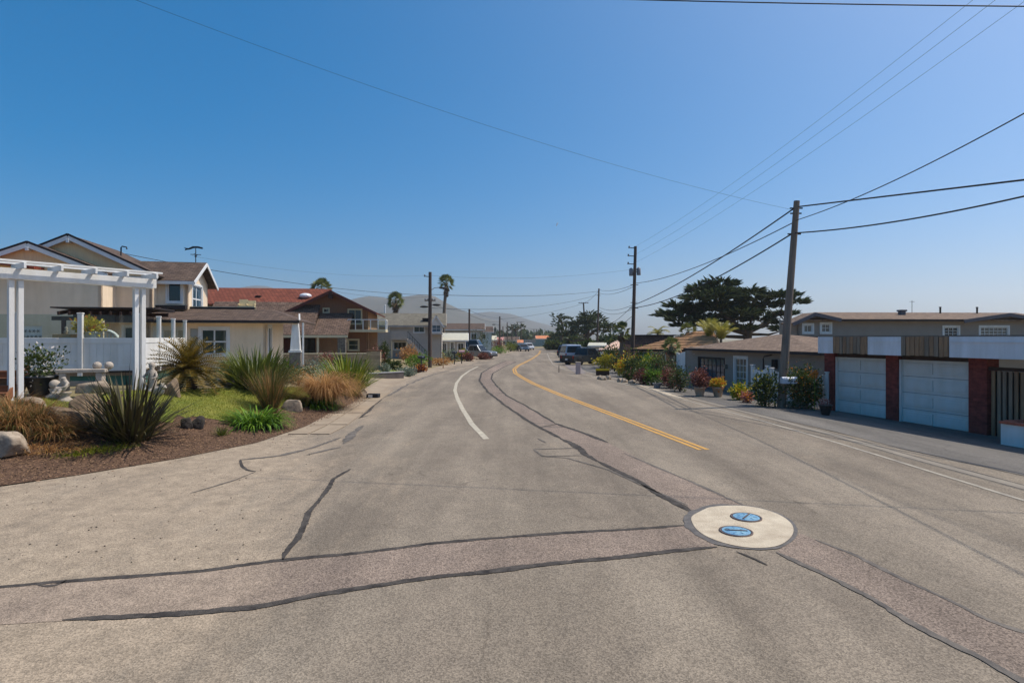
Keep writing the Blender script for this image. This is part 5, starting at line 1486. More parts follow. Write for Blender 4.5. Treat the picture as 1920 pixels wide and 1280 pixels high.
# cycad
g = GP(353, 728)
cy = thing('cycad', 'bushy cycad with a dark stout trunk and bronze fronds on the lawn edge', 'cycad', tuple(g))
rs = random.Random(4); hc = sz(34, g.y)
obj('trunk', MB().tube([(0, 0, -.1), (0, 0, hc * .5), (0, 0, hc)], [.26, .25, .24], 10), M('cycad_trunk', sr(58, 48, 40), .95, .3, 10, 1, 20), cy)
mb = MB()
for k in range(96):
    az = k * 2.4; el = R(-22 + 104 * k / 96); p = Vector((0, 0, hc)); s = Vector((-sin(az), cos(az), 0)); n = 16; L = sz(72, g.y)
    for i in range(n):
        e = el - .8 * (i / n) ** 1.3; d = Vector((cos(az) * cos(e), sin(az) * cos(e), sin(e))); q = p + d * L / n
        for sg in (-1, 1):
            l = .27 * (1 - .5 * abs(i / n - .4)) ; tip = p + (s * sg * .75 + d * .6 + Vector((0, 0, .3))).normalized() * l
            mb.add([p, p + d * .055, tip], [(0, 1, 2)])
        mb.add([p - s * .008, p + s * .008, q + s * .008, q - s * .008], [(0, 1, 2, 3)])
        p = q
obj('fronds', mb, lm_cycad, cy)
# boulders
g = GP(8, 848); boulder('pale rounded boulder at the left edge on the mulch', g, (.5, .4, .32), 3, m_rockp)
g = GP(128, 800); boulder('large tan boulder left of the dark flax', g, (.66, .4, .36), 8, m_rock, .3)
g = GP(165, 785); boulder('tan boulder touching the dark flax from behind', g, (.5, .34, .40), 12, m_rock, 1)
g = GP(180, 752); boulder('pale flat boulder behind the dark flax near the statue', g, (.5, .32, .24), 5, m_rockp, .2)
g = GP(60, 762); boulder('pale low boulder in front of the black pot', g, (.38, .24, .16), 15, m_rockp)
g = GP(322, 742); boulder('upright tan boulder left of the cycad', g, (.28, .22, .36), 6, m_rock)
g = GP(548, 770); boulder('pale boulder beside the reed clump on the lawn', g, (.38, .3, .34), 9, m_rockp)
g = GP(678, 743); boulder('pale pointed boulder at the foot of the yellow flax', g, (.22, .2, .34), 14, m_rockp)
g = GP(350, 803); boulder('small dark lava stone left of its pair on the mulch', g, (.16, .14, .2), 2, m_rockd)
g = GP(370, 803); boulder('dark lava stone right of its pair on the mulch', g, (.2, .16, .24), 4, m_rockd)
for k, (px, py) in enumerate([(440, 722), (470, 724), (410, 716)]):
    g = GP(px, py); boulder(['flat edging stone between the cycad and the green flax', 'edging stone under the green flax', 'pale edging stone right of the cycad trunk'][k], g, (.4, .25, .14), 20 + k, m_rockp)
# small shrubs around the lawn
def shr(name, px, py, wpx, hpx, mat, label, n=700, ls=.07, fl=None, nf=0, seed=1, group=None, lobes=5, fs=None, cat='shrub', d=None):
    g = GP(px, py) if d is None else ground_at(px, d)
    k = max(.6, min(3.0, g.y / 22)); 
    return shrub(name, label, g, sz(wpx, g.y), sz(hpx, g.y), mat, int(n), ls * k, fl, nf, cat, group, seed, lobes, fs=(fs or ls) * k)
shr('grey_shrub', 398, 720, 22, 16, lm_grey, 'small grey green bush on the lawn edge right of the cycad', seed=41)
shr('shrub', 425, 705, 40, 30, lm_shrub, 'dark bush between the cycad and the green flax', seed=42)
shr('lavender', 585, 712, 60, 42, lm_grey, 'silvery grey bush left of the yellow flax', 900, seed=43)
shr('shrub', 560, 720, 50, 38, lm_shrub, 'mixed green and orange bush behind the reed clump', 900, fl=lm_orng, nf=120, seed=44)
shr('shrub', 545, 693, 40, 22, lm_agap, 'bright green bush at the foot of the porch column', seed=45)
shr('flower_bush', 609, 688, 40, 28, lm_red, 'red leaved bush on the low wall of the brown house', 500, fl=lm_pink, nf=120, seed=46)
shr('shrub', 640, 688, 40, 22, lm_shrub, 'dark green bush behind the yellow flax', seed=47)
shr('red_flax', 705, 692, 34, 46, lm_red, 'rusty red flax beside the planter wall', 500, seed=48, lobes=3)
shr('clipped_bush', 694, 697, 30, 26, lm_shrub, 'round dark bush at the right of the yellow flax', seed=49)
shr('shrub', 722, 703, 30, 22, lm_grey, 'grey green bush on the small lawn beside the driveway', seed=50)
shr('clipped_bush', 741, 694, 20, 18, lm_shrub, 'small round clipped bush in front of the planter wall', seed=51, lobes=1)
shr('clipped_bush', 725, 686, 16, 12, lm_shrub, 'tiny dark clipped bush by the planter wall', seed=52, lobes=1)
shr('shrub', 765, 704, 38, 16, lm_grey, 'low grey groundcover bush at the driveway corner', seed=53)
shr('flower_bush', 765, 680, 44, 34, lm_blond, 'tawny golden bush behind the black mailbox', 900, seed=54)
shr('shrub', 780, 692, 46, 32, lm_agap, 'bright green leafy bush beside the black mailbox', 900, seed=55)
shr('flower_bush', 788, 697, 20, 12, lm_red, 'low orange red flowering plant under the black mailbox', 400, fl=lm_orng, nf=200, seed=56)
shr('shrub', 825, 684, 50, 14, lm_blond, 'low tawny groundcover right of the left utility pole', seed=57)
shr('shrub', 820, 672, 40, 16, lm_agap, 'green bush behind the left utility pole', seed=58)
shr('agave', 846, 676, 26, 20, lm_grey, 'blue grey agave clump near the paired mailboxes', seed=59)
shr('shrub', 868, 676, 30, 20, lm_yel, 'yellow green bush right of the paired mailboxes', fl=lm_orng, nf=100, seed=60)
shr('flower_bush', 880, 677, 26, 14, lm_red, 'rust red bush in front of the parked white car', seed=61)
shr('flower_bush', 905, 674, 28, 12, lm_red, 'dark red bush in front of the silver pickup', seed=62)
shr('shrub', 938, 663, 40, 14, lm_agap, 'green roadside hedge left of the far pole', seed=63)
shr('shrub', 958, 659, 24, 16, lm_yel, 'yellow green rounded bush at the end of the left verge', seed=64)
shr('shrub', 935, 660, 30, 28, lm_red, 'rusty tall bush behind the far left pole', seed=65)
shr('shrub', 897, 664, 40, 46, lm_shrub, 'tall dark bush behind the silver pickup', 900, seed=66, d=95)
shr('shrub', 955, 656, 40, 22, lm_shrub, 'dark hedge at the far left bend', seed=67, d=130)
shr('clipped_bush', 965, 656, 16, 14, lm_shrub, 'dark round bush beside the far parked car', seed=68, d=120)
shr('shrub', 722, 660, 22, 34, lm_shrub, 'dark green cycad bush against the grey house', seed=69, d=60)
sl2 = [(690, 700), (735, 694), (775, 699), (745, 706), (700, 708)]
sheet('small_lawn', [tuple(GP(a, b).xy) for a, b in sl2], .03, M('small_lawn', sr(110, 122, 46), .95, .25, 2, .6, 30), .4, None, label='small green lawn beside the driveway')

# ---- palms on the left
def palm_at(px, ytop, ycrown_px, d, label, seed, trunk=.2, **k):
    """crown centre row ytop, crown radius in pixels"""
    b = ground_at(px, d); t_ = AT(px, ytop, d)
    return fan_palm('fan_palm', label, b, t_, sz(ycrown_px, d) * 1.25, trunk, seed, group='tall fan palms behind the left houses', **k)
palm_at(603, 541, 17, 85, 'fan palm showing only its crown above the red roof', 1)
palm_at(742, 563, 15, 90, 'fan palm with a thick skirt above the grey house roof', 2, skirt=1.6)
b = ground_at(831, 88); fan_palm('fan_palm', 'tallest slim fan palm right of the left utility pole', b, AT(837, 530, 88), sz(14, 88) * 1.25, .26, 3, group='tall fan palms behind the left houses', skirt=1.3)

# ---- right side trees
def pads_px(l, d, base, rs, dy=2.5):
    o = []
    for (px, py, wx, hz_) in l:
        p = AT(px, py, d) - base
        o.append((p.x, rs.uniform(-dy, dy), p.z, sz(wx, d), sz(wx, d) * .9, sz(hz_, d)))
    return o
rs = random.Random(9)
d = 62; b = ground_at(1400, d)
def T(px, py, dd=None, y=0): 
    p = AT(px, py, dd or d) - b; return (p.x, y, p.z)
padl = [(1315, 545, 26, 9), (1345, 535, 26, 9), (1330, 560, 34, 10), (1375, 552, 34, 11), (1290, 565, 22, 7), (1270, 575, 20, 6), (1262, 590, 22, 6), (1258, 603, 16, 5), (1285, 590, 26, 8), (1305, 580, 28, 9), (1300, 605, 24, 6), (1340, 580, 34, 11), (1375, 575, 32, 11), (1410, 562, 28, 9), (1405, 580, 30, 10), (1440, 560, 24, 7), (1460, 556, 20, 5), (1470, 570, 18, 5), (1440, 575, 24, 7), (1455, 590, 22, 6), (1480, 590, 16, 4), (1435, 600, 22, 5), (1465, 607, 20, 5), (1420, 615, 22, 5), (1450, 620, 22, 5), (1480, 618, 14, 4), (1390, 598, 22, 6), (1350, 605, 22, 6), (1325, 612, 20, 5), (1380, 618, 18, 4), (1275, 612, 18, 4), (1246, 592, 10, 3), (1320, 548, 16, 6), (1360, 540, 18, 7), (1395, 550, 18, 6), (1425, 550, 14, 5), (1340, 595, 26, 7), (1370, 592, 26, 7)]
cypress('cypress_tree', 'big dark spreading cypress behind the grey house', b,
        [([(0, 0, -.5), T(1402, 630), T(1405, 612)], [.55, .45, .38]), ([T(1402, 628), T(1375, 605), T(1350, 580), T(1340, 555)], [.36, .3, .22, .1]), ([T(1404, 615), T(1412, 590), T(1420, 570)], [.32, .24, .1]), ([T(1402, 625), T(1345, 610), T(1300, 598), T(1265, 592)], [.3, .24, .16, .06]), ([T(1403, 622), T(1440, 605), T(1465, 585)], [.28, .2, .07]), ([T(1400, 632), T(1340, 630), T(1330, 600)], [.2, .16, .07])],
        [(x, y, z, a * (.95 if z > 5.2 else .74), c * (.95 if z > 5.2 else .74), e * (1.0 if z > 5.2 else .6)) for x, y, z, a, c, e in pads_px(padl, d, b, rs, 3)], .72, 5, dens=80)
d = 118; b = ground_at(1100, d)
padl = [(1105, 592, 15, 6), (1118, 600, 14, 6), (1095, 600, 14, 6), (1085, 608, 18, 5), (1070, 612, 16, 5), (1060, 618, 14, 4), (1130, 608, 14, 5), (1140, 615, 16, 4), (1150, 622, 12, 4), (1105, 607, 18, 6), (1120, 614, 18, 5), (1088, 618, 14, 4), (1075, 624, 16, 4), (1128, 622, 14, 4), (1060, 628, 14, 4), (1045, 630, 12, 4), (1108, 598, 12, 6)]
cypress('cypress_tree', 'umbrella shaped cypress behind the parked cars', b,
        [([(0, 0, -.3), T(1100, 640), T(1102, 622)], [.7, .55, .4]), ([T(1101, 630), T(1090, 618), T(1075, 613)], [.35, .25, .1]), ([T(1102, 624), T(1106, 608), T(1108, 596)], [.35, .25, .12]), ([T(1101, 632), T(1118, 618), T(1132, 612)], [.35, .25, .1])],
        pads_px(padl, d, b, rs, 4), .9, 6, dens=26)
d = 140; b = ground_at(1053, d)
padl = [(1043, 592, 8, 5), (1050, 598, 9, 5), (1044, 603, 8, 4), (1060, 597, 7, 3), (1066, 598, 5, 2), (1042, 611, 6, 3), (1052, 607, 8, 4)]
cypress('cypress_tree', 'slim lopsided cypress leaning left of the umbrella shaped one', b, [([(0, 0, 0), T(1054, 630), T(1054, 605), T(1046, 592)], [.5, .4, .28, .1])], pads_px(padl, d, b, rs, 2), .9, 7, dens=20)
d = 210; b = ground_at(968, d)
padl = [(956, 614, 7, 4), (964, 616, 8, 3), (972, 612, 8, 3), (978, 615, 6, 3), (960, 619, 7, 2)]
cypress('cypress_tree', 'far flat topped cypress at the end of the street', b, [([(0, 0, 0), T(968, 630), T(966, 616)], [.6, .45, .2])], pads_px(padl, d, b, rs, 3), 1.2, 8, dens=10)
# tree mass far behind: separate rounded trees
for k, (px, py, wx, hx, dd, lab) in enumerate([(950, 633, 22, 14, 230, 'low dark tree under the far flat topped cypress'), (975, 634, 26, 14, 235, 'low dark tree right of the far flat topped cypress'), (1040, 640, 40, 22, 150, 'dense dark tree left of the leaning cypress trunk'), (1075, 640, 44, 22, 128, 'rounded green tree behind the silver van'), (1035, 648, 30, 14, 130, 'green roadside bushes at the right bend'), (1150, 645, 36, 28, 100, 'dark green tree behind the red tile house'), (1135, 640, 30, 22, 110, 'dark tree right of the umbrella shaped cypress'), (1010, 646, 16, 10, 180, 'small green tree between the two orange roofs'), (1090, 655, 40, 20, 92, 'leafy green bush behind the dark pickup'), (1105, 650, 20, 24, 88, 'yellow green feathery bush at the pole foot')]):
    g = ground_at(px, dd); h = AT(px, py - hx / 2, dd).z - g.z
    t = shrub('round_tree', lab, g, sz(wx, dd), h, lm_cyp if k in (0, 1, 2, 6) else lm_shrub, 1500, .45 + dd / 500, cat='tree', seed=70 + k, lobes=7)
# palms on the right
b = ground_at(1165, 52); fan_palm('short_fan_palm', 'dark fan palm in front of the red tile house', b, AT(1166, 622, 52), sz(21, 52), .2, 11, skirt=.5, nf=26)
b = ground_at(1258, 42); fan_palm('short_fan_palm', 'short dark fan palm in front of the tile roof house', b, AT(1259, 650, 42), sz(21, 42), .16, 12, skirt=.3, nf=24)
b = ground_at(1289, 47); fan_palm('short_fan_palm', 'fan palm rising behind the tile roof at its right end', b, AT(1290, 622, 47), sz(20, 47), .14, 13, skirt=.3, nf=24)
feather_palm('feather_palm', 'pale feathery palm standing above the mansard roof', ground_at(1233, 66), AT(1233, 625, 66).z - H(*ground_at(1233, 66).xy), sz(26, 66), 3)
feather_palm('feather_palm', 'golden upright palm between the tile roof and the grey roof', ground_at(1352, 44), AT(1352, 636, 44).z - ground_at(1352, 44).z, sz(38, 44), 4, 24, trunk_r=.1, up=(48, 88), curl=.75)
feather_palm('feather_palm', 'yellowing narrow palm left of the golden one', ground_at(1330, 45), AT(1330, 632, 45).z - ground_at(1330, 45).z, sz(38, 45), 5, 14, up=(60, 88), curl=.7)
# right garden along the driveway
RG = [('flower_bush', 1135, 691, 28, 20, lm_yfl, 'yellow green bush at the left end of the right hand garden', None, 0),
 ('flower_bush', 1160, 700, 40, 24, lm_shrub, 'low green bush with orange flowers behind the yellow planter', lm_orng, 160),
 ('shrub', 1190, 708, 34, 26, lm_shrub, 'dark green bush below the street pole', None, 0),
 ('flower_bush', 1190, 695, 34, 22, lm_yfl, 'bright yellow bush beneath the tile roof windows', None, 0),
 ('shrub', 1222, 704, 48, 30, lm_agap, 'broad leafy bush in front of the cream framed windows', lm_yfl, 300),
 ('flower_bush', 1208, 720, 34, 20, lm_red, 'reddish bush in the middle of the right hand garden', None, 0),
 ('shrub', 1228, 722, 32, 22, lm_agap, 'bright green low bush at the kerb of the right hand garden', None, 0),
 ('flower_bush', 1256, 728, 38, 30, lm_red, 'pink red bush at the foot of the short fan palm', lm_pink, 140),
 ('shrub', 1275, 734, 34, 32, lm_shrub, 'dark bush left of the white gate', None, 0),
 ('shrub', 1150, 690, 44, 30, lm_shrub, 'dark green bush between the two short fan palms and the mailbox', None, 0),
 ('shrub', 1240, 712, 40, 34, lm_shrub, 'dense dark bush left of the short fan palm trunk', lm_red, 120),
 ('shrub', 1205, 700, 36, 34, lm_agap, 'green bush right of the street pole base', lm_orng, 80),
 ('flower_bush', 1172, 706, 30, 22, lm_yfl, 'yellow orange bush above the kerb stones', lm_orng, 150),
 ('shrub', 1268, 716, 36, 30, lm_shrub, 'dark bush behind the pink red bush', None, 0),
 ('flower_bush', 1180, 714, 22, 14, lm_shrub, 'small green bush on the kerb among white stones', lm_pink, 80)]
for k, (nm, px, py, wx, hx, mt, lab, fl, nf) in enumerate(RG): shr(nm, px, py, wx * 1.25, hx * 1.45, mt, lab, 1300, .075, fl, nf, seed=90 + k, group='bushes of the right hand garden')
for k, (px, py) in enumerate([(1125, 711), (1132, 712), (1140, 711), (1164, 716), (1170, 717), (1185, 719)]):
    g = GP(px, py); boulder(['pale round stone leftmost of the row under the yellow planter', 'pale round stone second from left under the yellow planter', 'pale round stone third from left under the yellow planter', 'pale round stone left of the pair on the right kerb', 'pale round stone right of the pair on the right kerb', 'single pale round stone near the green kerb bush'][k], g, (.22, .2, .18), 50 + k, m_rockp, name='edging_stone')
g = GP(1385, 750); shrub('succulent_bush', 'yellow green succulent bush below the white glazed door', g, sz(40, g.y), sz(30, g.y), lm_yfl, 700, .12, lm_agap, 300, seed=111)
g = GP(1402, 755); shrub('succulent_bush', 'small orange pink succulent in front of the white gate', g, sz(26, g.y), sz(20, g.y), lm_pink, 350, .1, lm_orng, 200, seed=112)
g = GP(1436, 762); shrub('flower_bush', 'tall dark leaved bush with yellow flowers left of the leaning pole', g, sz(44, g.y), sz(70, g.y), lm_shrub, 1300, .13, lm_yfl, 160, seed=113)
g = GP(1510, 766); shrub('flower_bush', 'large dark leaved aeonium bush right of the leaning pole', g, sz(72, g.y), sz(82, g.y), lm_shrub, 2200, .13, lm_orng, 220, seed=114, lobes=7)
g = GP(1490, 765); shrub('succulent', 'blue green succulent cushion at the foot of the leaning pole', g, sz(34, g.y), sz(15, g.y), lm_grey, 500, .09, seed=115)
g = GP(1535, 765); 
ts = shrub('topiary', 'small round dark topiary plant beside the brick pillar', g + Vector((0, 0, sz(22, g.y))), sz(17, g.y), sz(16, g.y), leafm('topiary_dark', sr(44, 50, 40), sr(70, 78, 58)), 500, .08, seed=116, lobes=1)
g = GP(1527, 770); ys = thing('yellow_flower', 'single round yellow flower head on a tall stem above the white fence', 'flower', tuple(g))
obj('stem', MB().tube([(0, 0, 0), (.02, 0, sz(35, g.y)), (0, 0, sz(66, g.y))], .012, 5), lm_agap, ys)
mb = MB(); leafball(mb, (0, 0, sz(68, g.y)), (.11, .11, .11), 160, .08, random.Random(3)); obj('flower_head', mb, lm_orng, ys)
# hillside scrub that reads as one mass
mb = MB(); rs = random.Random(77)
for k in range(900):
    px = rs.uniform(560, 1080); dd = rs.uniform(260, 800)
    x = (px - 960) * dd / F; leafball(mb, (x, dd, 1.5), (4 + dd * .006, 4, 2.2 + dd * .004), 9, 2.2 + dd / 300, rs)
tag(obj('distant_trees', mb, lm_cyp), 'dark mass of far trees at the foot of the hills', 'trees', kind='stuff')
# ================================================================ POTS, STATUES, MAILBOXES, GATES
m_black = M('black_glaze', sr(34, 36, 38), .4, .2, 3, spec=.5)
m_terra = M('pale_terracotta', sr(170, 146, 124), .9, .2, 4, .3, 20)
m_statue = M('cast_stone', sr(172, 160, 146), .9, .14, 5, .5, 20)
def pot(name, label, g, r, h, mat, plant, n=500, ls=.08, fl=None, nf=0, pw=1.3, ph=1.2, seed=1, cat='potted plant'):
    t = thing(name, label, cat, tuple(g))
    obj('pot', MB().lathe([(r * .62, 0), (r * .8, h * .4), (r * .98, h * .86), (r * 1.08, h * .88), (r * 1.08, h), (r * .95, h), (r * .9, h * .9)], 20), mat, t)
    obj('soil', MB().lathe([(r * .93, h * .88), (r * .93, h * .93), (.01, h * .95)], 16), soil, t)
    rs = random.Random(seed); mb = MB()
    for k in range(4): leafball(mb, (rs.uniform(-.3, .3) * r * pw, rs.uniform(-.3, .3) * r * pw, h + r * ph * .55), (r * pw * .8, r * pw * .8, r * ph * .7), n // 4, ls, rs, seed=seed + k)
    obj('foliage', mb, plant, t)
    if fl:
        mb = MB(); leafball(mb, (0, 0, h + r * ph * .6), (r * pw, r * pw, r * ph * .85), nf, ls, rs, up=.8); obj('flowers', mb, fl, t)
    return t
g = GP(78, 740); pot('potted_shrub', 'big black glazed pot with a white flowering shrub beside the statue', g, sz(27, g.y), sz(36, g.y), m_black, lm_shrub, 900, .09, lm_wfl, 160, 1.25, 1.5, 2)
g = GP(36, 738); pot('potted_flowers', 'small pot of orange flowers beside the pergola post', g, .16, .26, m_terra, lm_agap, 200, .06, lm_orng, 80, 1.2, 1.1, 3)
zfr = zf + 1.06
q = AT(154, 640, 18.3); pot('potted_flowers', 'white pot of yellow flowering succulents on the deck fence top', (q.x, q.y + .35, zfr - .1), .19, .28, m_white, lm_yfl, 500, .12, lm_orng, 50, 2.0, 1.6, 4)
g = GP(1312, 743); pot('potted_shrub', 'terracotta pot with a red leaved shrub, left one before the blue window', g, sz(19, g.y) * .55, sz(18, g.y), m_terra, lm_red, 1100, .11, lm_pink, 120, 1.55, 2.2, 5)
g = GP(1346, 744); pot('potted_shrub', 'terracotta pot with yellow orange flowers, right one before the blue window', g, sz(19, g.y) * .55, sz(19, g.y), m_terra, lm_yfl, 700, .10, lm_orng, 260, 1.25, 1.1, 6)
g = GP(1232, 727); pot('grey_pot', 'squat grey pot on the driveway edge below the reddish bush', g, sz(8, g.y), sz(9, g.y), M('grey_pot', sr(140, 140, 142), .9), lm_shrub, 200, .06, seed=7)
g = GP(1548, 778); pot('dark_pot', 'dark pot with a pale flower against the left brick pillar', g, sz(11, g.y), sz(20, g.y), m_black, lm_pink, 120, .07, seed=8, pw=.9, ph=.7)
# statue of a seated child figure, bench with ball finials
g = GP(122, 752)
s = thing('garden_statue', 'pale cast stone statue of a curled seated child in front of the bench', 'statue', tuple(g), R(-20)); s.scale = (.75, .75, .75)
obj('plinth', MB().lathe([(.24, 0), (.24, .06), (.15, .12), (.13, .22), (.2, .28), (.2, .32)], 20), m_statue, s)
me = bpy.data.meshes.new('figure')
sk = [((0, 0, .40), .13), ((0, .01, .55), .13), ((0, -.02, .68), .10), ((0, -.04, .76), .06), ((0, -.07, .86), .11), ((.14, -.02, .64), .055), ((.22, -.12, .52), .045), ((.08, -.24, .48), .04), ((-.14, -.02, .64), .055), ((-.22, -.12, .52), .045), ((-.08, -.24, .48), .04), ((.10, -.22, .46), .075), ((.12, -.30, .32), .05), ((.12, -.37, .30), .04), ((-.10, -.22, .46), .075), ((-.12, -.30, .32), .05), ((-.12, -.37, .30), .04)]
me.from_pydata([p for p, r in sk], [(0, 1), (1, 2), (2, 3), (3, 4), (2, 5), (5, 6), (6, 7), (2, 8), (8, 9), (9, 10), (0, 11), (11, 12), (12, 13), (0, 14), (14, 15), (15, 16)], [])
me.materials.append(m_statue)
fo = bpy.data.objects.new('figure', me); C.objects.link(fo); fo.parent = s
fo.modifiers.new('skin', 'SKIN'); fo.modifiers.new('sub', 'SUBSURF').levels = 2; fo.modifiers['sub'].render_levels = 2
for v, (p, r) in zip(me.skin_vertices[0].data, sk): v.radius = (r, r)
me.skin_vertices[0].data[0].use_root = True
g = GP(103, 746)
s = thing('stone_ball', 'pale stone sphere on a low base left of the seated statue', 'garden ornament', tuple(g))
obj('ball', MB().ico((0, 0, .36), (.13, .13, .13), 3, .02), m_statue, s); obj('base', MB().lathe([(.2, 0), (.2, .06), (.1, .14), (.14, .26)], 16), m_statue, s)
g = GP(155, 745)
bn = thing('stone_bench', 'pale stone garden bench with ball finials below the deck', 'bench', tuple(g), R(18))
obj('seat', MB().box((0, 0, .55), (1.15, .36, .10)), m_statue, bn, bevel=.02)
for a in (-.42, .42): obj('leg', MB().box((a, 0, .25), (.16, .3, .5)), m_statue, bn, bevel=.02)
obj('stretcher', MB().box((0, .05, .2), (.8, .06, .14)), m_statue, bn)
for a in (.30, .58): obj('finial', MB().ico((a, .12, .68), (.11, .11, .11), 3, 0), m_statue, bn)
g = GP(285, 735)
s = thing('garden_statue', 'small pale statue of a standing figure right of the pergola post', 'statue', tuple(g))
obj('base', MB().lathe([(.16, 0), (.16, .08), (.1, .12)], 14), m_statue, s); obj('figure', MB().lathe([(.10, .12), (.13, .3), (.10, .48), (.12, .6), (.05, .68), (.09, .76), (.08, .84), (.01, .88)], 14).tube([(.1, 0, .58), (.2, -.08, .45), (.1, -.14, .4)], [.04, .035, .03], 6).tube([(-.1, 0, .58), (-.2, -.08, .45), (-.1, -.14, .4)], [.04, .035, .03], 6), m_statue, s)
g = GP(296, 742)
s = thing('garden_statue', 'small pale crouching animal statue beside the cycad', 'statue', tuple(g)); s.scale = (.7, .7, .7)
obj('body', MB().ico((0, 0, .2), (.26, .15, .2), 3, .1, 1, 3).ico((.22, -.02, .38), (.12, .1, .12), 3, .05).ico((.32, -.03, .35), (.07, .06, .05), 2, 0).ico((.2, .07, .49), (.03, .03, .06), 2, 0).ico((.2, -.09, .49), (.03, .03, .06), 2, 0), m_statue, s)
# wooden tray with figurines on the fence top
q = AT(112, 640, 18.1); s = thing('wooden_tray', 'pale wooden tray resting on the deck fence top', 'tray', (q.x, q.y + .2, zfr - .02))
obj('tray', MB().box((0, 0, .06), (.55, .3, .12)), M('pale_wood', sr(196, 160, 120), .8, .1), s, bevel=.01); obj('figurine', MB().lathe([(.05, .12), (.07, .2), (.03, .26), (.05, .31), (.01, .36)], 12, (.05, 0, 0)), m_statue, s)
# mailboxes
m_mail = M('white_mailbox', sr(206, 210, 220), .5, .05, metal=.1)
def mailbox(label, g, h, L, mat, rz, post=True, pm=m_dkwood, num=False):
    t = thing('mailbox', label, 'mailbox', tuple(g), rz)
    if post: obj('post', MB().box((0, 0, h / 2), (.09, .09, h)), pm, t)
    w_, hh = L * .42, L * .44
    prof = [(-w_ / 2, 0), (w_ / 2, 0), (w_ / 2, hh * .6)] + [(w_ / 2 * cos(pi * k / 8), hh * .6 + w_ / 2 * sin(pi * k / 8) * .8) for k in range(1, 8)] + [(-w_ / 2, hh * .6)]
    obj('box', MB().prism([(-L / 2, a, h + b) for a, b in prof], (L, 0, 0)), mat, t, fix=True)
    obj('flag', MB().box((L * .2, -w_ / 2 - .012, h + hh * .55), (.12, .012, .04)), m_mail, t)
    if num:
        mb = MB()
        for k in range(4): mb.box((-.09 + .055 * k, -w_ / 2 - .006, h + hh * .38), (.032, .006, .055))
        obj('number_plate', mb, m_vane, t)
    return t
pp = GP(1464, 763)
mailbox('white metal mailbox fixed to the front of the leaning pole', pp + Vector((.12, -.42, 0)), sz(46, pp.y), sz(28, pp.y), m_mail, R(4), False, num=True)
g = GP(790, 697); mailbox('black mailbox on a dark post at the left roadside', g, 1.05, .55, m_black, R(20), pm=m_black)
g = GP(852, 683); mailbox('dark mailbox on a white post, left of a roadside pair', g, 1.1, .55, m_black, R(15), pm=m_vane)
g = GP(856, 682); mailbox('pinkish mailbox, right of a roadside pair', g + Vector((.5, .3, 0)), 1.15, .6, M('pink_mailbox', sr(190, 150, 150), .6), R(15), pm=m_vane)
g = GP(1170, 700); mailbox('grey mailbox on a post at the right hand garden', g, .95, .6, M('grey_mailbox', sr(150, 150, 156), .6), R(-30), pm=m_dkwood)
# white gates of the grey house
def white_gate(label, p, q, h, scallop, finial=True, pick=False):
    p, q = Vector(p[:2]), Vector(q[:2]); L = (q - p).length
    t = thing('white_gate', label, 'gate', (p.x, p.y, H(*p) - .02), math.atan2((q - p).y, (q - p).x))
    n = max(4, int(L / .13)); wv_ = L / n
    for k in range(n):
        hh = h * (1 - scallop * sin(pi * (k + .5) / n))
        obj('board', MB().box((wv_ * (k + .5), 0, hh / 2), (wv_ * (.55 if pick else .94), .03, hh)), m_white, t)
    obj('rail', MB().box((L / 2, .03, h * .25), (L, .04, .1)), m_white, t); obj('rail', MB().box((L / 2, .03, h * (.8 - scallop)), (L, .04, .1)), m_white, t)
    if finial:
        for a in (-.06, L + .06):
            obj('post', MB().box((a, 0, h * .52), (.13, .13, h * 1.04)), m_white, t, bevel=.006); obj('post_cap', MB().box((a, 0, h * 1.05), (.18, .18, .05)), m_white, t, bevel=.01)
a, b = ground_at(1272, 36.5), ground_at(1302, 34.5)
white_gate('white board gate left of the blue window', a, b, 1.75, -.12)
a, b = fh.w(fh.fv(1413, 700, -.9)[0], -.9), fh.w(fh.fv(1438, 700, -.9)[0], -.9)
white_gate('white board gate with a scalloped top left of the leaning pole', a, b, 1.45, .12)
a, b = fh.w(fh.fv(1449, 700, -1.2)[0], -1.2), fh.w(fh.fv(1550, 700, -1.2)[0], -1.2)
white_gate('white picket fence dipping between posts left of the garage', a, b, 1.40, .18, pick=True)
# yellow planter trough and barrier post in the right garden
g = GP(1130, 704); s = thing('yellow_planter', 'long yellow timber planter at the driveway end', 'planter', tuple(g), R(-8))
obj('front_board', MB().box((0, .1, .42), (1.0, .06, .14)), M('yellow_paint', sr(206, 176, 40), .7, .1), s); obj('box', MB().box((0, .35, .22), (.95, .4, .4)), m_dkwood, s)
g = GP(1084, 701); s = thing('pink_post', 'square pinkish concrete post at the driveway corner', 'post', tuple(g))
obj('post', MB().box((0, 0, .42), (.34, .34, .9)), M('pink_concrete', sr(186, 164, 158), .9, .1), s, bevel=.02); obj('cap', MB().box((0, 0, .88), (.38, .38, .05)), m_conc, s)
g = GP(1048, 698); s = thing('marker_post', 'thin dark marker post at the right road edge', 'post', tuple(g)); obj('post', MB().tube([(0, 0, -.05), (0, 0, .55)], .03, 6), m_vane, s)
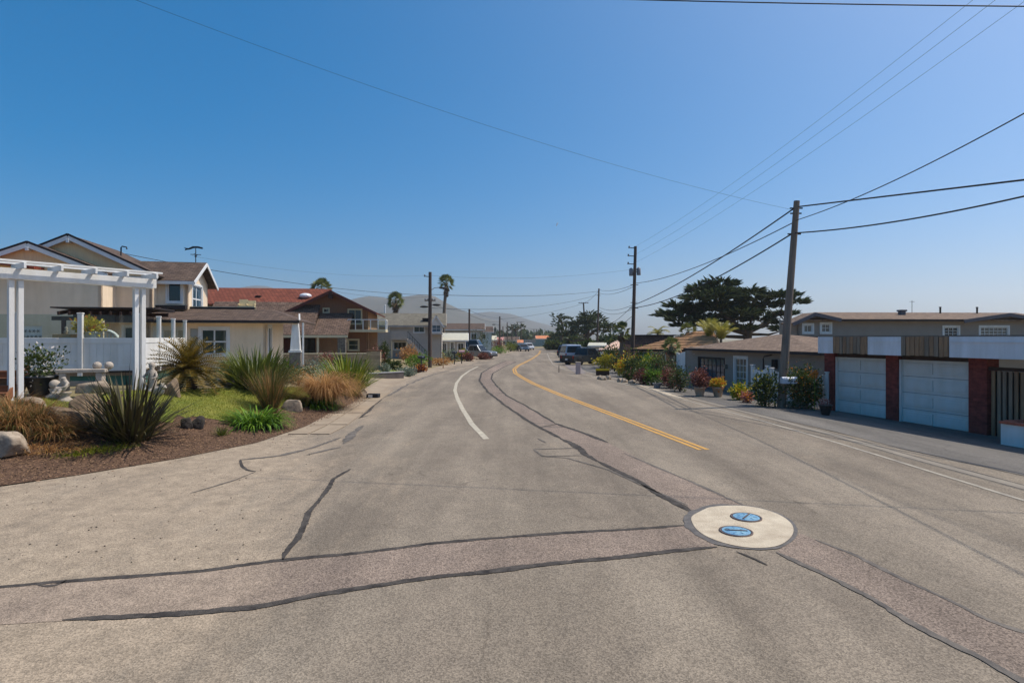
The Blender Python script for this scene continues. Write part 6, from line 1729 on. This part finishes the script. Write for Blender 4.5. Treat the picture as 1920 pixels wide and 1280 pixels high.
# brick paver patch on the right
pv = [(1057, 684), (1082, 683), (1100, 700), (1082, 702)]
sheet('paver_apron', [tuple(GP(*p).xy) for p in pv], .016, M('grey_pavers', sr(128, 118, 112), .9, .2, 3, .5, 12), .6, None, label='grey paved driveway mouth by the silver van')
for lab, px, py, hh, dd in (('pink garden flag post with a wooden arm by the roadside', 831, 690, 1.4, 0),):
    g = GP(px, py); s = thing('wooden_sign_post', lab, 'post', tuple(g)); obj('post', MB().bar((0, 0, 0), (.0, 0, hh), .08, .08, (0, 1, 0)), m_tile, s); obj('arm', MB().bar((-.15, 0, hh), (.2, 0, hh - .35), .06, .05), m_tile, s)
g = GP(700, 746); s = thing('drain_box', 'small dark metal box with a white label at the driveway mouth', 'utility box', tuple(g), R(-10))
obj('box', MB().box((0, 0, .1), (.55, .3, .2)), m_vane, s, bevel=.02); obj('label_plate', MB().box((-.08, -.155, .1), (.2, .01, .12)), m_white, s)

# ================================================================ UTILITY POLES
m_pole = M('weathered_pole_wood', sr(140, 124, 110), .95, .2, 2, .6, 12, stretch=(5, 5, .4), col2=sr(108, 96, 86))
m_pole2 = M('dark_pole_wood', sr(100, 84, 74), .95, .2, 2, .6, 12, stretch=(5, 5, .4), col2=sr(74, 62, 56))
m_wire = M('black_cable', sr(40, 42, 48), .7, .1)
m_ins = M('insulator_grey', sr(120, 122, 128), .4, .1)
def pole(label, base, top, r0, r1, arms=(), n=12, name='utility_pole'):
    base, top = Vector(base), Vector(top); v = top - base
    t = thing(name, label, 'utility pole', tuple(base), 0, 'wooden utility poles along the street')
    obj('shaft', MB().tube([(0, 0, -.4), v * .33, v * .66, v], [r0, r0 * .67 + r1 * .33, r0 * .33 + r1 * .67, r1], n), m_pole if base.y < 40 else m_pole2, t)
    for kind, h, L, az in arms:
        c = v * h
        if kind == 'arm':
            obj('crossarm', MB().bar(c + Vector((-L / 2 * cos(az), -L / 2 * sin(az), 0)), c + Vector((L / 2 * cos(az), L / 2 * sin(az), 0)), .10, .12), m_pole, t)
            for k in (-.45, -.2, .2, .45): obj('insulator', MB().lathe([(.04, 0), (.06, .06), (.03, .12)], 8, c + Vector((L * k * cos(az), L * k * sin(az), .06))), m_ins, t)
        elif kind == 'side':
            e = c + Vector((L * cos(az), L * sin(az), .05))
            obj('bracket', MB().bar(c, e, .06, .06), m_vane, t); obj('insulator', MB().lathe([(.05, -.05), (.09, .0), (.05, .06), (.09, .1), (.03, .16)], 8, e), m_ins, t)
        elif kind == 'lamp':
            e = c + Vector((L * cos(az), L * sin(az), .35))
            obj('lamp_arm', MB().tube([c, c + Vector((L * .4 * cos(az), L * .4 * sin(az), .3)), e], .035, 6), m_ins, t); obj('lamp_head', MB().ico(e + Vector((.2 * cos(az), .2 * sin(az), -.05)), (.4, .2, .1), 2, 0), m_vane, t)
        elif kind == 'can':
            e = c + Vector((L * cos(az), L * sin(az), 0)); obj('transformer', MB().lathe([(.16, -.3), (.18, -.25), (.18, .3), (.1, .36), (.03, .42)], 12, e).bar(c, e, .06, .08), m_ins, t)
        elif kind == 'bolt':
            obj('bolt', MB().bar(c + Vector((-L, 0, 0)), c + Vector((L, 0, 0)), .05, .05), m_vane, t)
    return t
P1b = GP(1464, 763); P1t = AT(1494, 377, P1b.y)
pole('nearest utility pole leaning right, bare wooden shaft beside the mailbox', P1b, P1t, .175, .115, [('bolt', .965, .25, 0), ('bolt', .94, .22, 0), ('bolt', .84, .26, 0)], 14)
P2b = ground_at(1185, 52); P2t = AT(1191.5, 462, 52)
pole('tall utility pole with three side insulators before the tile roof', P2b, P2t, .19, .13, [('side', .985, .55, pi), ('side', .92, .6, pi), ('side', .855, .6, pi), ('side', .81, .35, 0), ('can', .79, .32, pi * .9), ('can', .795, .36, .1), ('bolt', .69, .35, 0), ('bolt', .545, .3, 0), ('bolt', .5, .4, 0)])
P3b = ground_at(1119, 92); P3t = AT(1123, 541, 92)
pole('slim utility pole behind the dark pickup', P3b, P3t, .17, .12, [('bolt', .9, .3, 0), ('bolt', .6, .3, 0)])
P4b = ground_at(1099, 118); P4t = AT(1094, 567, 118)
pole('far utility pole with a crossarm on top in front of the umbrella cypress', P4b, P4t, .2, .14, [('arm', .99, 2.0, 0)])
Q1b = ground_at(806, 54); Q1t = AT(806.5, 510, 54)
pole('left utility pole with a street lamp arm beside the slim palm', Q1b, Q1t, .19, .14, [('side', .95, .5, pi), ('lamp', .80, 1.0, .2), ('arm', .70, 1.0, .15), ('lamp', .60, .35, pi), ('lamp', .62, .4, .1)])
Q2b = ground_at(880, 88); Q2t = AT(880, 579, 88); pole('second left utility pole rising from the parked white car', Q2b, Q2t, .17, .13)
Q3b = ground_at(937, 120); Q3t = AT(937, 593, 120); pole('third left utility pole with a lamp arm reaching left', Q3b, Q3t, .2, .15, [('lamp', .72, 1.0, pi)])
for px, yt, dd, lab, arm in ((943, 612, 170, 'short far pole just right of the third left pole', 0), (951, 604, 190, 'thin far pole left of the flat topped cypress', 0), (977, 603, 210, 'far pole with a crossarm above the flat topped cypress', 1), (1001, 617, 260, 'left one of two faint far poles over the orange roof', 1), (1006, 617, 270, 'right one of two faint far poles over the orange roof', 1), (960, 609, 200, 'thin far pole through the flat topped cypress', 0), (1034, 625, 150, 'thin lamp pole beside the right hand far bushes', 0)):
    b_ = ground_at(px, dd); pole(lab, b_, AT(px, yt, dd), .18, .13, [('arm', .985, 2.6, .2)] if arm else [])
# ================================================================ WIRES
def wire(label, p, q, sag, r, n=26, name='overhead_wire', ext=0.0):
    p, q = Vector(p), Vector(q); pts = []
    for k in range(n + 1):
        t = k / n; v = p.lerp(q, t); v.z -= sag * 4 * t * (1 - t); pts.append(v - p)
    e = (pts[-1] - pts[-2]).normalized()
    for k in range(1, 9 if ext else 1): e.z *= .9; pts.append(pts[-1] + e * ext / 8)      # the span goes on out of the picture
    o = obj(name, MB().tube(pts, r, 5), m_wire); o.location = p
    return tag(o, label, 'cable', 'overhead wires')
def wpx(label, a, b, sag, r, ext=0.0): return wire(label, AT(*a), AT(*b), sag, r, ext=ext)
wpx('thick black cable crossing the very top right of the sky', (1060, -4, 13), (2000, 13, 11), .03, .013, 25)
wpx('long thin wire from the top left corner to the leaning pole', (1484, 393, P1b.y), (150, -40, 13), .45, .0042, 20)
wpx('upper of the black cables from the leaning pole to the right edge', (1494, 388, P1b.y), (2050, 322, 14), .0, .028, 30)
wpx('lower of the black cables from the leaning pole to the right edge', (1487, 437, P1b.y), (2050, 337, 14), .22, .026, 30)
wpx('steep cable passing the leaning pole to the right edge', (1490, 414, P1b.y), (2050, 140, 11), .25, .016, 25)
wpx('thick cable from the leaning pole top down to the tall pole', (1487, 392, P1b.y), (1190, 571, 52), .35, .03)
wpx('thick lower cable from the leaning pole to the tall pole', (1482, 440, P1b.y), (1189, 577, 52), .55, .03)
wpx('medium cable between the leaning pole and the tall pole', (1486, 418, P1b.y), (1191, 531, 52), .45, .02)
for k, (a, yb) in enumerate(((( 1850, -20, 18), 466), ((1880, -10, 17), 481), ((1980, -40, 16), 496))):
    wpx(['first', 'second', 'third'][k] + ' of three fine power wires from the top right to the tall pole', (1184, yb, 52), a, .5, .0055, 40)
for k, (ya, yb) in enumerate(((533, 543), (536, 549), (570, 575), (577, 580))):
    wpx(['highest', 'second', 'third', 'lowest'][k] + ' cable between the tall pole and the slim pole', (1190, ya, 52), (1122, yb, 92), .35 + .1 * k, .02)
wpx('long wire from the beige house mast to the left pole', (235, 476, 30.5), (807, 553, 54), .45, .016)
wpx('long wire sagging across the street from the left pole to the slim pole', (807, 552, 54), (1122, 546, 92), .4, .022)
wpx('second wire across the street from the left pole to the slim pole', (807, 577, 54), (1122, 552, 92), .9, .018)
wpx('fine wire from the left pole top toward the tall pole', (804, 516, 54), (1186, 505, 52), .5, .006)
wpx('fine wire from the left pole top toward the beige house', (804, 516, 54), (360, 480, 35), .5, .005)
wpx('wire from the left pole to the second left pole', (807, 570, 54), (880, 582, 88), .25, .018)
wpx('wire from the second to the third left pole', (880, 582, 88), (937, 596, 120), .3, .022)
wpx('lower wire from the second to the third left pole', (880, 590, 88), (937, 603, 120), .4, .022)
wpx('wire from the second left pole to the far crossarm pole', (937, 597, 120), (977, 605, 210), .5, .025)
wpx('wire from the slim pole to the far crossarm pole', (1122, 546, 92), (1094, 568, 118), .3, .02)
wpx('long far wire from the crossarm pole across to the left', (1094, 569, 118), (937, 598, 120), .5, .02)
wpx('guy wire from the tall pole slanting to the left', (1189, 570, 52), (1140, 610, 75), .2, .02)
wpx('lower guy wire from the tall pole slanting to the left', (1188, 590, 52), (1143, 620, 75), .2, .02)
wpx('thin service wire from the left pole to the brown house', (806, 556, 54), (622, 545, 51), .3, .008)

# ================================================================ VEHICLES
m_tyre = M('tyre_rubber', sr(28, 28, 28), .9, .1); m_rim = M('alloy_rim', sr(150, 152, 156), .35, .05, metal=.7)
m_glz = glass_mat('car_glass', sr(26, 30, 34), .12, .35)
m_tail = M('tail_light_red', sr(150, 24, 20), .3, .1); m_head = M('headlight', sr(210, 214, 220), .2, .05)
m_trimb = M('black_trim', sr(30, 30, 32), .6, .1)
def vehicle(name, label, cat, loc, rz, paint, L, W, Hh, kind):
    """x forward. kind: van / pickup / car / suv. Body lofted from side profiles, glass set proud of nothing: own panes"""
    t = thing(name, label, cat, loc, rz)
    g = .22 if kind == 'car' else .3
    belt = {'van': .52, 'pickup': .56, 'car': .62, 'suv': .56}[kind] * Hh
    x0, x1 = -L / 2, L / 2
    hood = {'van': .40, 'pickup': .24, 'car': .22, 'suv': .26}[kind] * L
    def loft(prof, ws, mat, nm, bev=.04):
        n = len(prof); mb = MB()
        for s, k in ((-1, 0), (1, 0)):
            for (x, z), w_ in zip(prof, ws): mb.v.append((x, s * w_ / 2, z))
        mb.f.append(list(range(n))); mb.f.append(list(range(n, 2 * n))[::-1]); mb.sm += [False, False]
        for i in range(n): j = (i + 1) % n; mb.f.append([i, n + i, n + j, j]); mb.sm.append(False)
        return obj(nm, mb, mat, t, bevel=bev, fix=True)
    nose = belt * .86
    if kind == 'pickup':
        low = [(x0, g), (x1 - .1, g), (x1, g + .15), (x1, nose), (x1 - .25, nose + .08), (hood, belt), (x0, belt)]
    else:
        low = [(x0 + .05, g), (x1 - .1, g), (x1, g + .18), (x1 - .03, nose), (x1 - .3, nose + .07), (hood, belt), (x0 + .02, belt), (x0, belt * .7)]
    body = loft(low, [W] * len(low), paint, 'body')
    tops = {'van': (x0 + .12, x1 - .95, x1 - .30, x0 + .04), 'suv': (x0 + .35, hood - .75, hood - .02, x0 + .08), 'car': (x0 + .95, hood - .85, hood - .02, x0 + .35), 'pickup': (-.55, hood - .65, hood - .02, -.75)}[kind]
    ta, tb, ba_, bb = tops[0], tops[1], tops[2], tops[3]
    cab = [(bb, belt - .02), (ba_, belt - .02), (tb, Hh - .03), (tb - .2, Hh), (ta + .1, Hh), (ta, Hh - .05)]
    ws = [W - .04, W - .04, W * .80, W * .79, W * .79, W * .80]
    loft(cab, ws, paint, 'cabin', .05)
    zc0, zc1 = belt + .05, Hh - .16
    def at(x, f, s): 
        w_ = (W - .04) + (W * .80 - W + .04) * (f * (zc1 - zc0) + .07) / (Hh - belt); return Vector((x, s * (w_ / 2 + .006), zc0 + f * (zc1 - zc0)))
    xs_l = lambda f: bb + (ta - bb) * (f * .8 + .1); xs_r = lambda f: ba_ + (tb - ba_) * (f * .8 + .1)
    for s in (-1, 1):
        nwin = 3 if kind in ('van', 'suv') else 2
        for k in range(nwin):
            if kind == 'van' and k == 0 and 'panel' in label: continue
            p = [xs_l(0) + .12 + (xs_r(0) - xs_l(0) - .24) * (k + u) / nwin for u in (.03, .97)]; q = [xs_l(1) + .12 + (xs_r(1) - xs_l(1) - .24) * (k + u) / nwin for u in (.03, .97)]
            mb = MB(); mb.add([at(p[0], 0, s), at(p[1], 0, s), at(q[1], 1, s), at(q[0], 1, s)], [(0, 1, 2, 3)]); obj('side_window', mb, m_glz, t)
        for k, x in ((0, x0 + L * .18), (1, x1 - L * .19)):
            r_ = .33 if kind != 'pickup' else .39
            c = Vector((x, s * (W / 2 - .09), r_))
            wo_ = MB(); wo_.lathe([(r_ * .62, -.11), (r_, -.11), (r_, .11), (r_ * .62, .11)], 20)
            w_ = obj('wheel', wo_, m_tyre, t); w_.location = c; w_.rotation_euler = (pi / 2, 0, 0)
            obj('rim', MB().lathe([(r_ * .6, -.09), (r_ * .6, .09), (r_ * .45, .07), (r_ * .1, .10)], 16), m_rim, w_)
            ar = MB(); ar.tube([c + Vector((r_ * 1.16 * cos(a), s * .085, r_ * 1.16 * sin(a))) for a in [pi * i / 10 for i in range(11)]], .035, 5); obj('wheel_arch', ar, m_trimb, t)
        obj('headlight', MB().box((x1 - .04, s * W * .36, nose - .1), (.12, W * .18, .16)), m_head, t, bevel=.03)
        obj('tail_light', MB().box((x0 + .03, s * (W / 2 - .09), belt * .84), (.1, .15, .3 if kind != 'car' else .16)), m_tail, t, bevel=.02)
        obj('door_mirror', MB().box((ba_ - .25, s * (W / 2 + .09), belt + .1), (.14, .18, .16)), m_trimb, t, bevel=.04)
    def pane(nm, pa_, pb_, w0, w1, off):
        mb = MB(); mb.add([(pa_[0] + off, -w0, pa_[1]), (pa_[0] + off, w0, pa_[1]), (pb_[0] + off, w1, pb_[1]), (pb_[0] + off, -w1, pb_[1])], [(0, 1, 2, 3)]); return obj(nm, mb, m_glz, t)
    e = lambda a, b, f: (a[0] + (b[0] - a[0]) * f, a[1] + (b[1] - a[1]) * f)
    pane('windshield', e((ba_, belt - .02), (tb, Hh - .03), .1), e((ba_, belt - .02), (tb, Hh - .03), .9), W * .43, W * .37, .03)
    pane('rear_window', e((bb, belt - .02), (ta, Hh - .05), .14), e((bb, belt - .02), (ta, Hh - .05), .86), W * .41, W * .36, -.03)
    obj('rear_bumper', MB().box((x0 - .02, 0, g + .18), (.16, W * .96, .2)), m_trimb if kind != 'car' else paint, t, bevel=.04)
    obj('front_bumper', MB().box((x1 + .0, 0, g + .14), (.16, W * .94, .22)), m_trimb if kind in ('pickup', 'van') else paint, t, bevel=.04)
    obj('licence_plate', MB().box((x0 - .105, 0, belt * .62), (.015, .32, .16)), m_white, t)
    if kind == 'pickup':
        obj('bed_floor', MB().box(((x0 - .75) / 2, 0, belt + .004), (abs(x0 + .75) - .2, W - .22, .006)), m_trimb, t)
    return t
pt_silver = M('silver_paint', sr(176, 182, 192), .3, .04, metal=.5, spec=.5); pt_white = M('white_car_paint', sr(222, 222, 224), .3, .03, spec=.5)
pt_dark = M('dark_green_paint', sr(24, 30, 34), .25, .05, spec=.5); pt_grey = M('grey_car_paint', sr(120, 124, 130), .35, .05, metal=.4); pt_blue = M('blue_grey_paint', sr(80, 94, 108), .35, .05, metal=.3)
def park(px, d, z=0.0): 
    g = ground_at(px, d); return (g.x, g.y, g.z + z)
vehicle('silver_van', 'silver van seen from behind, parked on the right verge', 'van', park(1070, 66), R(93), pt_silver, 4.9, 1.95, 1.95, 'van')
vehicle('dark_pickup', 'dark pickup truck beside the silver van, nose to the right', 'pickup truck', park(1098, 60), R(38), pt_dark, 5.2, 1.9, 1.75, 'pickup')
vehicle('white_car', 'white car behind the dark pickup', 'car', park(1092, 72), R(20), pt_white, 4.6, 1.8, 1.6, 'suv')
vehicle('blue_car', 'blue car roof just showing above the silver van', 'car', park(1068, 82), R(60), pt_blue, 4.5, 1.8, 1.7, 'suv')
vehicle('white_car', 'white car behind the left roadside flowers', 'car', park(862, 80), R(-15), pt_white, 4.5, 1.8, 1.45, 'car')
vehicle('grey_pickup', 'grey pickup truck parked right of the white car on the left verge', 'pickup truck', park(892, 76), R(-28), pt_grey, 5.4, 1.9, 1.8, 'pickup')
vehicle('camper_van', 'grey tall panel van behind the left utility pole and flowers', 'van', park(872, 88), R(-12), pt_grey, 6.0, 2.0, 2.3, 'van')
vehicle('far_car', 'far dark blue car parked at the left bend', 'car', park(981, 118), R(-80), pt_blue, 4.4, 1.8, 1.5, 'suv')
vehicle('far_car', 'far white car peeping out behind the dark blue one', 'car', park(991, 132), R(-80), pt_white, 4.4, 1.8, 1.5, 'suv')
# aircraft trail, a short streak high in the sky
a, b = AT(1043, 424, 6000), AT(1046, 417, 6000)
o = obj('contrail', MB().tube([(0, 0, 0), (b - a) * .5, b - a], [3.5, 7, 2], 8), M('ice_trail', (.95, .95, .95), 1, .02)); o.location = a
tag(o, 'tiny white aircraft trail in the middle of the sky', 'contrail')
# ================================================================ HAZE
hm = bpy.data.materials.new('haze'); hm.use_nodes = True
t = hm.node_tree; t.nodes.clear()
ho = nd(t, 'ShaderNodeOutputMaterial'); pv_ = nd(t, 'ShaderNodeVolumePrincipled')
pv_.inputs['Color'].default_value = (.90, .95, 1, 1); pv_.inputs['Density'].default_value = .00028; pv_.inputs['Anisotropy'].default_value = .55
t.links.new(pv_.outputs[0], ho.inputs['Volume'])
hz = obj('haze', MB().box((0, 1240, 103), (5200, 2960, 216)), hm)
tag(hz, 'pale sea haze over the street and hills', 'haze', kind='stuff')
